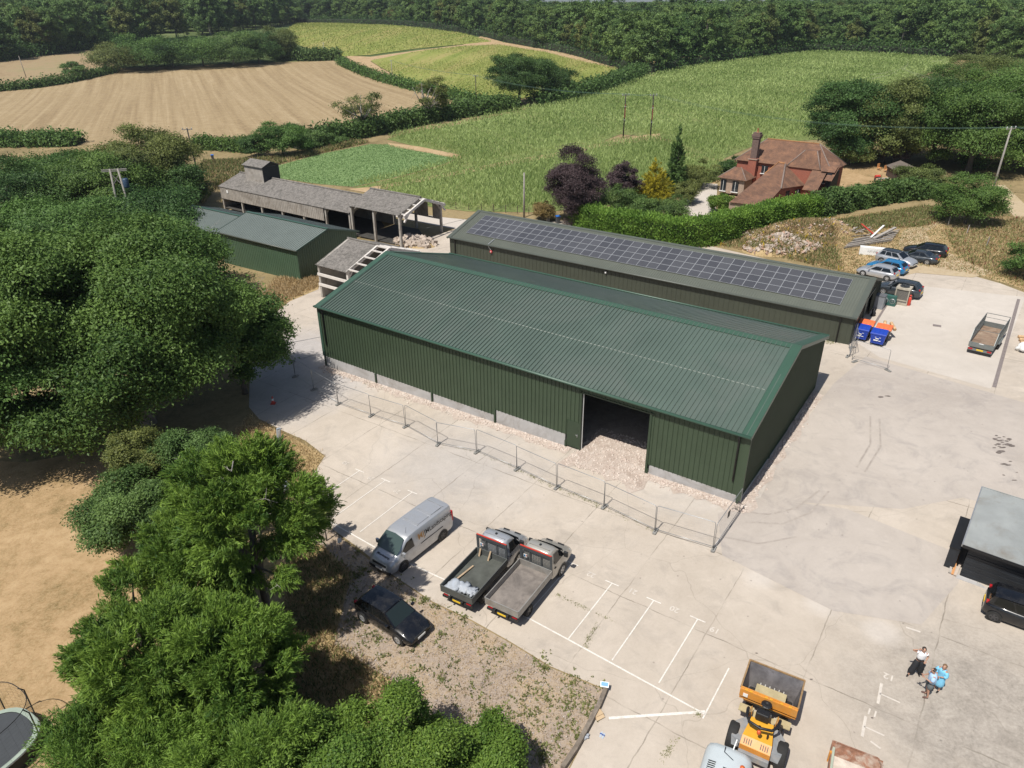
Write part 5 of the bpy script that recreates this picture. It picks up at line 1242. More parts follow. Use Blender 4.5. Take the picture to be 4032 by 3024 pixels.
for y in (-.5, -.3, -.1, .1, .3, .5): mb.lathe((1.3, y, .8), [(.06, 0), (.06, .32), (.025, .4), (.02, .5)], m_white, 8)
mb.box((.86, 0, 1.0), (.78, 1.3, .5), m_buff); mb.build('skip_frame', dm)
for s in (-1, 1):
    wheel(dm, 1.15, s * .78, .42, .32, m_yel, s); wheel(dm, -1.35, s * 1.0, .58, .42, m_trim, s)
    mb = MB(); mb.box((.0, s * .78, .85), (.4, .62, .05), m_buff); mb.box((.2, s * .78, .65), (.05, .6, .4), m_buff); mb.build('mudguard', dm)
    mb = MB(); mb.prism([(-1.85, s * .6), (-1.75, s * 1.02), (-.95, s * 1.02), (-.6, s * .7), (-.6, s * .55), (-1.85, s * .5)][::s], .98, 1.06, m_mudgrey); mb.slab([(-1.75, s * 1.02, 1.06), (-1.9, s * .95, .7), (-1.9, s * .55, .7), (-1.85, s * .5, 1.06)][::-s], .03, m_mudgrey); mb.build('mudguard', dm)
mb = MB(); mb.loft([[(-2.05, -.62, .75), (-2.05, .62, .75), (-2.05, .62, 1.12), (-2.05, -.62, 1.12)], [(-1.75, -.62, .6), (-1.75, .62, .6), (-1.75, .6, 1.36), (-1.75, -.6, 1.36)]], m_or); mb.loft([[(-1.75, -.6, .6), (-1.75, .6, .6), (-1.75, .6, 1.36), (-1.75, -.6, 1.36)], [(-.75, -.5, .6), (-.75, .5, .6), (-.75, .46, 1.42), (-.75, -.46, 1.42)]], m_yel)
mb.build('engine_cover', dm, bevel=.03)
mb = MB()
for s in (-1, 1):
    for k in range(4): mb.box((-1.92, s * (.2 + k * .09), 1.26), (.22, .03, .04), m_black, M=Matrix.Rotation(-.68, 3, 'Y'))
mb.build('cooling_slot', dm)
mb = MB(); mb.box((-2.12, 0, .68), (.16, 1.25, .34), m_mudgrey); mb.build('counterweight', dm, bevel=.03)
mb = MB(); mb.tube([(-.5, -.66, .9), (-.62, -.66, 1.7), (-.9, -.66, 1.95), (-1.3, -.62, 2.0), (-1.55, -.45, 2.0), (-1.66, 0, 2.0), (-1.55, .45, 2.0), (-1.3, .62, 2.0), (-.9, .66, 1.95), (-.62, .66, 1.7), (-.5, .66, .9)], .06, m_black, 8); mb.build('roll_bar', dm, smooth=True)
mb = MB(); mb.lathe((-1.85, .0, 1.9), [(.05, -.05), (.08, 0), (.085, .12), (.04, .17), (0, .17)], M('amber_lens', (.55, .09, .02), .25, var=.05), 10); mb.tube([(-1.66, 0, 2.0), (-1.85, 0, 1.88)], .02, m_black, 6); mb.build('beacon', dm, smooth=True)
mb = MB(); mb.box((-.55, .05, 1.5), (.55, .56, .16), m_black); mb.box((-.84, .05, 1.72), (.16, .54, .4), m_black); mb.build('seat', dm, bevel=.05)
mb = MB(); mb.lathe((.0, .02, 1.6), [(.0, 0), (.1, .04), (.2, .02), (.23, 0), (.2, -.03), (.0, -.03)], m_black, 14); mb.tube([(.0, .02, 1.0), (.0, .02, 1.6)], .05, m_black, 6); mb.box((.0, .02, 1.5), (.34, .05, .03), m_black); mb.build('steering_wheel', dm)
mb = MB(); mb.box((-.35, 0, .8), (.8, .9, .12), m_buff); mb.box((.0, 0, .75), (.3, .4, .5), m_buff); mb.box((-.5, 0, .55), (2.8, .5, .2), m_mudgrey); mb.build('chassis', dm)
mb = MB()
for s in (-1, 1): mb.tube([(-.35, s * .5, .9), (-.3, s * .55, 1.5), (-.5, s * .58, 1.55), (-.55, s * .58, 1.1)], .018, m_or, 6)
mb.build('hand_rail', dm)
mb = MB(); mb.lathe((-1.15, .05, 1.4), [(.07, 0), (.07, .08), (0, .1)], m_black, 10); mb.tube([(-1.5, -.35, 1.35), (-1.5, -.35, 1.6)], .04, m_black, 8); mb.build('filler_cap', dm)

# ---- pale blue towable compressor at the picture's lower edge
m_pale = M('pale_blue_grey_paint', (.5, .55, .57), .4, var=.05, scale=2)
cc_ = at(1556, 1712); ch_ = dh + R_(2)
cp = thing('compressor', 'pale blue grey towable compressor with rounded hood and slotted vents', 'compressor', (cc_.x, cc_.y, cc_.z), ch_)
prof = [(-.95, .45), (-.95, .95), (-.85, 1.22), (-.6, 1.36), (0, 1.42), (.6, 1.36), (.85, 1.22), (.95, .95), (.95, .45)]
rings = [[(x, y * k, .45 + (z - .45) * kz) for y, z in prof] for x, k, kz in ((-1.6, .9, .8), (-1.45, .98, .95), (-1.0, 1, 1), (.9, 1, 1), (1.15, .97, .95), (1.28, .85, .75))]
mb = MB(); mb.loft(rings, m_pale); mb.build('hood', cp, smooth=True, auto=60)
mb = MB()
for k in range(7): mb.box((.2 - k * .1, .55, 1.385), (.035, .3, .02), m_black, M=Matrix.Rotation(-.12, 3, 'X'))
for k in range(5): mb.box((.1 - k * .1, .0, 1.425), (.035, .2, .02), m_black)
mb.build('vent_slot', cp)
mb = MB(); mb.lathe((.45, -.6, 1.37), [(.1, 0), (.1, .05), (.06, .09), (0, .1)], M('orange_lens', (.55, .12, .03), .25, var=.05), 10); mb.build('beacon', cp, smooth=True)
mb = MB(); mb.tube([(1.0, .2, 1.38), (1.0, .2, 1.5), (.75, .2, 1.5), (.55, -.2, 1.48)], .015, m_black, 6); mb.tube([(1.1, -.1, 1.35), (1.5, -.15, 1.55)], .025, m_white, 6); mb.build('lifting_bail', cp)
for s in (-1, 1): wheel(cp, -.2, s * .95, .32, .2, m_rimd, s)
mb = MB(); mb.beam((1.2, .35, .5), (1.75, 0, .5), .08, .08, m_black); mb.beam((1.2, -.35, .5), (1.75, 0, .5), .08, .08, m_black); mb.box((0, 0, .42), (2.4, 1.3, .1), m_black); mb.build('drawbar', cp)

# ---- rusty open tray
q0, q1 = Vector((13.54, 20.11, 0)), Vector((15.29, 19.19, 0)); dq = (q1 - q0); qh = math.atan2(dq.y, dq.x)
sk_ = thing('skip', 'rusty open steel tray with pale sandy floor on the yard', 'skip', (q0.x, q0.y, Tz(q0.x, q0.y)), qh)
m_rustp = M('rust_brown_steel', (.24, .115, .07), .85, var=.3, scale=5, dirt=(.4, .33, .27)); m_sand = M('pale_dust', (.55, .48, .41), .95, var=.2, scale=2.5, dirt=(.42, .35, .28)); m_pgreen = M('faded_green_rail', (.38, .42, .33), .6, var=.1)
w_ = dq.length; l_ = 3.2
mb = MB(); mb.box((w_ / 2, -l_ / 2, .06), (w_, l_, .06), m_sand); mb.build('tray_floor', sk_)
mb = MB(); mb.slab([(0, -.02, .55), (0, -.28, .08), (w_, -.28, .08), (w_, -.02, .55)][::-1], .03, m_rustp); mb.beam((0, 0, .56), (w_ - .2, 0, .56), .06, .06, m_rustp); mb.beam((w_ - .2, 0, .56), (w_, -.25, .54), .06, .06, m_rustp); mb.box((.03, -l_ / 2, .3), (.05, l_, .5), m_rustp); mb.box((w_ - .03, -l_ / 2, .3), (.05, l_ - .3, .5), m_rustp); mb.box((w_ / 2, -l_, .3), (w_, .05, .5), m_rustp); mb.box((0, -.6, .3), (.1, .1, .6), m_or); mb.build('tray_side', sk_)
mb = MB(); mb.box((.1, -l_ / 2 - .1, .5), (.1, l_ - .3, .06), m_pgreen); mb.build('rail', sk_)
# ---------------------------------------------------------------- temporary site fence
m_fence = M('fence_steel', (.36, .37, .38), .4, .6, var=.1, scale=5); m_block = M('fence_foot_block', (.24, .235, .22), .85, var=.2, scale=5)
def fence_mesh(L, H=1.95):
    mb = MB(); r = .021; c = .12
    mb.tube([(0, 0, .06), (0, 0, H - c), (c * .3, 0, H - c * .3), (c, 0, H), (L - c, 0, H), (L - c * .3, 0, H - c * .3), (L, 0, H - c), (L, 0, .06)], r, m_fence, 6)
    mb.tube([(0, 0, .22), (L, 0, .22)], r, m_fence, 6)
    return mb
def wire_mesh(L, H=1.95):
    mb = MB()
    for k in range(1, int(L / .12)): mb.box((k * .12, 0, (H + .22) / 2), (.0022, .0022, H - .22), m_fence)
    for k in range(1, 9): mb.box((L / 2, 0, .22 + k * (H - .22) / 9), (L, .0022, .0022), m_fence)
    return mb
FEET = [(-20.4, 60.28), (-19.3, 57.24), (-17.01, 54.62), (-14.31, 51.89), (-11.24, 49.81), (-8.23, 47.95), (-5.5, 45.26), (-2.56, 44.04), (.33, 41.73), (2.97, 39.42), (5.87, 37.19), (8.67, 34.64), (11.76, 32.89)]
WHERE = ['in the tree shade behind the barn corner', 'in the deepest tree shade', 'where the tree shadow ends', 'just clear of the tree shadow', 'by the smallest weed at the plinth', 'bent forward past the second plinth post', 'sagging in the middle of the run', 'opposite the stepped plinth', 'before the dark green side door', 'before the open doorway edge', 'across the doorway rubble', 'nearest the lettered van side, last along the run']
def fence_panel(a, b, label, group, h=None, lean=0.0):
    a = Vector(a); b = Vector(b); d = b - a; L = d.length - .06
    t = thing('site_fence', label, 'fence', (a.x, a.y, Tz(*a)), math.atan2(d.y, d.x), group)
    fall = math.atan2(Tz(*b) - Tz(*a), L); t.rotation_euler = (lean, -fall, math.atan2(d.y, d.x))
    fence_mesh(L).build('frame', t, smooth=True); wire_mesh(L).build('wire_mesh', t); return t
for i, (a, b) in enumerate(zip(FEET, FEET[1:])):
    fence_panel(a, b, 'steel mesh fence panel ' + WHERE[i], 'temporary fence panels before the green barn', lean=(.02, -.03, .015, -.02)[i % 4])
fence_panel((11.76, 32.89), (14.2, 36.25), 'steel mesh fence panel turning back to the barn corner with a small dark notice', 'temporary fence panels before the green barn')
fence_panel((-22.3, 65.6), (-20.4, 62.2), 'steel mesh fence panel reaching towards the white tank', 'temporary fence panels before the green barn') if False else None
fence_panel((-20.4, 60.28), (-17.3, 61.6), 'steel mesh fence panel closing the gap to the white tank', 'temporary fence panels before the green barn')
mb = MB(); p = G(12.9, 34.45, 1.35); mb.box(p, (.35, .03, .42), m_trim, rz=math.radians(54)); tag(mb.build('notice'), 'small black notice on the fence panel at the barn corner', 'sign')
def foot_block(x, y, rz, label):
    mb = MB(); mb.prism([(-.3, -.09), (-.26, -.11), (.26, -.11), (.3, -.09), (.3, .09), (.26, .11), (-.26, .11), (-.3, .09)], 0, .11, m_block)
    for k in (-.12, 0, .12): mb.lathe((k, 0, .11), [(.035, 0), (.035, .03), (0, .03)], m_trim, 8)
    o = mb.build('rubber_block'); o.location = (x, y, Tz(x, y) + .01); o.rotation_euler = (0, 0, rz); return tag(o, label, 'fence foot', 'rubber feet of the temporary fence')
FW = ['below the shaded fence corner', 'in the dark of the tree shadow', 'half in the tree shadow', 'at the edge of the tree shadow', 'by the pale clear concrete past the shade', 'with a white scuff on the concrete beside it', 'where the fence bends outwards', 'next to the small weed clump', 'opposite the stepped plinth', 'before the green side door', 'at the doorway rubble', 'beyond the doorway rubble', 'at the corner of the fence run']
for i, (x, y) in enumerate(FEET):
    j = min(i, len(FEET) - 2); d = Vector(FEET[j + 1]) - Vector(FEET[j]); foot_block(x, y, math.atan2(d.y, d.x) + math.pi / 2, 'grey rubber fence foot ' + FW[i])
# the folded panels by the bins
gp = 'fence panels folded by the wheeled bins'
fence_panel((29.68, 56.6), (31.75, 54.4), 'steel mesh fence panel standing open across the yard from the bins', gp, lean=.05)
fence_panel((29.66, 57.2), (31.2, 60.3), 'steel mesh fence panel running back past the blue bins', gp, lean=.1)
fence_panel((29.85, 57.5), (30.9, 60.5), 'steel mesh fence panel leaning against its neighbour by the olive wall', gp, lean=.22)
for (x, y, s) in ((29.55, 57.25, 'under the folded panels'), (29.75, 56.2, 'beside the folded panels with a brick on it'), (31.75, 54.35, 'at the free end of the open panel'), (30.7, 59.0, 'close to the nearest blue bin')):
    foot_block(x, y, random.uniform(0, 3), 'grey rubber fence foot ' + s)

# ---------------------------------------------------------------- wheeled bins and plant by the solar barn gable
m_bin = M('blue_bin_plastic', (.012, .05, .36), .45, var=.06, scale=2); m_orl = M('orange_lid_plastic', (.72, .16, .055), .5, var=.06, scale=2); m_gbin = M('grey_bin_plastic', (.06, .065, .07), .5, var=.08)
def big_bin(x, y, rz, body, lid, label, words=True):
    t = thing('wheeled_bin', label, 'bin', (x, y, Tz(x, y) + .02), rz, 'big wheeled bins by the solar barn')
    mb = MB(); mb.loft([[(-.52, -.38, .2), (.52, -.38, .2), (.52, .38, .2), (-.52, .38, .2)], [(-.63, -.5, 1.12), (.63, -.5, 1.12), (.63, .5, 1.12), (-.63, .5, 1.12)]], body); mb.box((0, 0, 1.1), (1.34, 1.06, .07), body)
    for s in (-.4, .4): mb.box((s, -.47, .65), (.06, .06, .8), body)
    mb.build('body', t, bevel=.03)
    mb = MB(); mb.loft([[(-.68, -.53, 1.16), (.68, -.53, 1.16), (.68, .53, 1.16), (-.68, .53, 1.16)], [(-.66, -.45, 1.22), (.66, -.45, 1.22), (.66, .5, 1.36), (-.66, .5, 1.36)], [(-.62, -.1, 1.33), (.62, -.1, 1.33), (.62, .48, 1.4), (-.62, .48, 1.4)]], lid)
    for s in (-.35, 0, .35): mb.box((s, .0, 1.33), (.1, .8, .05), lid, M=Matrix.Rotation(.17, 3, 'X'))
    mb.build('lid', t, bevel=.02)
    for a in (-.42, .42):
        for b in (-.3, .3): mb = MB(); mb.cyl((a, b, .1), .1, .06, m_tyre, 'Y', 12); mb.box((a, b, .2), (.07, .08, .08), m_steel); mb.build('wheel', t)
    if words:
        mb = MB()
        for (u, v, w, h_) in ((-.16, .92, .1, .04), (.2, .92, .12, .04), (-.02, .8, .26, .08), (-.12, .62, .36, .1), (.2, .6, .2, .05)): mb.box((u, -.42 - (v - .2) * .13 - .012, v - .05), (w, .012, h_), m_white)
        mb.build('sticker', t)
    return t
bz = math.radians(-35)
b0 = Vector((31.98, 60.5)); du = Vector((math.cos(bz), math.sin(bz))); dvv = Vector((-du.y, du.x))
big_bin(*(b0 + dvv * .2), bz, m_bin, m_bin, 'blue wheeled bin closer to the olive barn wall, front row')
big_bin(*(b0 + du * 1.5 - dvv * .15), bz, m_bin, m_bin, 'blue wheeled bin standing free at the outer end of the front row')
big_bin(*(b0 + dvv * 1.45 + du * .1), bz, m_gbin, m_orl, 'bin with orange lid behind the blue bin at the wall', False)
big_bin(*(b0 + du * 1.65 + dvv * 1.15), bz, m_gbin, m_orl, 'bin with orange lid behind the outer blue bin', False)
m_log = M('cut_timber', (.5, .33, .18), .8, var=.3, scale=3)
mb = MB()
for i in range(4): mb.cyl((0, 0, 0), .12, .9, m_log, 'X', 10); 
for i in range(4):
    x, y = b0 + du * (1.2 + .34 * i) + dvv * 2.1; o = MB(); o.tube([(0, -.5, .14), (0, .5, .14)], .14, m_log, 10); o.box((0, .0, .02), (.2, 1.0, .05), m_stick); q = o.build('log'); q.location = (x, y, Tz(x, y) + .9 * (i % 2) + .1); q.rotation_euler = (.3, 0, bz + .2 * i); tag(q, 'split log heaped behind the orange lidded bins', 'log', 'split logs behind the bins')
m_acw = M('dirty_cream_casing', (.42, .38, .31), .6, var=.15, scale=3, dirt=(.3, .26, .2)); m_acg = M('fin_grille', (.12, .115, .11), .6, .3, var=.3, scale=20)
ac = thing('condenser_unit', 'cream rooftop style cooling unit with round fan beside the dark off-roader', 'cooling unit', (39.75, 68.9, Tz(39.7, 68.9)), math.radians(-38))
mb = MB(); mb.box((0, 0, .14), (1.3, 1.15, .28), m_acw)
for a in (-.6, .6):
    for b in (-.52, .52): mb.box((a, b, .9), (.1, .1, 1.5), m_acw)
mb.box((0, 0, 1.72), (1.34, 1.2, .18), m_acw); mb.box((0, -.5, .5), (1.2, .05, .12), m_acw); mb.build('casing', ac)
mb = MB(); mb.box((0, 0, .95), (1.16, 1.0, 1.38), m_acg)
for k in range(12): mb.box((-.5 + k * .09, -.505, .95), (.012, .02, 1.3), m_acw)
mb.build('grille', ac)
mb = MB(); mb.lathe((0, 0, 1.81), [(.42, 0), (.45, .1), (.38, .11), (.35, .02), (0, .01)], m_gbin, 20)
for k in range(5): mb.box((0, 0, 1.9), (.8, .02, .015), m_black, rz=k * math.pi / 5)
mb.build('fan', ac)
m_greenpl = M('dark_green_casing', (.03, .1, .085), .5, var=.2, scale=3)
gu = thing('condenser_unit', 'green cased cooling unit with two fan grilles by the grey cabinet', 'cooling unit', (38.35, 68.6, Tz(38.3, 68.6)), math.radians(-38))
mb = MB(); mb.box((0, 0, .55), (1.3, .42, 1.1), m_greenpl); mb.build('casing', gu, bevel=.05)
for s in (-.32, .32):
    mb = MB(); mb.lathe((s, -.22, .55), [(.27, -.02), (.27, .0), (.22, -.03)], m_steel, 16, 'Y')
    for k in range(4): mb.box((s, -.235, .55), (.5, .01, .015), m_steel, M=Matrix.Rotation(k * math.pi / 4, 3, 'Y'))
    mb.build('fan_grille', gu)
gc = thing('cabinet', 'plain grey metal cabinet standing outside the solar barn gable', 'cabinet', (37.15, 68.05, Tz(37.1, 68)), math.radians(-38))
m_cab = M('grey_cabinet_paint', (.27, .285, .31), .45, .2, var=.05); m_cabt = M('dark_cabinet_top', (.12, .125, .135), .5, var=.08)
mb = MB(); mb.box((0, 0, .66), (.85, 1.0, 1.3), m_cab); mb.build('body', gc, bevel=.03); mb = MB(); mb.box((0, 0, 1.34), (.9, 1.05, .07), m_cabt); mb.build('top', gc); mb = MB(); mb.box((.3, -.51, .8), (.03, .03, .2), m_steel); mb.build('handle', gc)
m_gasr = M('red_gas_bottle', (.55, .055, .03), .45, var=.08)
mb = MB(); mb.lathe((0, 0, 0), [(.16, 0), (.185, .06), (.185, .72), (.13, .88), (.05, .93), (.05, .97), (.11, .98), (.11, 1.1), (.09, 1.1), (.04, 1.0), (0, 1.0)], m_gasr, 14); o = mb.build('gas_bottle', smooth=True); x, y = 39.95, 68.3; o.location = (40.25, 68.35, Tz(40.2, 68.3)); tag(o, 'red gas bottle standing in front of the cream cooling unit', 'gas bottle')
mb = MB(); mb.tube([(0, 0, 0), (.1, 0, .35), (.05, .1, .6), (.25, .1, .75)], [.22, .2, .16, .08], m_black, 8); o = mb.build('waste_sack', smooth=True); x, y = 35.6, 66.0; o.location = (x, y, Tz(x, y)); tag(o, 'black sack slumped at the solar barn doorway', 'sack')
# white water tank behind the barn corner
x, y = BL(-1.1, 2.4); t = thing('water_tank', 'white upright tank half hidden by the green barn corner', 'tank', (x, y, Tz(x, y)), YAW)
mb = MB(); mb.box((0, 0, 1.15), (1.0, 2.0, 2.3), m_white); mb.build('body', t, bevel=.08); mb = MB(); mb.box((-.51, 0, 1.2), (.03, 1.6, 1.9), m_steel); mb.build('door', t)
mb = MB(); p = at(579, 577); 
t = thing('tank', 'green topped fuel tank under the tree by the metal shed', 'tank', (p.x, p.y, p.z), R_(-34))
mb.box((0, 0, .6), (2.0, 1.2, 1.2), m_gwall); mb.build('body', t, bevel=.06); mb = MB(); mb.box((0, 0, 1.23), (2.1, 1.3, .08), M('pale_green_lid', (.2, .33, .27), .5)); mb.build('lid', t)

# ---------------------------------------------------------------- poles and overhead cables
m_pole = M('tarred_pole', (.035, .03, .027), .85, var=.3, scale=3); m_polegrey = M('weathered_pole', (.27, .25, .225), .9, var=.2, scale=3); m_ins = M('insulator', (.45, .46, .47), .4, var=.1); m_cable = M('cable_green', (.1, .17, .14), .5, .2, var=.05)
TOPS = {}
def pole(key, px, py, h, mat, label, arm=1.6, rz=0.0, lean=(0, 0), extra=None, off=0):
    p = at(px, py); t = thing('power_pole', label, 'pole', p, rz)
    mb = MB(); mb.tube([(0, 0, -.3), (lean[0] * .5, lean[1] * .5, h * .5), (lean[0], lean[1], h)], [.16, .14, .11], mat, 8); mb.build('pole', t, smooth=True)
    if arm:
        mb = MB(); mb.box((lean[0], lean[1], h - .25), (arm, .1, .12), m_polegrey); mb.build('crossarm', t)
        for s in (-.45, 0, .45): mb = MB(); mb.lathe((lean[0] + s * arm, lean[1], h - .19), [(.05, 0), (.09, .06), (.06, .12), (.09, .18), (.05, .28), (0, .28)], m_ins, 8); mb.build('insulator', t, smooth=True)
    TOPS[key] = Vector(p) + Vector((lean[0], lean[1], h)); 
    if extra: extra(t, h)
    return t
def fuse(t, h):
    mb = MB(); mb.box((0, -.12, h * .62), (.2, .1, h * .3), M('rusty_cable_guard', (.3, .09, .05), .7)); mb.build('cable_guard', t)
    mb = MB(); mb.box((0, -.1, h * .72), (.5, .2, .12), m_ins); mb.box((0, -.1, h * .42), (.3, .2, .1), m_ins); mb.build('bracket', t)
pole('A', 1346, 298, 9.4, m_pole, 'dark power pole in the maize with a tan clearing at its foot', 1.9, .5, extra=fuse)
pole('B', 1404, 306, 9.8, m_pole, 'dark power pole with rusty cable guard, partner of the pole in the clearing', 1.9, .5, extra=fuse)
pole('C', 2138, 432, 10.2, m_polegrey, 'pale wooden power pole with stay wire by the dry path', 2.0, .4, (.9, .6))
pole('D', 432, 395, 10.0, m_pole, 'dark power pole standing by the leafy trees before the stubble', 1.8, .2, (-.4, .2))
pole('E', 1029, 228, 8.8, m_pole, 'dark power pole at the corner of the patchy crop field', 1.5, .3)
pole('F', 848, 174, 8.0, m_polegrey, 'thin far power pole beside the tan field track', .9)
pole('G', 57, 168, 9.0, m_polegrey, 'lone thin pole in the far stubble field', 0, 0, (-.6, 0))
pole('H', 597, 122, 8.0, m_polegrey, 'far power pole against the dark trees by the hedge', 1.2)
pole('I', 702, 128, 8.0, m_polegrey, 'far power pole near the end of the far hedge', 1.0)
pole('J', 1132, 470, 6.6, m_polegrey, 'bare grey post rising behind the solar barn roof', 0)
pole('K', 418, 342, 4.2, m_polegrey, 'short thin grey post behind the dark pole by the trees', 0)
p = at(285, 520); t = thing('transformer_pole', 'twin pole transformer with blue drum rising from the oak crowns', 'pole', p, .3); 
mb = MB(); mb.tube([(-.9, 0, 0), (-.5, 0, 10.2)], .13, m_polegrey, 8); mb.tube([(.9, 0, 0), (.5, 0, 10.2)], .13, m_polegrey, 8); mb.build('pole', t, smooth=True)
mb = MB(); mb.box((0, 0, 10.1), (3.2, .14, .14), m_polegrey); mb.box((0, 0, 9.9), (3.2, .14, .12), m_polegrey); mb.beam((-.55, 0, 8.0), (.55, 0, 9.6), .08, .08, m_polegrey); mb.beam((.55, 0, 8.0), (-.55, 0, 9.6), .08, .08, m_polegrey); mb.build('crossarm', t)
mb = MB(); mb.lathe((1.1, -.1, 7.6), [(0, 0), (.38, 0), (.4, .1), (.4, 1.1), (.3, 1.25), (0, 1.25)], M('blue_drum', (.03, .06, .11), .5), 14); mb.build('drum', t, smooth=True)
TOPS['T'] = Vector(p) + Vector((0, 0, 10.2))
def cable(a, b, label, sag=1.0, n=3, sep=.7, r=.016, mat=None):
    a = Vector(a); b = Vector(b); d = (b - a); s = Vector((-d.y, d.x, 0)).normalized(); mb = MB()
    for k in range(n):
        o = s * (k - (n - 1) / 2) * sep; mb.tube([a.lerp(b, i / 16) + o - Vector((0, 0, sag * 4 * (i / 16) * (1 - i / 16))) for i in range(17)], r, mat or m_cable, 5)
    tag(mb.build('overhead_cable', smooth=True), label, 'cable')
m_cable2 = M('bare_cable', (.06, .065, .06), .5, .3)
cable(TOPS['B'], TOPS['C'], 'overhead cables slung across the house to the pale pole', 2.2, 3, .8, .014); cable(TOPS['A'], TOPS['E'], 'overhead cables crossing the round oak to the far pole', 1.2, 3, .7, .016)
cable(TOPS['A'], TOPS['B'], 'short overhead cables between the paired dark poles', .2, 3, .8, .02); cable(TOPS['E'], TOPS['F'], 'overhead cables over the patchy crop field', .8, 2, .6, .025)
cable(TOPS['D'], TOPS['T'], 'overhead cables from the dark pole to the transformer', .6, 3, .7, .015, m_cable2)
cable(TOPS['C'], TOPS['C'] + Vector((38, -8, 0)), 'overhead cables leaving the pale pole past the right edge', .6, 3, .8, .014)
cable(TOPS['C'] - Vector((0, 0, 1)), at(2105, 400), 'stay wire running down from the pale pole', 0, 1, 0, .02, m_cable2)
cable(Vector((*at(1110, 505).xy, 4.5)), Vector((-11.0, 92.0, 3.0)), 'thin service cable slung from the green shed to the old barn', .3, 1, 0, .02, m_cable2)

# ---------------------------------------------------------------- small wheelie bins beyond the barns
m_bluelid = M('bright_blue_lid', (.02, .14, .5), .5)
for px, py, lid, lab in ((1183, 480, m_gbin, 'black wheelie bin behind the solar barn'), (1205, 482, m_bluelid, 'wheelie bin with bright blue lid behind the solar barn'), (460, 345, m_bluelid, 'wheelie bin by the hedge at the stubble edge')):
    p = at(px, py); t = thing('wheelie_bin', lab, 'bin', p, .3)
    mb = MB(); mb.loft([[(-.22, -.25, .05), (.22, -.25, .05), (.22, .25, .05), (-.22, .25, .05)], [(-.29, -.34, 1.0), (.29, -.34, 1.0), (.29, .34, 1.0), (-.29, .34, 1.0)]], m_gbin); mb.build('body', t)
    mb = MB(); mb.box((0, 0, 1.04), (.62, .74, .08), lid, M=Matrix.Rotation(.06, 3, 'X')); mb.build('lid', t, bevel=.02)
    mb = MB(); mb.cyl((-.0, .3, .12), .12, .5, m_tyre, 'X', 10); mb.build('wheel', t)
p = at(1218, 492); t = thing('field_gate', 'dark five bar gate in the shade under the purple tree', 'gate', p, R_(-8))
mb = MB()
for k in range(5): mb.box((1.4, 0, .3 + k * .24), (2.8, .04, .08), m_dwood)
mb.beam((0, 0, .3), (2.8, 0, 1.26), .04, .08, m_dwood); mb.build('bars', t)
for x in (0, 2.8): mb = MB(); mb.box((x, 0, .7), (.14, .14, 1.4), m_dwood); mb.build('post', t)

# ---------------------------------------------------------------- rubble, timber, white block
m_brickr = M('broken_brick', (.36, .22, .15), .95, var=.3, scale=4, dirt=(.55, .47, .42)); m_concr = M('broken_concrete', (.44, .37, .31), .95, var=.2, scale=3)
HEAPS = []
def rubble(name, label, px, py, n, rx, ry, h, rz, mats, size=(.12, .4), seed=1):
    c = at(px, py); HEAPS.append((c.x, c.y, rx, ry, h, rz)); rg = np.random.default_rng(seed); mb = MB(); nn = 34; R2 = Matrix.Rotation(rz, 3, 'Z')
    hf = lambda u, v: h * max(0, 1 - (u * u + v * v)) ** .8 * (1 + .25 * math.sin(5 * u + seed) * math.cos(4 * v))
    vs = []; fs = []
    for i in range(nn + 1):
        for j in range(nn + 1):
            u, v = -1 + 2 * i / nn, -1 + 2 * j / nn; q = R2 @ Vector((u * rx, v * ry, 0)); vs.append((q.x, q.y, Tz(c.x + q.x, c.y + q.y) - c.z - .05 + hf(u, v) + rg.uniform(-.04, .04)))
    fs = [(i * (nn + 1) + j, (i + 1) * (nn + 1) + j, (i + 1) * (nn + 1) + j + 1, i * (nn + 1) + j + 1) for i in range(nn) for j in range(nn)]
    mb.mesh(vs, fs, m_verge)
    for k in range(n):
        a = rg.uniform(0, 6.28); r = math.sqrt(rg.uniform(0, 1)) * .95; u, v = r * math.cos(a), r * math.sin(a); q = R2 @ Vector((u * rx, v * ry, 0)); s = rg.uniform(*size)
        E = Euler(rg.uniform(0, 6.28, 3)).to_matrix(); mb.box((q.x, q.y, Tz(c.x + q.x, c.y + q.y) - c.z + hf(u, v) + s * .1), (s, s * rg.uniform(.5, .9), s * rg.uniform(.25, .6)), mats[int(rg.integers(len(mats)))], M=E)
    o = mb.build(name); o.location = c; return tag(o, label, 'rubble', None, 'stuff')
rubble('rubble', 'heap of pale broken bricks and concrete behind the solar barn', 1690, 537, 650, 5.2, 3.2, 1.5, .1, [m_brickr, m_concr, m_concr], (.15, .55), 2)
rubble('rubble', 'overgrown earth and rubble bank along the clipped hedge', 1740, 505, 200, 7.0, 3.0, 1.7, .1, [m_brickr, m_concr], (.12, .4), 5)
rubble('rubble', 'low overgrown rubble strip between hedge and solar barn', 1580, 505, 300, 8.0, 2.2, 1.0, -.6, [m_brickr, m_concr], (.1, .35), 8)
rubble('rubble', 'broken concrete slabs at the foot of the old concrete barn', 895, 528, 160, 3.4, 1.6, .7, -.5, [m_concr, m_concr], (.3, 1.0), 9)
m_oldwood = M('grey_old_timber', (.33, .30, .27), .9, var=.3, scale=3); m_oldwood2 = M('dark_old_timber', (.13, .115, .1), .9, var=.3, scale=3); m_redw = M('red_painted_bar', (.5, .05, .035), .6)
def timber_at(px0, py0, px1, py1, h0, h1, w, mat, label):
    a = at(px0, py0); b = at(px1, py1); mb = MB(); mb.beam(a + Vector((0, 0, h0)), b + Vector((0, 0, h1)), w, w * .5, mat); tag(mb.build('timber'), label, 'timber', 'old timbers heaped by the white block')
LY = 'grey old timber lying in the stack behind the white block'
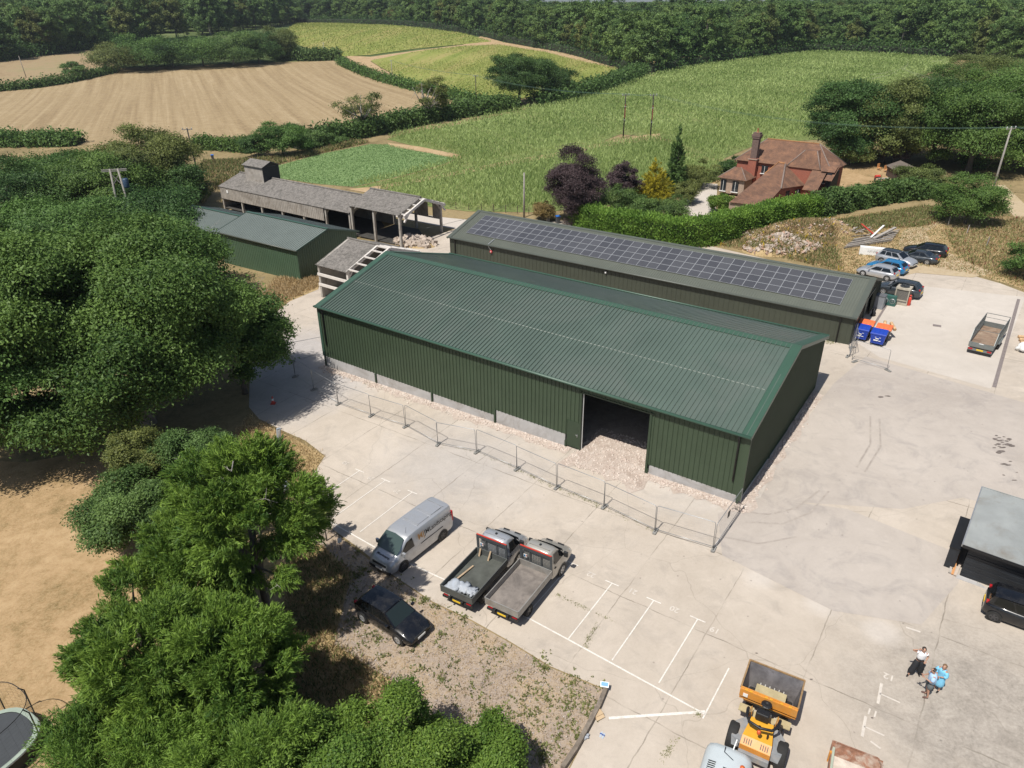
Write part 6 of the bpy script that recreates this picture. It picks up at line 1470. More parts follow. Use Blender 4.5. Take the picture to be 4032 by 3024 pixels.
for i in range(9):
    timber_at(1822 + i * 3, 538 - i * 2.2, 1925 + i * 2, 524 - i * 2.6, .15 + .07 * (i % 4), .25 + .08 * (i % 3), .16, m_oldwood if i % 3 else m_oldwood2, LY)
timber_at(1885, 524, 1930, 508, .5, 1.0, .35, m_oldwood, 'broad pale board tilted up over the timber stack'); timber_at(1880, 520, 1905, 505, .45, 1.1, .22, m_white, 'white painted board leaning on the timber stack')
for i in range(7): timber_at(1815 + i * 8, 512 - (i % 3) * 6, 1850 + i * 7, 500 + (i % 4) * 4, .1 + .1 * (i % 3), .6 - .1 * (i % 4), .14, m_oldwood2 if i % 2 else m_oldwood, 'jumbled dark timber in the loose heap behind the stack')
timber_at(1858, 498, 1888, 514, .9, .4, .16, m_redw, 'bright red bar propped on the loose timber heap')
w0, w1 = Vector((42.16, 84.57)), Vector((44.9, 83.4)); d = w1 - w0; t = thing('concrete_block', 'long white painted concrete block with faint grey scrawl', 'block', (w0.x, w0.y, Tz(*w0)), math.atan2(d.y, d.x))
mb = MB(); mb.box((1.7, .4, .5), (3.4, .7, 1.0), m_white); mb.build('block', t, bevel=.03)
mb = MB(); m_scrawl = M('grey_spray_paint', (.25, .25, .26), .8)
rg = np.random.default_rng(4)
for k in range(7):
    x = .9 + k * .2; mb.beam((x, .04, .35 + rg.uniform(0, .1)), (x + rg.uniform(-.15, .2), .04, .7 + rg.uniform(0, .1)), .012, .035, m_scrawl, up=(0, 1, 0)); mb.beam((x, .04, .5 + rg.uniform(0, .15)), (x + .16, .04, .5 + rg.uniform(0, .15)), .012, .035, m_scrawl, up=(0, 1, 0))
mb.build('graffiti', t)
mb = MB(); mb.box((3.9, .9, .35), (1.4, .9, .7), m_conc, rz=.3); o = mb.build('concrete_block'); o.location = (w0.x, w0.y, Tz(*w0)); o.rotation_euler = (0, 0, math.atan2(d.y, d.x)); tag(o, 'grey concrete block at the end of the white block', 'block')
# leaning fence posts by the dry path
for i, (px, py, lab) in enumerate(((2047, 487, 'pale fence post by the bushy tree trunk'), (2087, 507, 'pale leaning fence post midway along the weeds'), (2130, 533, 'pale leaning fence post deepest in the weeds'))):
    p = at(px, py); mb = MB(); mb.tube([(0, 0, -.2), (.12, .05, 1.25)], .06, m_polegrey, 7); o = mb.build('leaning_stake'); o.location = p; tag(o, lab, 'fence post', 'old fence posts by the dry path')
for i in range(9):
    p = at(985 + i * 28 - i * i * .3, 452 + i * 1.8); mb = MB(); mb.tube([(0, 0, -.2), (.02, 0, 1.15)], .06, m_dwood, 6); o = mb.build('leaning_stake'); o.location = p; tag(o, 'dark wooden post of the roadside fence before the lower maize', 'fence post', 'posts along the maize road')
# garden table, grill, chairs, bright planter
p = at(1907, 395); t = thing('garden_table', 'grey garden table with benches on the dry lawn by the hedge', 'table', p, .2)
mb = MB(); mb.box((0, 0, .74), (1.8, .8, .05), m_oldwood); mb.build('table_top', t)
for s in (-.7, .7): mb = MB(); mb.box((s, 0, .36), (.08, .7, .72), m_oldwood); mb.build('leg', t)
for s in (-.75, .75): mb = MB(); mb.box((0, s, .44), (1.8, .25, .04), m_oldwood); mb.build('bench', t)
p = at(1893, 393); t = thing('grill', 'black barbecue with red lid beside the garden table', 'grill', p, .1); mb = MB(); mb.box((0, 0, .8), (.8, .5, .2), m_trim); mb.build('body', t)
for s in (-.35, .35): mb = MB(); mb.box((s, 0, .36), (.05, .45, .72), m_trim); mb.build('leg', t)
mb = MB(); mb.tube([(-.4, 0, .9), (.4, 0, .9)], .26, m_redw, 12); mb.build('lid', t)
m_orw = M('orange_wood', (.55, .27, .11), .7)
for px, py, lab in ((1899, 368, 'orange wooden chair out on the dry lawn'), (1914, 372, 'orange wooden chair close to the garden shed')):
    p = at(px, py); t = thing('garden_chair', lab, 'chair', p, .5); mb = MB(); mb.box((0, 0, .45), (.6, .6, .06), m_orw); mb.build('seat', t); mb = MB(); mb.box((0, .3, .8), (.6, .06, .7), m_orw); mb.build('backrest', t)
    for a in (-.26, .26):
        for b in (-.26, .26): mb = MB(); mb.box((a, b, .22), (.06, .06, .44), m_orw); mb.build('leg', t)

# ---------------------------------------------------------------- trampoline on the lawn
m_net = M('dark_netting', (.03, .035, .035), .8); m_mat_ = M('trampoline_mat', (.05, .055, .06), .6, var=.1); m_pad = M('pale_green_pad', (.3, .36, .3), .7, var=.1)
p = at(-40, 1660); t = thing('trampoline', 'big dark oval trampoline with tall net poles on the parched lawn', 'trampoline', p, R_(60))
a_, b_, hh = 2.45, 1.75, .85
def ell(k, n, s=1.0): w = 2 * math.pi * k / n; c_, s_ = math.cos(w), math.sin(w); e = .72; return (a_ * s * math.copysign(abs(c_) ** e, c_), b_ * s * math.copysign(abs(s_) ** e, s_))
nn = 40; O = [ell(k, nn) for k in range(nn)]; I = [ell(k, nn, .9) for k in range(nn)]
mb = MB(); mb.mesh([(x, y, hh - .02) for x, y in I], [tuple(range(nn))], m_mat_); mb.build('mat', t)
mb = MB(); mb.mesh([(x, y, hh) for x, y in O] + [(x, y, hh + .01) for x, y in I], [(k, (k + 1) % nn, nn + (k + 1) % nn, nn + k) for k in range(nn)], m_pad); mb.mesh([(x, y, hh) for x, y in O] + [(x, y, .05) for x, y in O], [(k, nn + k, nn + (k + 1) % nn, (k + 1) % nn) for k in range(nn)], m_net); mb.build('pad', t)
mb = MB(); mb.tube([(x, y, hh - .05) for x, y in O + O[:1]], .035, m_steel, 6)
mb.build('frame', t)
PT = [ell(k, nn, 1.04) for k in range(0, nn, 5)]
for x, y in PT: mb = MB(); mb.tube([(x, y, 0), (x, y, 2.3), (x * .93, y * .93, 2.6)], .03, m_trim, 6); mb.build('net_pole', t)
mb = MB(); top_ = [ell(k, nn, .98) for k in range(nn)]; mb.tube([(x, y, 2.6) for x, y in top_ + top_[:1]], .02, m_trim, 6)
for k in range(0, nn, 1): mb.tube([(O[k][0], O[k][1], hh), (top_[k][0], top_[k][1], 2.6)], .0025, m_net, 3)
for z in np.linspace(1.0, 2.5, 9): mb.tube([(x * .99, y * .99, z) for x, y in O + O[:1]], .0025, m_net, 3)
mb.build('net', t)

# ---------------------------------------------------------------- small things about the car park
m_sleeper = M('old_sleeper', (.17, .14, .11), .9, var=.3, scale=3, dirt=(.28, .24, .2))
pts = [at(1308, 1494), at(1293, 1530), at(1272, 1570), at(1245, 1620), at(1215, 1665)]
for i, (a, b) in enumerate(zip(pts, pts[1:])):
    mb = MB(); mb.beam(Vector(a) + Vector((0, 0, .14)), Vector(b) + Vector((0, 0, .14)), .2, .3, m_sleeper); tag(mb.build('timber_kerb'), ('timber edging under the small blue sign', 'timber edging beside the cardboard box', 'timber edging beside the plastic bag', 'timber edging running out at the lower edge')[i], 'timber edging', 'old timbers edging the stony waste')
p = at(1305, 1492); t = thing('site_sign', 'small tilted blue and white sign at the end of the timber edging', 'sign', p, R_(-12)); mb = MB(); mb.box((0, 0, .42), (.4, .26, .03), m_white, M=Matrix.Rotation(.35, 3, 'X')); mb.build('board', t); mb = MB(); mb.box((0, .0, .445), (.32, .18, .01), M('sign_blue', (.16, .35, .55), .5), M=Matrix.Rotation(.35, 3, 'X')); mb.build('blue_panel', t); mb = MB(); mb.box((0, .05, .2), (.06, .06, .42), m_dwood); mb.build('post', t)
m_sand_ = M('pale_blue_rubber', (.42, .47, .52), .6, var=.1); m_strap = M('blue_strap', (.06, .12, .35), .5)
for i, (px, py, lab) in enumerate(((1298.5, 1587, 'pale blue sandal by the timber edging, further from the dumper'), (1303.5, 1590, 'pale blue sandal closer to the dumper'))):
    p = at(px, py); t = thing('sandal', lab, 'sandal', p, R_(62)); mb = MB(); mb.prism([(-.15, -.035), (-.05, -.045), (.08, -.055), (.14, -.03), (.14, .03), (.08, .055), (-.05, .045), (-.15, .035)], 0, .03, m_sand_); mb.build('sole', t); mb = MB(); mb.tube([(.0, -.05, .03), (.0, -.02, .08), (.0, .02, .08), (.0, .05, .03)], .025, m_strap, 6); mb.build('strap', t)
m_card = M('cardboard', (.5, .37, .23), .9, var=.1)
for px, py, s, rz, lab in ((1291, 1546, .42, .5, 'torn open cardboard box by the timber edging'), (1001, 1583, .5, 1.1, 'flattened cardboard box among weeds beyond the leafy bushes')):
    p = at(px, py); t = thing('cardboard_box', lab, 'box', p, rz); mb = MB(); mb.box((0, 0, .1), (s, s * .7, .2), m_card); mb.build('carton', t); mb = MB(); mb.box((0, -s * .5, .12), (s, s * .35, .01), m_card, M=Matrix.Rotation(.5, 3, 'X')); mb.build('flap', t)
for i, (px, py, s, lab) in enumerate(((1263, 1593, .35, 'clear crumpled plastic bag on the timber edging'), (990, 1580, .4, 'white crumpled sack among the weeds by the bushes'), (859, 1590, .3, 'white litter bag caught by the leafy bushes'))):
    o = lump('plastic_bag', m_sack, (s, s * .8, s * .7), 40 + i, 3, .5, 2.5); p = at(px, py); o.location = p + Vector((0, 0, s * .2)); tag(o, lab, 'bag')
p = at(603, 950); mb = MB(); mb.box((0, 0, .5), (.3, .12, 1.0), M('blue_grey_plastic', (.4, .46, .52), .5)); mb.box((0, -.07, .55), (.2, .02, .6), m_white); o = mb.build('meter_post', bevel=.02); o.location = p; o.rotation_euler = (0, .1, .7); tag(o, 'pale blue grey service post at the dry verge under the trees', 'post')
p = at(566, 1052); car('parked_car', 'pale silver car half hidden beneath the conifer branches', 'car', p, R_(-33), m_silver, dict(HATCH, screen=m_glassl))
for i, (px, py, lab) in enumerate(((557, 872, 'white and red traffic cone in the tree shade by the yard'),)):
    p = at(px * 1.06, py); t = thing('traffic_cone', lab, 'cone', p); mb = MB(); mb.box((0, 0, .03), (.4, .4, .06), m_redw); mb.build('base', t); mb = MB(); mb.lathe((0, 0, .06), [(.15, 0), (.03, .65), (0, .65)], m_redw, 12); mb.build('cone', t); mb = MB(); mb.lathe((0, 0, .3), [(.105, 0), (.075, .2)], m_white, 12); mb.build('band', t)
for i, (px, py, lab) in enumerate(((736, 1188, 'white notice on a thin stake, the first beyond the painted line'), (706, 1120, 'white notice on a thin stake half hidden by the conifer'))):
    p = at(px, py); t = thing('notice_stake', lab, 'sign', p, .6); mb = MB(); mb.box((0, 0, .45), (.03, .03, .9), m_dwood); mb.build('stake', t); mb = MB(); mb.box((0, -.03, .75), (.24, .02, .34), m_white); mb.build('board', t)
# white sacks and round timbers at the right edge
for i, (px, py, lab) in enumerate(((2212, 758, 'large white builders bag at the right edge'),)):
    o = lump('builders_bag', m_white, (1.3, 1.2, .9), 60, 3, .35, 2.0); o.location = at(px, py) + Vector((0, 0, .3)); tag(o, lab, 'bag')
for i in range(3):
    a = at(2198 + i * 2, 730 + i * 7); b = a + Vector((2.4, -.7, 0)); mb = MB(); mb.tube([a + Vector((0, 0, .16 + .05 * i)), b + Vector((0, 0, .16))], .13, m_log, 10); tag(mb.build('log'), 'peeled round log in the pile at the right edge', 'log', 'peeled logs beside the white bag')
for i, (px, py, px2, py2) in enumerate(((2050, 1240, 2064, 1192), (2056, 1243, 2068, 1205), (2062, 1246, 2072, 1225))):
    a = at(px, py); b = at(px2, py2); mb = MB(); mb.beam(a + Vector((0, 0, .1)), b + Vector((0, 0, .25)), .12, .05, (m_oldwood, m_orw, m_concr)[i]); tag(mb.build('plank'), ('grey plank against the black shed lean-to, outermost', 'orange brown plank leaning by the black shed', 'short pale plank at the black shed corner')[i], 'plank')
x, y = at(2020, 620).xy if False else (0, 0)
mb = MB(); c = at(1690 / .6076 * .0 + 2024, 704); mb.box((0, 0, .03), (.7, .5, .02), m_channel); o = mb.build('drain_cover'); o.location = c; o.rotation_euler = (0, 0, -.5); o['kind'] = 'structure'

# ---------------------------------------------------------------- three people standing in the yard
m_skin = M('skin', (.42, .235, .16), .55, var=.05); m_hair = M('dark_hair', (.03, .02, .015), .5, var=.2); m_hair2 = M('light_brown_hair', (.16, .095, .05), .5, var=.3)
m_wshirt = M('white_shirt', (.8, .8, .82), .8, var=.03); m_btrs = M('black_trousers', (.012, .013, .016), .8, var=.1); m_bshirt = M('pale_blue_shirt', (.36, .52, .72), .8, var=.05); m_dress = M('sky_blue_dress', (.2, .52, .74), .8, var=.05); m_shorts = M('grey_shorts', (.1, .115, .12), .85, var=.1); m_shoe = M('brown_shoe', (.1, .05, .04), .6); m_bshoe = M('black_shoe', (.012, .012, .013), .4)
def skin_mesh(V, E, R, sub=1):
    me = bpy.data.meshes.new('tmp'); me.from_pydata([tuple(v) for v in V], E, []); o = bpy.data.objects.new('tmp', me); COL.objects.link(o)
    s = o.modifiers.new('skin', 'SKIN'); s.use_smooth_shade = True
    for i, d in enumerate(me.skin_vertices[0].data):
        r = R[i]; d.radius = r if isinstance(r, tuple) else (r, r); d.use_root = (i == 0)
    if sub: u = o.modifiers.new('s', 'SUBSURF'); u.levels = sub; u.render_levels = sub
    dg = bpy.context.evaluated_depsgraph_get(); out = bpy.data.meshes.new_from_object(o.evaluated_get(dg)); bpy.data.objects.remove(o); bpy.data.meshes.remove(me); return out
def add(bm, me):
    bm.from_mesh(me); bpy.data.meshes.remove(me)
def from_bm(name, bm, mat, parent):
    me = bpy.data.meshes.new(name); bm.to_mesh(me); bm.free(); me.materials.clear(); me.materials.append(mat); me.polygons.foreach_set('use_smooth', [True] * len(me.polygons))
    o = bpy.data.objects.new(name, me); COL.objects.link(o)
    if parent: o.parent = parent
    return o
def hand(bm, wrist, dirv, nrm, curl=.5, k=1.0):
    d = Vector(dirv).normalized(); n = Vector(nrm); n = (n - d * n.dot(d)).normalized(); s = d.cross(n); w = Vector(wrist)
    add(bm, skin_mesh([w, w + d * .045 * k, w + d * .085 * k], [(0, 1), (1, 2)], [(.024, .02), (.034, .018), (.036, .016)]))
    for i, (o_, l) in enumerate(((-.03, .068), (-.01, .08), (.01, .075), (.03, .058))):
        b = w + d * .085 * k + s * o_ * k; p1 = b + (d * math.cos(curl * .6) - n * math.sin(curl * .6)) * l * .5; p2 = p1 + (d * math.cos(curl * 1.6) - n * math.sin(curl * 1.6)) * l * .3; p3 = p2 + (d * math.cos(curl * 2.2) - n * math.sin(curl * 2.2)) * l * .25
        add(bm, skin_mesh([b - d * .01, p1, p2, p3], [(0, 1), (1, 2), (2, 3)], [.0095, .009, .008, .007], 0))
    b = w + d * .03 * k - s * .03 * k; p1 = b + (d * .6 - s * .7 - n * .2).normalized() * .04; add(bm, skin_mesh([b, p1, p1 + (d * .9 - s * .2 - n * .3).normalized() * .03], [(0, 1), (1, 2)], [.011, .01, .008], 0))
def person(label, x, y, face, J, hair, hairpts, clothes):
    """J: joint positions in a frame where the person looks along +y; clothes: list of (name, verts, edges, radii, material)"""
    if MIRROR:
        fx = lambda v: Vector((-v.x, v.y, v.z)); J = {k: fx(v) for k, v in J.items()}; sw = {}
        for k, v in J.items(): sw[k[:-1] + ('r' if k[-1] == 'l' else 'l') if k[-1] in 'lr' and k not in ('fwd',) and k[:-1] + ('r' if k[-1] == 'l' else 'l') in J else k] = v
        J = sw; clothes = [(n_, [([fx(p) for p in V_], E_, R_) for V_, E_, R_ in P_], m_) for n_, P_, m_ in clothes]
    t = thing('person', label, 'person', (x, y, Tz(x, y) + .02), face)
    bm = bmesh.new(); g = J
    V = [g['pelvis'], g['waist'], g['chest'], g['neck'], g['head0'], g['head1'], g['head2']]; E = [(i, i + 1) for i in range(6)]; R = [(.15, .11), (.115, .085), (.12, .09), (.055, .055), (.078, .09), (.08, .1), (.05, .06)]
    for s in ('l', 'r'):
        i = len(V); V += [g['hip' + s], g['knee' + s], g['ank' + s]]; E += [(0, i), (i, i + 1), (i + 1, i + 2)]; R += [.088, .06, .04]
        f_ = (g['toe' + s] - g['ank' + s]); V += [g['ank' + s] + Vector((0, 0, -.05)) + f_ * .35, g['toe' + s]]; E += [(i + 2, i + 3), (i + 3, i + 4)]; R += [.038, .028]
        i = len(V); V += [g['sh' + s], g['el' + s], g['wr' + s]]; E += [(2, i), (i, i + 1), (i + 1, i + 2)]; R += [.05, .04, .028]
    add(bm, skin_mesh(V, E, R))
    for s in ('l', 'r'): hand(bm, g['wr' + s], g['hd' + s], g['hn' + s], .5)
    fwd = g['fwd'].normalized(); sd = fwd.cross(Vector((0, 0, 1))).normalized(); hc = (g['head0'] + g['head1']) / 2
    upv = (g['head2'] - g['head0']).normalized()
    add(bm, skin_mesh([hc + fwd * .085 + upv * .0, hc + fwd * .118 - upv * .025], [(0, 1)], [.012, .016], 0))
    for q in (-1, 1): add(bm, skin_mesh([hc + sd * q * .08 + upv * .02, hc + sd * q * .092 - upv * .02], [(0, 1)], [(.01, .022), (.01, .016)], 0))
    body = from_bm('body', bm, m_skin, t)
    mb = MB()
    for q in (-1, 1): mb.lathe(hc + fwd * .092 + sd * q * .032 + upv * .03, [(0, -.008), (.011, 0), (0, .008)], m_black, 8)
    mb.build('eyes', t); mb = MB(); mb.beam(hc + fwd * .098 - upv * .06 - sd * .022, hc + fwd * .098 - upv * .06 + sd * .022, .012, .012, M('lips', (.35, .12, .1), .5)); mb.build('mouth', t)
    bm = bmesh.new()
    for V_, E_, R_ in hairpts(hc, fwd, sd, upv): add(bm, skin_mesh(V_, E_, R_))
    from_bm('hair', bm, hair, t)
    for nm, parts_, mat in clothes:
        bm = bmesh.new(); k_ = 1.0 if nm == 'shoes' else 1.22
        for V_, E_, R_ in parts_: add(bm, skin_mesh(V_, E_, [(q[0] * k_, q[1] * k_) if isinstance(q, tuple) else q * k_ for q in R_]))
        from_bm(nm, bm, mat, t)
    return t
def vec(**k): return {a: Vector(b) for a, b in k.items()}
def chain(*p): return [Vector(q) for q in p], [(i, i + 1) for i in range(len(p) - 1)]
def garment(pts, rad): V_, E_ = chain(*pts); return V_, E_, rad
short = lambda hc, f_, s_, u_: [garment((hc + u_ * .02 - f_ * .04, hc + u_ * .085 - f_ * .03, hc + u_ * .125 - f_ * .01), [(.11, .11), (.115, .125), (.075, .085)])]
# woman in white, mid stride, elbow up to her head
J = vec(pelvis=(0, 0, .93), waist=(0, .0, 1.08), chest=(.0, .02, 1.3), neck=(.0, .03, 1.46), head0=(.0, .06, 1.54), head1=(0, .07, 1.62), head2=(0, .06, 1.71),
        hipl=(-.1, 0, .9), kneel=(-.2, .12, .5), ankl=(-.33, .18, .09), toel=(-.44, .32, .035), hipr=(.1, 0, .9), kneer=(.12, .08, .48), ankr=(.12, -.02, .09), toer=(.14, .16, .035),
        shl=(-.19, .03, 1.38), ell=(-.46, .08, 1.5), wrl=(-.24, .1, 1.6), hdl=(.9, 0, .2), hnl=(0, 1, 0), shr=(.19, .03, 1.38), elr=(.3, -.04, 1.13), wrr=(.2, .1, .98), hdr=(-.4, .6, -.3), hnr=(0, 0, 1), fwd=(.0, 1, -.15))
hb = lambda hc, f_, s_, u_: short(hc, f_, s_, u_) + [garment((hc + u_ * .1 - f_ * .06, hc + u_ * .15 - f_ * .07), [.04, .045])]
cl = [('shirt', [garment(((0, 0, .96), (0, .0, 1.1), (0, .02, 1.3), (0, .03, 1.4), (0, .03, 1.45)), [(.185, .14), (.165, .13), (.19, .14), (.16, .12), (.07, .06)]), garment(((-.15, .03, 1.38), (-.28, .05, 1.43)), [.085, .075]), garment(((.15, .03, 1.38), (.24, .0, 1.26)), [.085, .08])], m_wshirt),
      ('trousers', [garment(((0, 0, 1.0), (0, 0, .88)), [(.18, .14), (.18, .14)]), garment(((-.09, 0, .9), (-.2, .12, .5), (-.32, .17, .13)), [.115, .125, .13]), garment(((.09, 0, .9), (.12, .08, .48), (.12, .0, .12)), [.115, .12, .125])], m_btrs),
      ('shoes', [garment(((-.33, .16, .05), (-.46, .34, .035)), [.045, .035]), garment(((.12, -.02, .05), (.14, .2, .035)), [.045, .035])], m_bshoe)]
MIRROR = True
person('person in white shirt and wide black trousers, one elbow raised to the head', 19.02, 23.85, R_(165), J, m_hair, hb, cl)
MIRROR = False
# man in pale blue shirt and shorts, looking at a phone
J2 = vec(pelvis=(0, 0, .9), waist=(0, .0, 1.07), chest=(.0, .01, 1.3), neck=(.0, .04, 1.47), head0=(.0, .08, 1.55), head1=(0, .1, 1.63), head2=(0, .08, 1.72),
        hipl=(-.1, 0, .88), kneel=(-.12, .04, .48), ankl=(-.13, -.02, .09), toel=(-.16, .17, .035), hipr=(.1, 0, .88), kneer=(.11, .03, .48), ankr=(.12, -.02, .09), toer=(.15, .17, .035),
        shl=(-.2, .02, 1.39), ell=(-.27, .08, 1.12), wrl=(-.09, .33, 1.16), hdl=(.35, .8, .15), hnl=(0, 0, -1), shr=(.2, .02, 1.39), elr=(.27, .08, 1.12), wrr=(.09, .33, 1.16), hdr=(-.35, .8, .15), hnr=(0, 0, -1), fwd=(0, 1, -.45))
cl = [('shirt', [garment(((0, 0, .88), (0, .0, 1.08), (0, .01, 1.3), (0, .02, 1.4), (0, .03, 1.46)), [(.21, .165), (.2, .165), (.205, .155), (.17, .13), (.075, .07)]), garment(((-.16, .02, 1.39), (-.27, .08, 1.14)), [.095, .085]), garment(((.16, .02, 1.39), (.27, .08, 1.14)), [.095, .085])], m_bshirt),
      ('shorts', [garment(((0, 0, .96), (0, 0, .84)), [(.19, .155), (.19, .15)]), garment(((-.1, 0, .88), (-.12, .03, .55)), [.12, .115]), garment(((.1, 0, .88), (.11, .03, .55)), [.12, .115])], m_shorts),
      ('shoes', [garment(((-.13, -.06, .05), (-.165, .2, .035)), [.05, .04]), garment(((.12, -.06, .05), (.155, .2, .035)), [.05, .04])], m_shoe)]
man = person('person in pale blue shirt, grey shorts and brown shoes holding a phone', 18.9, 22.6, R_(72), J2, m_hair, short, cl)
mb = MB(); mb.box((0, .47, 1.2), (.075, .15, .012), m_black, M=Matrix.Rotation(.3, 3, 'X')); ph = mb.build('phone'); ph.matrix_world = Matrix.Translation((18.9, 22.6, Tz(18.9, 22.6) + .02)) @ Matrix.Rotation(R_(72), 4, 'Z'); tag(ph, 'dark phone held by the person in shorts', 'phone')
# woman in a long blue dress
J3 = vec(pelvis=(0, 0, .9), waist=(0, .0, 1.05), chest=(.0, .02, 1.26), neck=(.0, .04, 1.41), head0=(-.02, .07, 1.49), head1=(-.03, .08, 1.57), head2=(-.03, .06, 1.66),
        hipl=(-.09, 0, .88), kneel=(-.1, .03, .48), ankl=(-.1, -.02, .09), toel=(-.12, .16, .035), hipr=(.09, 0, .88), kneer=(.1, .03, .48), ankr=(.1, -.02, .09), toer=(.12, .16, .035),
        shl=(-.18, .03, 1.34), ell=(-.25, .06, 1.08), wrl=(-.06, .24, 1.05), hdl=(.7, .5, 0), hnl=(0, 0, 1), shr=(.18, .03, 1.34), elr=(.27, .05, 1.08), wrr=(.07, .22, 1.0), hdr=(-.7, .5, 0), hnr=(0, 0, 1), fwd=(-.25, 1, -.35))
lng = lambda hc, f_, s_, u_: short(hc, f_, s_, u_) + [garment((hc + u_ * .04 - f_ * .06, hc - u_ * .08 - f_ * .085, hc - u_ * .22 - f_ * .09), [(.09, .06), (.1, .055), (.085, .04)])]
cl = [('dress', [garment(((0, 0, .28), (0, 0, .6), (0, 0, .92), (0, .0, 1.06), (0, .02, 1.26), (0, .03, 1.35), (0, .03, 1.4)), [(.24, .21), (.21, .18), (.19, .155), (.155, .13), (.18, .14), (.15, .12), (.07, .06)]), garment(((-.15, .03, 1.34), (-.25, .06, 1.1), (-.15, .16, 1.07)), [.085, .085, .08]), garment(((.15, .03, 1.34), (.27, .05, 1.1), (.17, .14, 1.04)), [.085, .085, .08])], m_dress),
      ('shoes', [garment(((-.1, -.03, .05), (-.12, .18, .035)), [.045, .035]), garment(((.1, -.03, .05), (.12, .18, .035)), [.045, .035])], m_bshoe)]
person('person with long hair in a loose sky blue dress beside the person in shorts', 19.5, 22.9, R_(118), J3, m_hair2, lng, cl)
# ---------------------------------------------------------------- foliage materials
L_oak = leaf_mat('oak_leaves', (.028, .075, .018), (.15, .265, .065), .3, .3)
L_dark = leaf_mat('dark_leaves', (.02, .055, .016), (.1, .19, .052), .27, .25)
L_olive = leaf_mat('olive_leaves', (.055, .085, .022), (.2, .245, .075), .3, .3)
L_bright = leaf_mat('bright_leaves', (.05, .115, .018), (.19, .3, .05), .3, .2)
L_con = leaf_mat('cypress_sprays', (.04, .1, .018), (.21, .34, .055), .28, .15)
L_blue = leaf_mat('blue_green_leaves', (.04, .09, .026), (.16, .265, .075), .27, .2)
L_purple = leaf_mat('purple_leaves', (.03, .019, .021), (.105, .072, .075), .2, .0)
L_gold = leaf_mat('golden_sprays', (.16, .16, .012), (.55, .46, .04), .25, .0)
L_hedge = leaf_mat('hedge_sprays', (.06, .14, .024), (.26, .42, .07), .28, .0)
L_mixh = leaf_mat('mixed_hedge_leaves', (.036, .08, .022), (.14, .23, .065), .27, .2)
L_brown = leaf_mat('russet_leaves', (.09, .075, .03), (.24, .19, .075), .2, .3)
L_far = leaf_mat('wood_leaves', (.04, .09, .028), (.185, .295, .085), .28, .25)
L_maize = leaf_mat('maize_leaves', (.15, .23, .055), (.45, .54, .21), .38, .0)
L_crop = leaf_mat('crop_leaves', (.19, .26, .05), (.46, .46, .17), .35, .0)
L_grass = leaf_mat('dry_grass', (.32, .225, .11), (.62, .48, .28), .35, .0)
L_weed = leaf_mat('weeds', (.1, .13, .04), (.3, .31, .12), .3, .0)
L_dock = leaf_mat('rusty_docks', (.1, .035, .02), (.24, .1, .05), .2, .0)
L_yflow = leaf_mat('yellow_flowers', (.4, .28, .02), (.65, .48, .04), .2, .0)
m_bark = M('bark', (.1, .085, .07), .95, var=.3, scale=4); m_palebark = M('pale_bark', (.24, .22, .195), .95, var=.3, scale=4); m_deadwood = M('dead_wood', (.34, .31, .28), .95, var=.2, scale=4)

def crown(name, parent, lobes, n, leaf, mat, up=.35, clump=.5, spray=0.0, flat=.5, seed=0):
    """leaf faces gathered in clumps over the surface of several lobes"""
    global RNG
    RNG = np.random.default_rng(1000 + seed)
    L = np.array(lobes, float); R3 = L[:, 3:6]; wgt = (R3.mean(1)) ** 2
    if len(L) > 8: wgt[0] *= .05
    wgt /= wgt.sum()
    nc = max(12, int(n / 44)); li = RNG.choice(len(L), nc, p=wgt)
    d = unit(RNG.normal(size=(nc, 3)) + np.array([0, 0, up + .35])); cc = L[li, :3] + d * R3[li] * RNG.uniform(.72, 1.02, (nc, 1))
    out = unit(cc - (L[:, :3] * wgt[:, None]).sum(0)); out = unit(out * .6 + d * .6)
    ct = np.clip(RNG.normal(.5, .17, nc) + RNG.uniform(-.3, .3, len(L))[li], 0, 1)
    k = RNG.integers(0, nc, n); s = clump * .78 * (R3.mean(1)[li][k] ** .5)[:, None]
    if spray:
        ax = unit(out + RNG.normal(size=(nc, 3)) * .25 + np.array([0, 0, .1]))[k]; t = RNG.uniform(-1, 1, (n, 1)); P = cc[k] + ax * t * s * 1.6 + RNG.normal(size=(n, 3)) * s * (.38 - .25 * t)
        nr = unit(RNG.normal(size=(n, 3)) * .6 + np.array([0, 0, .9])); U = unit(ax + RNG.normal(size=(n, 3)) * .45); V = np.cross(nr, U); V = unit(V)
        sz = leaf * RNG.uniform(.6, 1.4, (n, 1)); U = U * sz * 1.45; V = V * sz * .3
    else:
        P = cc[k] + RNG.normal(size=(n, 3)) * s * np.array([1, 1, .62]) * .75
        nr = unit(out[k] * .55 + RNG.normal(size=(n, 3)) * flat + np.array([0, 0, .45])); U, V = frame_axes(nr, n)
        sz = leaf * RNG.uniform(.55, 1.35, (n, 1)); U = U * sz; V = V * sz * .62
    tint = np.clip(ct[k] * .75 + RNG.uniform(-.1, .4, n), 0, 1)
    return cards(name, P, U, V, tint, mat, parent)
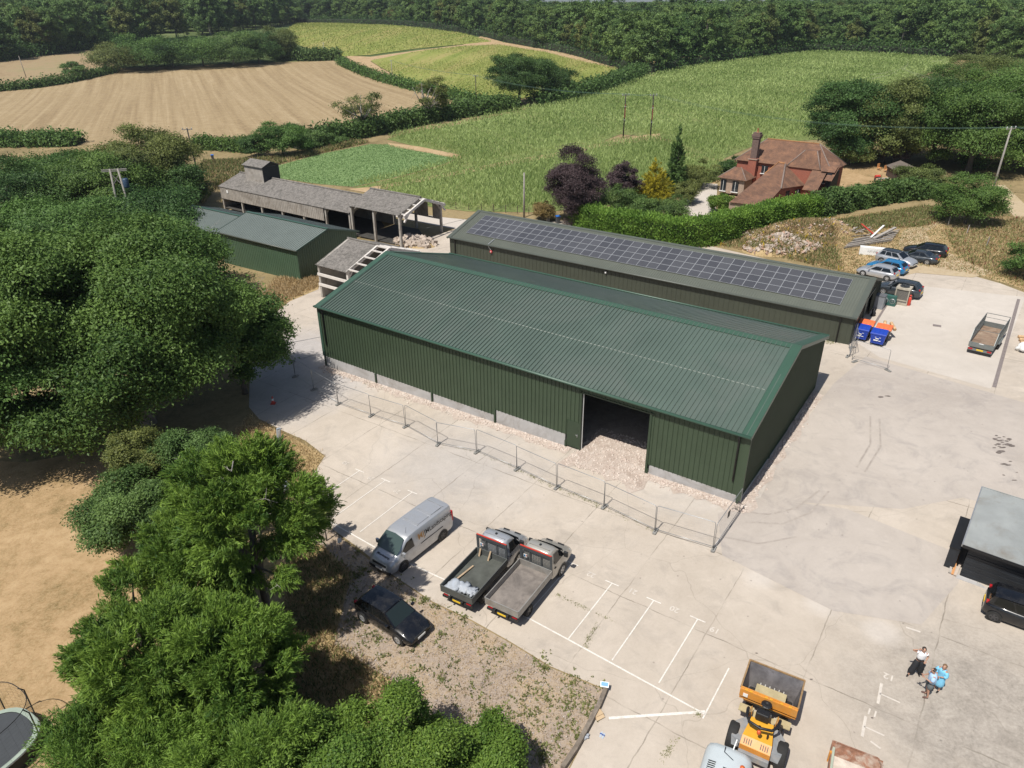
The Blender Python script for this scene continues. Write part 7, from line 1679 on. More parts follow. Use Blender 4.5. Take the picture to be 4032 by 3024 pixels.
def lobed(w, h, z0, n, seed, dome=1.0, jitter=.18, small=.42):
    """boughs filling a crown w wide, from z0 to h: flattened platforms at uneven reach"""
    rg = np.random.default_rng(seed); out = []; c = np.array([0, 0, z0 + (h - z0) * .48]); r = np.array([w / 2, w / 2, (h - z0) * .52])
    out.append((*c, *(r * .5))); ph = rg.uniform(0, 6.28, 6)
    for i in range(n):
        a = i * 2.39996 + rg.uniform(-.45, .45); z = -0.8 + 1.75 * (i + .5) / n + rg.uniform(-.08, .08); q = math.sqrt(max(.03, 1 - min(.985, abs(z)) ** 2)); s = small * rg.uniform(.55, 1.35)
        reach = 1 + .13 * math.sin(2 * a + ph[0]) + .1 * math.sin(3 * a + ph[1] + 2 * z) + .08 * math.sin(5 * a + ph[2] + 3 * z)
        k = (1 - s * .8) * reach * (rg.uniform(.8, 1.05) if i % 4 else rg.uniform(.5, .75))
        p = np.array([math.cos(a) * q, math.sin(a) * q, z]) * r * k
        out.append((*(c + p), r[0] * s, r[1] * s, min(r[2], r[0]) * s * rg.uniform(.5, .75)))
    return out
def trunk(parent, h, r, lobes, mat, seed=0, nb=7, lean=(0, 0)):
    rg = np.random.default_rng(seed); mb = MB(); top = Vector((lean[0], lean[1], h))
    mb.tube([(0, 0, -.4), (0, 0, h * .12), (lean[0] * .4, lean[1] * .4, h * .5), top], [r * 1.5, r, r * .8, r * .5], mat, 8)
    for i in range(min(nb, len(lobes) - 1)):
        l = lobes[1 + i * max(1, (len(lobes) - 1) // nb)]; s = Vector((lean[0] * .5, lean[1] * .5, h * rg.uniform(.45, .95))); e = Vector(l[:3]); m = s.lerp(e, .5) + Vector(rg.normal(size=3) * .4)
        mb.tube([s, m, e], [r * .5, r * .32, r * .12], mat, 6)
    return mb.build('trunk', parent, smooth=True)
def px_h(base, px, py):               # height of the point over `base` seen at that print row
    o, d = ray(px, py); t = math.hypot(base.x, base.y) / math.hypot(d[0], d[1]); return CAM_H + d[2] * t - base.z
def px_w(base, w, h=0.0):
    return w * 4032 / 2212 / FPX * math.sqrt(base.x ** 2 + base.y ** 2 + (CAM_H - base.z - h * .5) ** 2)
SEED = [50]; LEAFN, LEAFS = 1.5, .6
def tree(name, label, base, top, w, n, leaf, mat, lobes_n=16, z0=.25, trunk_mat=None, group=None, tw=None, cat='tree', spray=0.0, clump=.5, up=.35, flat=.5, small=.42, hmax=None, tr=.028, bare=0):
    n = int(n * LEAFN); leaf = leaf * LEAFS; lobes_n = int(lobes_n * 1.15); small *= .84
    SEED[0] += 1; b = at(*base); h = max(1.0, px_h(b, *top)); h = min(h, hmax) if hmax else h; W_ = px_w(b, w, h)
    t = thing(name, label, cat, b, 0, group); lb = lobed(W_, h, h * z0, lobes_n, SEED[0], small=small)
    crown('crown' if cat == 'tree' else 'foliage', t, lb, n, leaf, mat, up, clump, spray, flat, SEED[0])
    tm = trunk_mat or m_bark; trunk(t, h * (.62 if cat == 'tree' else .4), max(.05, h * tr), lb, tm, SEED[0], 9 if cat == 'tree' else 4).name = 'trunk' if cat == 'tree' else 'stem'
    if bare:
        rg = np.random.default_rng(SEED[0]); mb = MB()
        for i in range(bare // 2):
            a = rg.uniform(0, 6.28); z = h * rg.uniform(.3, .98); r0 = W_ * .1; r1 = W_ * rg.uniform(.28, .47)
            p = [Vector((math.cos(a) * q, math.sin(a) * q, z + (q - r0) * rg.uniform(.1, .5))) for q in (r0, (r0 + r1) / 2, r1)]; mb.tube(p, [.022, .014, .006], m_deadwood, 4)
            for k in range(3): s = p[1].lerp(p[2], rg.uniform(0, 1)); mb.tube([s, s + Vector(rg.normal(size=3)) * W_ * .035], [.012, .005], m_deadwood, 4)
        mb.build('bare_twigs', t)
    return t
# ---------------------------------------------------------------- big trees round the yard
tree('oak_tree', 'great spreading oak beside the yard, its shadow reaching the barn corner', (322, 915), (320, 437), 475, 200000, .2, L_oak, 50, .04, trunk_mat=m_palebark, clump=.62, small=.3, flat=.6)
tree('oak_tree', 'broad oak at the left edge of the parched lawn', (50, 960), (60, 530), 400, 100000, .2, L_oak, 32, .02, clump=.6, small=.32, flat=.6, bare=8)
tree('oak_tree', 'small leafy oak limb mass overhanging the yard edge by the great oak', (530, 850), (545, 585), 225, 46000, .19, L_oak, 24, .1, clump=.55, small=.36, tr=.02, bare=5)
tree('oak_tree', 'oak filling the gap between the great oak and the green sheds', (395, 640), (395, 465), 210, 42000, .22, L_oak, 24, .12, clump=.6, small=.34, bare=6)
gl = 'leafy trees before the stubble field'
for b, tp, w, m_, n, lab in (((345, 440), (335, 256), 200, L_olive, 40000, 'olive topped tree at the stubble edge beside the dark power pole'), ((140, 440), (135, 318), 260, L_oak, 40000, 'dense rounded tree rising over the green strip of the stubble field'), ((240, 470), (230, 310), 250, L_oak, 45000, 'tallest dense green tree in the middle of the leafy group'), ((395, 455), (390, 345), 120, L_dark, 16000, 'low dark tree in the shade below the dark power pole'), ((40, 500), (30, 350), 260, L_dark, 35000, 'dark tree touching the left edge behind the oaks'), ((150, 560), (150, 420), 280, L_oak, 45000, 'green tree below the transformer pole'), ((330, 520), (330, 400), 220, L_dark, 26000, 'dark tree behind the transformer pole'), ((20, 640), (10, 470), 240, L_oak, 35000, 'bushy tree crowding the left edge above the broad oak')):
    tree('broadleaf_tree', lab, b, tp, w, n, .27, m_, 22, .08, group=gl, clump=.65, small=.36)
tree('round_oak', 'dark round crowned oak standing alone in the field hedge', (1122, 226), (1122, 106), 142, 42000, .34, L_dark, 26, .14, clump=.75, small=.34)
tree('round_oak', 'smaller companion tree touching the dark round oak', (1200, 214), (1200, 139), 100, 16000, .34, L_dark, 16, .1, clump=.7)
def snag(label, base, top, w, seed, n):
    b = at(*base); h = px_h(b, *top); W_ = px_w(b, w); t = thing('dying_oak', label, 'tree', b, 0, 'half dead oaks in the hedge'); rg = np.random.default_rng(seed); mb = MB(); lobes = []
    mb.tube([(0, 0, -.3), (0, 0, h * .25), (W_ * .03, 0, h * .5)], [.5, .4, .3], m_palebark, 8)
    for i in range(13):
        a = rg.uniform(0, 6.28); e = Vector((math.cos(a) * W_ * rg.uniform(.25, .5), math.sin(a) * W_ * .35, h * rg.uniform(.45, .98))); s = Vector((0, 0, h * rg.uniform(.22, .5))); m_ = s.lerp(e, .5) + Vector(rg.normal(size=3) * .5)
        mb.tube([s, m_, e], [.2, .13, .04], m_palebark, 6)
        for k in range(3): q = m_.lerp(e, rg.uniform(.1, .9)); mb.tube([q, q + Vector(rg.normal(size=3)) * W_ * .09], [.06, .015], m_palebark, 4)
        if i % 4: lobes.append((*e, W_ * .17, W_ * .17, W_ * .09))
    mb.build('trunk', t, smooth=True); crown('crown', t, lobes, int(n * 1.5), .2, L_olive, .3, .7, 0, .6, seed)
snag('half dead oak with bare pale limbs where hedge and maize corner meet', (787, 292), (785, 206), 88, 3, 3600); snag('half dead oak with sparse leaves further along the hedge', (925, 266), (935, 172), 76, 7, 4200)
tree('bush', 'big rounded green bush at the stubble edge', (612, 338), (605, 257), 110, 20000, .26, L_oak, 16, .02, cat='bush'); tree('bush', 'dark bush beside the big rounded bush by the bins', (560, 338), (560, 288), 80, 9000, .26, L_dark, 10, .02, cat='bush'); tree('bush', 'dark scrub between rounded bush and half dead oak', (690, 318), (690, 278), 110, 9000, .28, L_mixh, 10, .02, cat='bush')
tree('small_tree', 'small grey green tree alone in the far hedge', (162, 170), (162, 131), 50, 5000, .4, L_blue, 10, .12)
gh = 'hedgerow trees between the stubble fields'
for i, (b, tp, w, m_) in enumerate((((258, 152), (255, 92), 92, L_olive), ((318, 149), (318, 70), 100, L_oak), ((375, 146), (375, 78), 90, L_dark), ((440, 143), (440, 70), 100, L_oak), ((505, 140), (500, 62), 100, L_blue), ((560, 137), (560, 58), 84, L_dark), ((608, 128), (606, 54), 60, L_olive))):
    tree('hedgerow_tree', ('low spreading tree at the open end of the hedgerow', 'tall green tree second in the hedgerow', 'dark tree in the thick of the hedgerow', 'tall tree above the lightest gap of the hedgerow', 'pale stemmed tree late in the hedgerow', 'dark tree late in the hedgerow', 'slender tree closing the hedgerow by the crop field')[i], b, tp, w * 1.25, 16000, .5, m_, 20, -.04, group=gh, clump=.8, trunk_mat=m_palebark if i == 4 else None)
# right hand trees
gr = 'tall trees beside the house lawn'
for b, tp, w, m_, n, lab in (((1825, 350), (1822, 152), 165, L_dark, 42000, 'dark oak nearest the house, first above the lawn'), ((1905, 352), (1905, 165), 150, L_olive, 32000, 'olive green tree squeezed between two dark oaks'), ((2010, 350), (2005, 160), 200, L_dark, 46000, 'dark dense oak behind the garden shed'), ((2090, 372), (2085, 150), 190, L_oak, 42000, 'tall oak shading the dry path by the pale pole'), ((2175, 330), (2170, 128), 210, L_oak, 42000, 'high tree at the right edge above the striped field'), ((2120, 300), (2110, 128), 200, L_olive, 32000, 'lighter green tree behind the right edge oaks'), ((2235, 372), (2230, 190), 160, L_dark, 26000, 'dark tree half cut by the right edge'), ((2040, 232), (2040, 132), 110, L_oak, 18000, 'green tree at the far corner of the maize'), ((2110, 205), (2110, 108), 120, L_olive, 18000, 'olive tree between maize corner and wood'), ((2195, 225), (2195, 118), 130, L_oak, 18000, 'green tree backing the right edge oaks'), ((1975, 268), (1975, 165), 100, L_dark, 18000, 'dark tree at the maize side of the oaks')):
    tree('tall_tree', lab, b, tp, w * 1.08, int(n * 1.2), .28, m_, 30, -.02, group=gr, clump=.68, small=.34, bare=4)
tree('small_tree', 'purple grey small tree at the lawn end', (1928, 356), (1928, 292), 74, 9000, .2, L_purple, 10, .05); tree('small_tree', 'yellow green low tree beside the dark oak at the lawn', (1836, 358), (1836, 296), 100, 10000, .24, L_olive, 12, .05)
tree('bush', 'yellow green bush growing over the garden shed', (1992, 408), (1990, 352), 105, 13000, .2, L_olive, 12, .02, cat='bush')
tree('small_tree', 'bushy round tree by the bend of the dry path', (2084, 484), (2084, 372), 122, 30000, .17, L_oak, 20, .03, clump=.5)
tree('bush', 'green bush at the right edge among the weeds', (2216, 600), (2216, 520), 90, 9000, .16, L_oak, 10, .02, cat='bush')
# garden
tree('purple_beech', 'large deep purple leaved tree in the garden corner', (1238, 486), (1238, 321), 124, 52000, .17, L_purple, 26, .05, clump=.55, small=.36)
tree('small_tree', 'dark red leaved small tree between shrubs', (1345, 445), (1345, 340), 74, 14000, .2, L_purple, 14, .12)
def cone_tree(label, base, top, w, n, leaf, mat, seed, nm='conifer', k=15, spray=1.0):
    b = at(*base); h = px_h(b, *top); W_ = px_w(b, w); t = thing(nm, label, 'tree', b); lb = []; rg = np.random.default_rng(seed)
    for i in range(k):
        z = h * (.08 + .88 * i / (k - 1)); r = W_ / 2 * (1 - (i / (k - 1)) ** 1.3 * .9); a = i * 2.4
        for q in range(3 if i < k * .7 else 1): lb.append((math.cos(a + q * 2.1) * r * .5, math.sin(a + q * 2.1) * r * .5, z, max(.3, r * .55), max(.3, r * .55), h / k * 1.3))
    crown('crown', t, lb, n, leaf, mat, .2, .4, spray, .5, seed); trunk(t, h * .7, .14, lb, m_bark, seed, 4); return t
cone_tree('golden yellow conifer lighting up the garden', (1412, 440), (1412, 347), 92, 16000, .15, L_gold, 11); cone_tree('tall thin grey green conifer with a bare stem at the garden edge', (1455, 415), (1456, 276), 46, 11000, .2, L_blue, 12)
gs = 'shrubs filling the garden behind the clipped hedge'
for b, tp, w, m_, lab in (((1325, 462), (1325, 392), 110, L_mixh, 'dull green shrub at the foot of the purple tree'), ((1385, 472), (1385, 418), 80, L_blue, 'grey green shrub below the golden conifer'), ((1445, 478), (1445, 418), 100, L_mixh, 'loose green shrub beside the pale drive'), ((1512, 405), (1512, 345), 84, L_olive, 'yellowish shrub between thin conifer and house'), ((1578, 390), (1578, 334), 66, L_dark, 'dark rounded shrub at the house gable'), ((1552, 462), (1552, 414), 50, L_bright, 'bright green shrub against the tiled front wing'), ((1175, 476), (1175, 432), 56, L_brown, 'reddish shrub beside the purple tree'), ((1480, 440), (1480, 385), 60, L_olive, 'light shrub at the drive end')):
    tree('shrub', lab, b, tp, w, 9000, .17, m_, 12, .02, cat='shrub', group=gs)
p = at(1722, 462); tree('climber', 'green climber at the corner of the tiled front wing', (1722, 470), (1722, 425), 30, 3000, .15, L_oak, 8, .0, cat='shrub')
# conifers and shrubs along the lawn
tree('conifer', 'feathery cypress with bare grey trunk beside the stony waste', (590, 1370), (565, 935), 290, 60000, .15, L_con, 40, .3, spray=1.0, clump=.42, small=.24, bare=24, tr=.02); tree('conifer', 'feathery cypress branch mass reaching over the sheeted trailer', (510, 1180), (530, 950), 240, 26000, .15, L_con, 24, .3, spray=1.0, clump=.42, small=.26, bare=6, tr=.015)
tree('conifer', 'dense cypress with layered sprays next to the trampoline', (370, 1570), (360, 1258), 320, 95000, .14, L_con, 44, .03, spray=1.0, clump=.42, small=.26)
tree('conifer', 'dense cypress facing the stony waste beside its neighbour', (545, 1600), (530, 1295), 250, 60000, .14, L_con, 36, .03, spray=1.0, clump=.42, small=.27); tree('conifer', 'lower cypress between dense cypress and bare trunked one', (440, 1380), (450, 1100), 250, 50000, .15, L_con, 32, .05, spray=1.0, clump=.42, small=.28)
gb = 'shrubs along the parched lawn'
for b, tp, w, m_, n, lf, lab in (((325, 1085), (320, 905), 150, L_olive, 26000, .12, 'russet tinged shrub under the great oak'), ((330, 1200), (330, 1005), 235, L_blue, 60000, .12, 'wide grey green shrub spilling on to the lawn'), ((450, 1080), (450, 900), 180, L_mixh, 34000, .12, 'dull green shrub under the great oak boughs'), ((310, 1765), (310, 1535), 350, L_con, 70000, .11, 'low spreading shrub with orange berries by the trampoline'), ((540, 1790), (520, 1560), 300, L_con, 50000, .11, 'yellow green shrub at the lower edge under the cypress')):
    tree('shrub', lab, b, tp, w, n, lf, m_, 24, .02, cat='shrub', group=gb, clump=.4, small=.34, spray=1.0 if m_ is L_con else 0)
gt = 'bright leafy bushes at the lower edge'
for b, tp, w, lab in (((720, 1760), (720, 1560), 260, 'bright green leafy bush under the dense cypress'), ((900, 1740), (900, 1535), 250, 'bright green leafy bush in the middle of the lower edge'), ((1045, 1720), (1040, 1590), 190, 'bright green leafy bush nearest the timber edging')):
    tree('bush', lab, b, tp, w, 60000, .1, L_bright, 26, .02, cat='bush', group=gt, clump=.36, small=.32)
tree('sapling', 'thin leafy sapling leaning over the painted line by the conifers', (706, 1168), (715, 1082), 60, 1500, .13, L_olive, 6, .3, clump=.3, tr=.012)
# ---------------------------------------------------------------- hedges
def hedge(name, label, pts, w, h, n, leaf, mat, spray=0.0, group=None, rough=.25, img=True, seed=1):
    rg = np.random.default_rng(seed); P = [at(*p) for p in pts] if img else pts
    h = list(h) if isinstance(h, (list, tuple)) else [h] * len(P)
    for _ in range(2):                                    # round the corners
        Q_, h_ = [P[0]], [h[0]]
        for a, b, ha, hb in zip(P, P[1:], h, h[1:]): Q_ += [a.lerp(b, .25), a.lerp(b, .75)]; h_ += [ha * .75 + hb * .25, ha * .25 + hb * .75]
        P = Q_ + [P[-1]]; h = h_ + [h[-1]]
    t = thing(name, label, 'hedge', P[0], 0, group); o = np.array(P[0]); Q = np.array([np.array(p) - o for p in P]); seg = np.linalg.norm(np.diff(Q[:, :2], axis=0), axis=1); cum = np.concatenate([[0], np.cumsum(seg)])
    def along(s):
        i = np.clip(np.searchsorted(cum, s) - 1, 0, len(seg) - 1); f = ((s - cum[i]) / seg[i])[:, None]; p = Q[i] * (1 - f) + Q[i + 1] * f; d = unit((Q[i + 1] - Q[i]) * np.array([1, 1, 0])); return p, np.stack([-d[:, 1], d[:, 0], 0 * d[:, 0]], 1), d
    H = np.array(h if isinstance(h, (list, tuple)) else [h] * len(P), float)
    s = rg.uniform(0, cum[-1], n); p, nn, d = along(s); hh = np.interp(s, cum, H) * (1 + rough * .5 * np.sin(s * .9 + seed) * np.sin(s * .37) + rough * .25 * np.sin(s * 2.7))
    u = rg.uniform(0, 1, n) * (2 * hh + w); side = np.where(u < hh, -1, np.where(u > hh + w, 1, 0)); lat = np.where(side == 0, (u - hh) - w / 2, side * w / 2); z = np.where(side == 0, hh, np.where(u < hh, u, u - hh - w))
    ground = T(p[:, 0] + o[0], p[:, 1] + o[1]) - o[2]
    bulge = 1 + rough * .6 * np.sin(s * 1.7 + z * 1.3 + side)
    C = np.stack([p[:, 0] + nn[:, 0] * lat * bulge, p[:, 1] + nn[:, 1] * lat * bulge, ground + z], 1) + rg.normal(size=(n, 3)) * leaf * (1.0 + rough * 2)
    out = unit(nn * side[:, None] + np.where(side == 0, 1.0, .35)[:, None] * np.array([0, 0, 1.0]))
    global RNG; RNG = np.random.default_rng(seed)
    nr = unit(out * .8 + RNG.normal(size=(n, 3)) * .55); U, V = frame_axes(nr, n)
    if spray: U = unit(out * .7 + RNG.normal(size=(n, 3)) * .4 + np.array([0, 0, .4])); V = unit(np.cross(nr, U)) * .5
    sz = leaf * RNG.uniform(.6, 1.4, (n, 1)); cl = .5 + .22 * np.sin(s * 1.1 + z * 2.1) * np.sin(s * .43 - z)
    cards('foliage', C, U * sz, V * sz * (.7 if not spray else 1), np.clip(cl + RNG.uniform(-.3, .3, n), 0, 1), mat, t)
    mb = MB(); rings = []                                   # solid core added against see-through, inner shade put into its dark colour
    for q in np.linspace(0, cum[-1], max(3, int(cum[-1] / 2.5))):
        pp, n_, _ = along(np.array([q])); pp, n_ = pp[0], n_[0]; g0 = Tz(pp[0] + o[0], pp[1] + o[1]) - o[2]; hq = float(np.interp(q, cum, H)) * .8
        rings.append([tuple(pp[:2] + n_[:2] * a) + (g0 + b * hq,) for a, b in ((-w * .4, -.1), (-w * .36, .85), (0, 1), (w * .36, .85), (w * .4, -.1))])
    mb.loft(rings, m_hcore); mb.build('stem', t); return t  # the mesh called stem is this filler core
m_hcore = M('hedge_dark_core', (.02, .028, .012), .95, var=.3)  # dark fill standing in for the shade inside the hedge
hedge('clipped_hedge', 'tall clipped bright green conifer hedge round the garden', [(1250, 462), (1256, 496), (1330, 514), (1420, 530), (1510, 532), (1600, 507), (1690, 482), (1760, 466)], 2.4, [3.2, 3.4, 3.5, 3.5, 3.3, 3.2, 3.0, 2.8], 80000, .15, L_hedge, 1.0, rough=.12, seed=3)
hedge('clipped_hedge', 'darker mixed hedge continuing from the conifer hedge to the dry path', [(1758, 466), (1850, 446), (1940, 430), (2015, 424)], 2.6, [2.6, 2.4, 2.3, 2.0], 34000, .17, L_mixh, 0, rough=.3, seed=4)
for i, (pts, w, h, n, lf, m_, lab) in enumerate((
    ([(640, 322), (700, 312), (800, 291), (870, 276), (930, 263), (1000, 252), (1110, 236)], 4.0, 3.0, 26000, .36, L_mixh, 'thick dark hedge between stubble and maize, running to the round oak'),
    ([(1150, 232), (1210, 222), (1290, 202), (1340, 182), (1385, 164)], 4.5, 3.4, 16000, .42, L_mixh, 'thick hedge from the round oak to the wood'),
    ([(735, 138), (775, 156), (850, 182), (930, 203), (990, 218), (1075, 236)], 3.0, 2.2, 15000, .4, L_oak, 'lower hedge dividing the stubble from the patchy crop'),
    ([(-40, 199), (60, 192), (150, 178), (245, 156)], 3.0, 2.2, 7000, .45, L_mixh, 'far dark hedge between the two stubble fields'),
    ([(425, 322), (490, 324), (545, 330)], 2.0, 2.2, 6000, .26, L_oak, 'short hedge behind the dark power pole'),
    ([(600, 127), (660, 130), (735, 129)], 5.0, 4.0, 7000, .5, L_mixh, 'scrubby far hedge below the upper crop field'),
    ([(-60, 312), (60, 314), (170, 312)], 6.0, 2.2, 8000, .35, L_oak, 'green maize strip edge at the left of the stubble'))):
    hedge('field_hedge', lab, pts, w, h, n, lf, m_, 0, 'hedges between the fields', .45, seed=20 + i)
for key_, pts_ in (('far stubble', [(-60, 139), (100, 118), (215, 103), (330, 91)]), ('crop fields', [(640, 49), (800, 52), (950, 63), (1060, 81), (1120, 96), (1230, 113), (1330, 143), (1395, 160)]), ('big maize field', [(1400, 161), (1500, 142), (1640, 126), (1760, 110), (1900, 116), (2070, 128)])):
    hedge('undergrowth', 'dense undergrowth at the foot of the wood beside the ' + key_, pts_, 5.0, 4.5, 9000, .5, L_dark, 0, 'undergrowth at the wood edges', .6, seed=len(key_))
# ---------------------------------------------------------------- the woods: front trees one by one, the mass behind as one wood each
protos = []
for i, (w, h, m_, z0) in enumerate(((14, 19, L_far, .02), (12, 21, L_far, .05), (16, 18, L_far, .02), (11, 17, L_olive, .03), (13, 20, L_dark, .03), (11, 16, L_brown, .04), (9, 17, L_blue, .06))):
    protos.append((lobed(w, h, h * (z0 - .06), 26, 300 + i, small=.33), w, h, m_))
PT_ = []
def proto_tree(i, label, group):
    lb, w, h, m_ = protos[i]; t = thing('wood_tree', label, 'tree', (0, 0, 0), 0, group); c = crown('crown', t, lb, 9500, .36, m_, .45, .62, 0, .5, 300 + i); trunk(t, h * .6, .3, lb, m_palebark if i in (1, 6) else m_bark, 300 + i, 4); return t, c
KINDW = ['broad green tree', 'tall pale stemmed tree', 'wide low tree', 'olive green tree', 'dark green tree', 'russet tinged tree', 'grey green tree']
EDGES = {'left': ([(-60, 140), (100, 119), (215, 104), (330, 92), (450, 76), (560, 62), (640, 50)], 'in the front of the wood beyond the far stubble'), 'middle': ([(640, 48), (800, 51), (950, 62), (1060, 80), (1120, 95), (1230, 112), (1330, 142), (1395, 160)], 'in the front of the wood behind the crop fields'), 'right': ([(1400, 160), (1500, 141), (1640, 125), (1760, 109), (1900, 115), (2070, 127), (2250, 150)], 'in the front of the wood behind the big maize field')}
rgw = np.random.default_rng(77); made = {}
for key, (pts, where) in EDGES.items():
    P = [at(*p) for p in pts]; g = 'front trees of the ' + {'left': 'far stubble', 'middle': 'crop field', 'right': 'maize field'}[key] + ' wood'
    for row in range(2):
        for a, b in zip(P, P[1:]):
            d = (b - a); L = Vector((d.x, d.y)).length; k = max(1, int(L / (10.5 + row * 3)))
            for j in range(k):
                q = a.lerp(b, (j + rgw.uniform(.2, .8)) / k); r = Vector((q.x, q.y, 0)).normalized(); q = q + r * (1.5 + row * 10 + rgw.uniform(-1.5, 3.5))
                i = int(rgw.choice(7, p=[.26, .17, .22, .13, .15, .03, .04])); lab = KINDW[i] + ' ' + where
                if i not in made: made[i] = proto_tree(i, lab, g); t = made[i][0]
                else: t = copy_tree(made[i][0], label=lab); t['group'] = g
                t['group'] = g + ': ' + KINDW[i]; s = (rgw.uniform(.62, 1.35) if rgw.uniform() < .8 else rgw.uniform(.4, .6)) * (.92 if key == 'right' else 1); t.location = (q.x, q.y, Tz(q.x, q.y)); t.rotation_euler = (0, 0, rgw.uniform(0, 6.28)); t.scale = (s, s, s * rgw.uniform(1.0, 1.3))
for i in range(7):
    if i not in made: made[i] = proto_tree(i, KINDW[i] + ' at the wood edge', 'front trees'); made[i][0].location = (-60 + i * 20, 700, Tz(-60 + i * 20, 700))
def woodland(name, label, pts, src, seed, s0=.6, s1=1.35):
    me = bpy.data.meshes.new(name); rg = np.random.default_rng(seed); n = len(pts)
    me.vertices.add(n); me.vertices.foreach_set('co', np.array([(x, y, Tz(x, y)) for x, y in pts], np.float32).ravel())
    a = me.attributes.new('sc', 'FLOAT', 'POINT'); a.data.foreach_set('value', rg.uniform(s0, s1, n).astype(np.float32)); a = me.attributes.new('rot', 'FLOAT', 'POINT'); a.data.foreach_set('value', rg.uniform(0, 6.28, n).astype(np.float32))
    o = bpy.data.objects.new(name, me); COL.objects.link(o); tag(o, label, 'wood', None, 'stuff')
    ng = bpy.data.node_groups.new('wood_spread', 'GeometryNodeTree'); ng.interface.new_socket('Geometry', in_out='INPUT', socket_type='NodeSocketGeometry'); ng.interface.new_socket('Geometry', in_out='OUTPUT', socket_type='NodeSocketGeometry')
    gi = ng.nodes.new('NodeGroupInput'); go = ng.nodes.new('NodeGroupOutput'); ip = ng.nodes.new('GeometryNodeInstanceOnPoints'); ob_ = ng.nodes.new('GeometryNodeObjectInfo'); ob_.inputs[0].default_value = src; ob_.transform_space = 'ORIGINAL'
    na = ng.nodes.new('GeometryNodeInputNamedAttribute'); na.data_type = 'FLOAT'; na.inputs[0].default_value = 'sc'; nr = ng.nodes.new('GeometryNodeInputNamedAttribute'); nr.data_type = 'FLOAT'; nr.inputs[0].default_value = 'rot'; cx = ng.nodes.new('ShaderNodeCombineXYZ')
    ng.links.new(gi.outputs[0], ip.inputs['Points']); ng.links.new(ob_.outputs['Geometry'], ip.inputs['Instance']); ng.links.new(nr.outputs[0], cx.inputs[2]); ng.links.new(cx.outputs[0], ip.inputs['Rotation']); ng.links.new(na.outputs[0], ip.inputs['Scale']); ng.links.new(ip.outputs[0], go.inputs[0])
    m = o.modifiers.new('spread', 'NODES'); m.node_group = ng; return o
def wood_pts(key, far, n, first=22):
    P = [at(*p) for p in EDGES[key][0]]; az = np.array([math.atan2(p.x, p.y) for p in P]); rr = np.array([math.hypot(p.x, p.y) for p in P]); o_ = np.argsort(az)
    a = RNG.uniform(az.min(), az.max(), n); r0 = np.interp(a, az[o_], rr[o_]) + first; r = np.sqrt(RNG.uniform(0, 1, n) * (far ** 2 - r0 ** 2) + r0 ** 2); return np.stack([r * np.sin(a), r * np.cos(a)], 1)
RNG = np.random.default_rng(9)
for key, far, n in (('left', 950, 1000), ('middle', 1000, 900), ('right', 950, 1900)):
    pts = wood_pts(key, far, n); kk = RNG.choice(7, n, p=[.28, .17, .24, .12, .13, .015, .045])
    for i in range(7):
        sel = pts[kk == i]
        if len(sel): woodland('woodland', {'left': 'deep wood rising beyond the far stubble', 'middle': 'deep wood beyond the crop fields', 'right': 'deep wood beyond the maize field'}[key], sel, made[i][1], 400 + i)
q = RNG.uniform(0, 1, (1500, 2)); a = np.radians(-44 + 88 * q[:, 0]); r = 1000 + 1300 * q[:, 1]; woodland('woodland', 'distant woods below the hills', np.stack([r * np.sin(a), r * np.cos(a)], 1), made[2][1], 470, .9, 1.6)
# ---------------------------------------------------------------- crops, grass and weeds
def heap_z(x, y):
    z = np.zeros(len(x))
    for cx, cy, rx, ry, h, rz in HEAPS:
        c, s = math.cos(rz), math.sin(rz); u = ((x - cx) * c + (y - cy) * s) / rx; v = (-(x - cx) * s + (y - cy) * c) / ry; z = np.maximum(z, h * np.maximum(0, 1 - (u * u + v * v)) ** .8 - .05)
    return z
def blades(name, label, P, h, w, mat, lean=.35, kind='stuff', per=3, cat='plants', jit=.12, seed=1, z0=0.0):
    global RNG; RNG = np.random.default_rng(seed)
    P = np.repeat(P, per, 0); n = len(P); h = np.repeat(np.broadcast_to(h, (n // per,)), per); w = np.repeat(np.broadcast_to(w, (n // per,)), per); P = P + RNG.normal(size=(n, 2)) * jit
    ax = unit(np.concatenate([RNG.normal(size=(n, 2)) * lean, np.ones((n, 1))], 1)); L = (h * RNG.uniform(.6, 1.1, n))[:, None]; a = RNG.uniform(0, 6.28, n); V = np.stack([np.cos(a), np.sin(a), 0 * a], 1) * (w * RNG.uniform(.6, 1.3, n))[:, None]
    base = np.stack([P[:, 0], P[:, 1], T(P[:, 0], P[:, 1]) + heap_z(P[:, 0], P[:, 1]) + z0 * RNG.uniform(.2, 1, n)], 1); C = base + ax * L * .5; t = np.clip(.5 + .2 * np.sin(P[:, 0] * .13) * np.sin(P[:, 1] * .09) + RNG.uniform(-.42, .42, n), 0, 1)
    return tag(cards(name, C, ax * L * .55, V, t, mat), label, cat, None, kind)
def rows(pts, ang, pitch, step, img=True):
    xy = np.array([tuple(at(*p))[:2] for p in pts]); c, s = math.cos(ang), math.sin(ang); R2 = np.array([[c, s], [-s, c]]); Q = xy @ R2.T; lo, hi = Q.min(0), Q.max(0)
    gx, gy = np.meshgrid(np.arange(lo[0], hi[0], step), np.arange(lo[1], hi[1], pitch)); q = np.stack([gx.ravel(), gy.ravel()], 1) + RNG.normal(size=(gx.size, 2)) * np.array([step * .3, pitch * .08]); P = q @ R2; return P[inside(P, xy)]
P = rows(MAIZE2, R_(20), .75, .55); blades('maize', 'tall green maize of the lower field', P, .95, .075, L_maize, .6, per=7, jit=.2, seed=2, z0=1.2)
P = rows(MAIZE, R_(20), .8, .7); r = np.hypot(P[:, 0], P[:, 1]); near = P[r < 190]; mid = P[(r >= 190) & (r < 280)][::2]; far = P[r >= 280][::2]
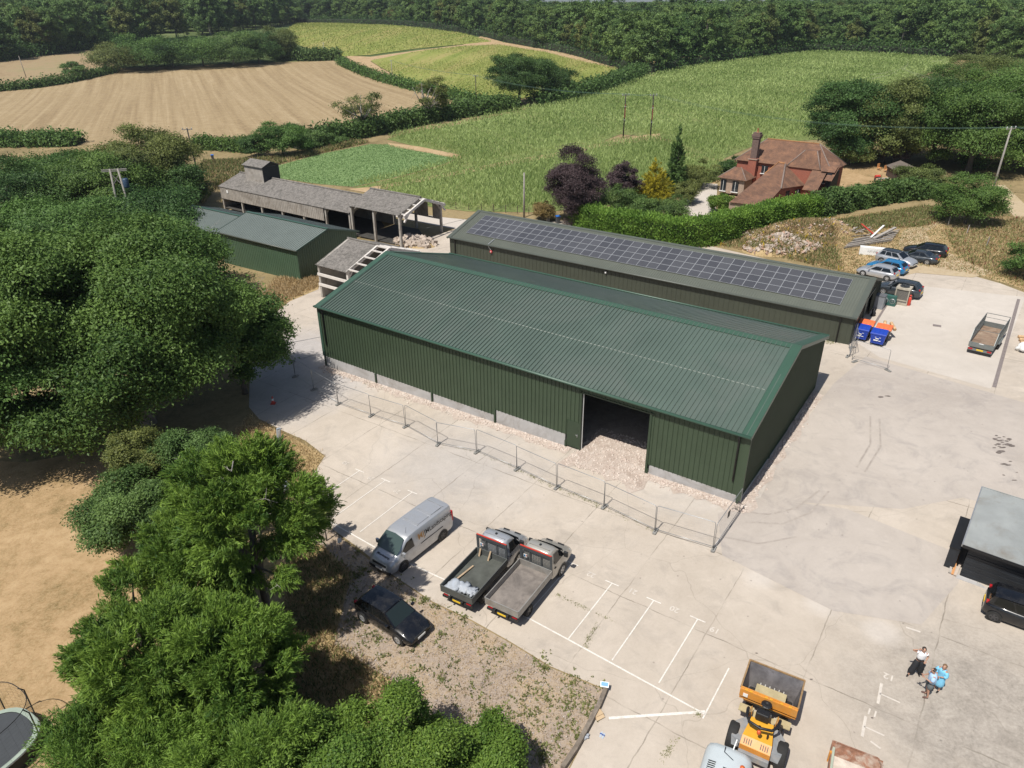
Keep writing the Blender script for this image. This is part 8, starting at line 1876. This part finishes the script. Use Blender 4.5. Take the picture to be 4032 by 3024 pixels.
blades('maize', 'tall green maize of the big field, nearer part', near, .95, .085, L_maize, .6, per=5, jit=.22, seed=3, z0=1.2); blades('maize', 'tall green maize of the big field, middle part', mid, .9, .13, L_maize, .65, per=5, jit=.4, seed=4, z0=1.2); blades('maize', 'tall green maize of the big field, far part', far, .9, .2, L_maize, .7, per=3, jit=.5, seed=5, z0=1.2)
P = rows(CROP_B, R_(-12), 1.5, 1.0); keep = np.sin(P[:, 0] * .05 + 1) + np.sin(P[:, 1] * .07) + RNG.normal(size=len(P)) * .7 > -.6; blades('young_crop', 'patchy green and tan crop plants behind the round oak', P[keep], .7, .17, L_crop, .7, per=3, jit=.3, seed=6, z0=.4)
P = rows(CROP_A, R_(-12), 2.2, 1.8); blades('young_crop', 'green crop plants on the far rise', P, .8, .35, L_crop, .7, per=3, jit=.6, seed=7, z0=.4)
blades('meadow_grass', 'soft green grass of the meadow', scatter(MEADOW, 13000), .3, .1, leaf_mat('meadow_grass_leaves', (.17, .28, .1), (.33, .46, .2), .3), .7, per=2, jit=.3, seed=8)
V1 = [(556, 655), (600, 602), (688, 602), (684, 622), (600, 660), (570, 690)]; V2 = [(640, 1150), (705, 1190), (765, 1240), (740, 1300), (725, 1390), (850, 1470), (815, 1560), (560, 1700)]; V3 = [(1790, 482), (2000, 448), (2060, 462), (2000, 490), (1930, 493), (1880, 496), (1810, 498)]; V4 = [(2040, 500), (2212, 470), (2260, 560), (2260, 640), (2150, 592), (2070, 560)]
V5 = [(440, 350), (560, 345), (640, 335), (760, 305), (800, 308), (700, 330), (590, 358), (600, 385), (520, 385), (470, 400), (440, 440), (380, 440)]; V6 = [(1400, 505), (1520, 535), (1640, 500), (1790, 472), (1800, 500), (1805, 540), (1820, 585), (1700, 560), (1500, 520)]; V7 = [(640, 950), (700, 985), (655, 1060), (560, 1060), (490, 960), (540, 900)]
V9 = [(1560, 510), (1700, 480), (1800, 470), (2000, 446), (2212, 470), (2260, 560), (2260, 645), (2150, 605), (2060, 585), (1990, 574), (1900, 574), (1850, 595), (1760, 575)]
for i, (pl, n, h, w, m_, lab) in enumerate(((V9, 14000, .2, .05, L_grass, 'short dry grass over the bank beside the parked cars'), (V9, 3500, .22, .06, L_weed, 'low green weeds over the bank beside the parked cars'), (V1, 1600, .6, .05, L_grass, 'tall dry grass by the green shed'), (V2, 3600, .3, .03, L_grass, 'tall dry grass under the cypresses'), (V2, 1400, .3, .05, L_weed, 'green weeds under the cypresses'), (V3, 2200, .5, .06, L_grass, 'dry grass bank by the timber heap'), (V3, 2400, .6, .08, L_weed, 'green weeds below the mixed hedge'), (V3, 200, .6, .07, L_dock, 'rusty docks below the mixed hedge'), (V4, 1800, .4, .06, L_grass, 'dry grass around the leaning stakes'), (V4, 1500, .4, .07, L_weed, 'green weeds around the leaning stakes'), (V4, 130, .6, .06, L_dock, 'rusty docks around the leaning stakes'), (V5, 2600, .9, .1, L_grass, 'dry reeds behind the old concrete barn'), (V5, 4500, .9, .13, L_weed, 'rank weeds behind the old concrete barn'), (V6, 2200, .5, .06, L_weed, 'weeds over the rubble banks'), ([(1640, 500), (1720, 470), (1800, 480), (1810, 520), (1760, 540), (1700, 530), (1650, 520)], 3500, .45, .06, L_grass, 'dry stalks on top of the rubble bank'), (V6, 1500, .5, .06, L_grass, 'dry grass over the rubble banks'), (V6, 60, .7, .1, L_yflow, 'yellow ragwort on the rubble banks'), (V7, 2500, .25, .03, L_grass, 'dry grass verge under the great oak'))):
    blades('grass' if m_ is L_grass else 'weeds', lab, scatter(pl, n), h, w, m_, .5, per=3, jit=.2, seed=40 + i)
W8 = [(700, 1130), (770, 1185), (850, 1245), (1000, 1335), (1190, 1442), (1300, 1492), (1255, 1600), (1180, 1700), (760, 1659), (830, 1540), (870, 1480), (740, 1390), (760, 1260)]
cl = scatter(W8, 240); g_ = np.concatenate([c + RNG.normal(size=(12, 2)) * RNG.uniform(.1, .4) for c in cl if RNG.uniform() < .3 + .6 * (np.hypot(*(c - np.array([3.0, 19.5]))) < 4.5)]); blades('weeds', 'low green weeds scattered over the stony waste', g_, .18, .05, L_weed, .9, per=4, jit=.05, seed=60)
blades('grass', 'thin dry stalks scattered over the stony waste', scatter(W8, 4200), .16, .012, L_grass, .8, per=3, jit=.08, seed=61)
LW = [(0, 1010), (250, 1000), (330, 1150), (320, 1380), (210, 1600), (100, 1800), (-300, 1800)]; blades('grass', 'short parched lawn grass', scatter(LW, 26000), .07, .012, L_grass, .9, per=2, jit=.05, seed=62)
def along_pts(a, b, n, j): a = np.array(a); b = np.array(b); return a + (b - a) * RNG.uniform(0, 1, (n, 1)) + RNG.normal(size=(n, 2)) * j
fw = [along_pts(FEET[i], FEET[i + 1], k, .12) for i, k in ((6, 8), (7, 20), (8, 60), (9, 70), (10, 30))]; fw += [along_pts(BL(x, -.45), BL(x + .5, -.55), 14, .1) for x in (3.4, 5.6, 12.5, 7.1)]
p0, p1, p2 = at(1200, 1285).xy, at(1330, 1345).xy, at(1262, 1400).xy; fw += [along_pts(p0, p1, 50, .05), along_pts(at(1290, 1345).xy, p2, 40, .07), along_pts(at(1465, 1590).xy, at(1430, 1650).xy, 30, .08), along_pts(at(1503, 1540).xy, at(1506, 1545).xy, 16, .06), along_pts(at(2090, 1238).xy, at(2150, 1270).xy, 60, .12), along_pts(at(1785, 738).xy, at(1800, 742).xy, 60, .25)]
blades('weeds', 'green weeds sprouting along the fence line and yard cracks', np.concatenate(fw), .09, .018, L_weed, .9, per=6, jit=.06, seed=63)
# loose stones on rubble and waste
def stones(name, label, P, s0, s1, mat, seed):
    rg = np.random.default_rng(seed); n = len(P); base = np.array([(-.5, -.5, -.4), (.5, -.45, -.4), (.45, .5, -.4), (-.5, .4, -.4), (-.35, -.3, .4), (.3, -.35, .35), (.35, .3, .45), (-.3, .35, .3)]); F = np.array([(0, 3, 2, 1), (4, 5, 6, 7), (0, 1, 5, 4), (1, 2, 6, 5), (2, 3, 7, 6), (3, 0, 4, 7)])
    vs = np.empty((n, 8, 3)); 
    for i in range(n): vs[i] = (base * rg.uniform(s0, s1) * rg.uniform(.6, 1.2, 3)) @ np.array(Euler(rg.uniform(-.6, .6, 3) + np.array([0, 0, rg.uniform(0, 6)])).to_matrix()) + (P[i][0], P[i][1], Tz(*P[i]) + s0 * .3 + .03)
    me = bpy.data.meshes.new(name); me.from_pydata(vs.reshape(-1, 3).tolist(), [], (F[None] + np.arange(n)[:, None, None] * 8).reshape(-1, 4).tolist()); me.materials.append(mat); o = bpy.data.objects.new(name, me); COL.objects.link(o); return tag(o, label, 'stones', None, 'stuff')
RNG = np.random.default_rng(21)
Pl = [BL(x, y) for x, y in zip(RNG.uniform(-.3, 26, 1500), -.1 - abs(RNG.normal(size=1500)) * .35)] + [BL(x, y) for x, y in zip(RNG.uniform(26.4, 32.2, 900), RNG.uniform(-2.0, 3.5, 900))] + [BL(x, y) for x, y in zip(RNG.uniform(32, 39, 350), -.1 - abs(RNG.normal(size=350)) * .35)] + [BL(x, y) for x, y in zip(38.5 + abs(RNG.normal(size=700)) * .3, RNG.uniform(-.6, 17, 700))][:-350]
stones('stones', 'broken brick and stone strewn along the foot of the green barn', Pl, .05, .17, ground_mat('broken_stone', [(.35, (.4, .31, .27)), (.5, (.55, .47, .41)), (.65, (.66, .6, .54))], 2.5, 9, bmp=0), 22)
stones('stones', 'small pale stones and litter over the stony waste', scatter(W8, 1500), .025, .09, ground_mat('waste_stone', [(.35, (.2, .165, .14)), (.5, (.36, .31, .27)), (.62, (.6, .55, .5))], 3, 9, bmp=0), 23)
# ---------------------------------------------------------------- the air between here and the hills
hm, nt, b = new_mat('haze_air')
pv = N(nt, 'ShaderNodeVolumePrincipled'); pv.inputs['Color'].default_value = (.82, .9, 1.0, 1); pv.inputs['Density'].default_value = .00011; pv.inputs['Anisotropy'].default_value = .25
out = nt.nodes['Material Output']
for l in list(out.inputs['Surface'].links): nt.links.remove(l)
nt.links.new(pv.outputs[0], out.inputs['Volume'])
mb = MB(); mb.box((0, 0, 75), (19000, 19000, 230), hm); o = mb.build('haze'); tag(o, 'thin blue summer haze over the fields', 'haze', None, 'stuff')
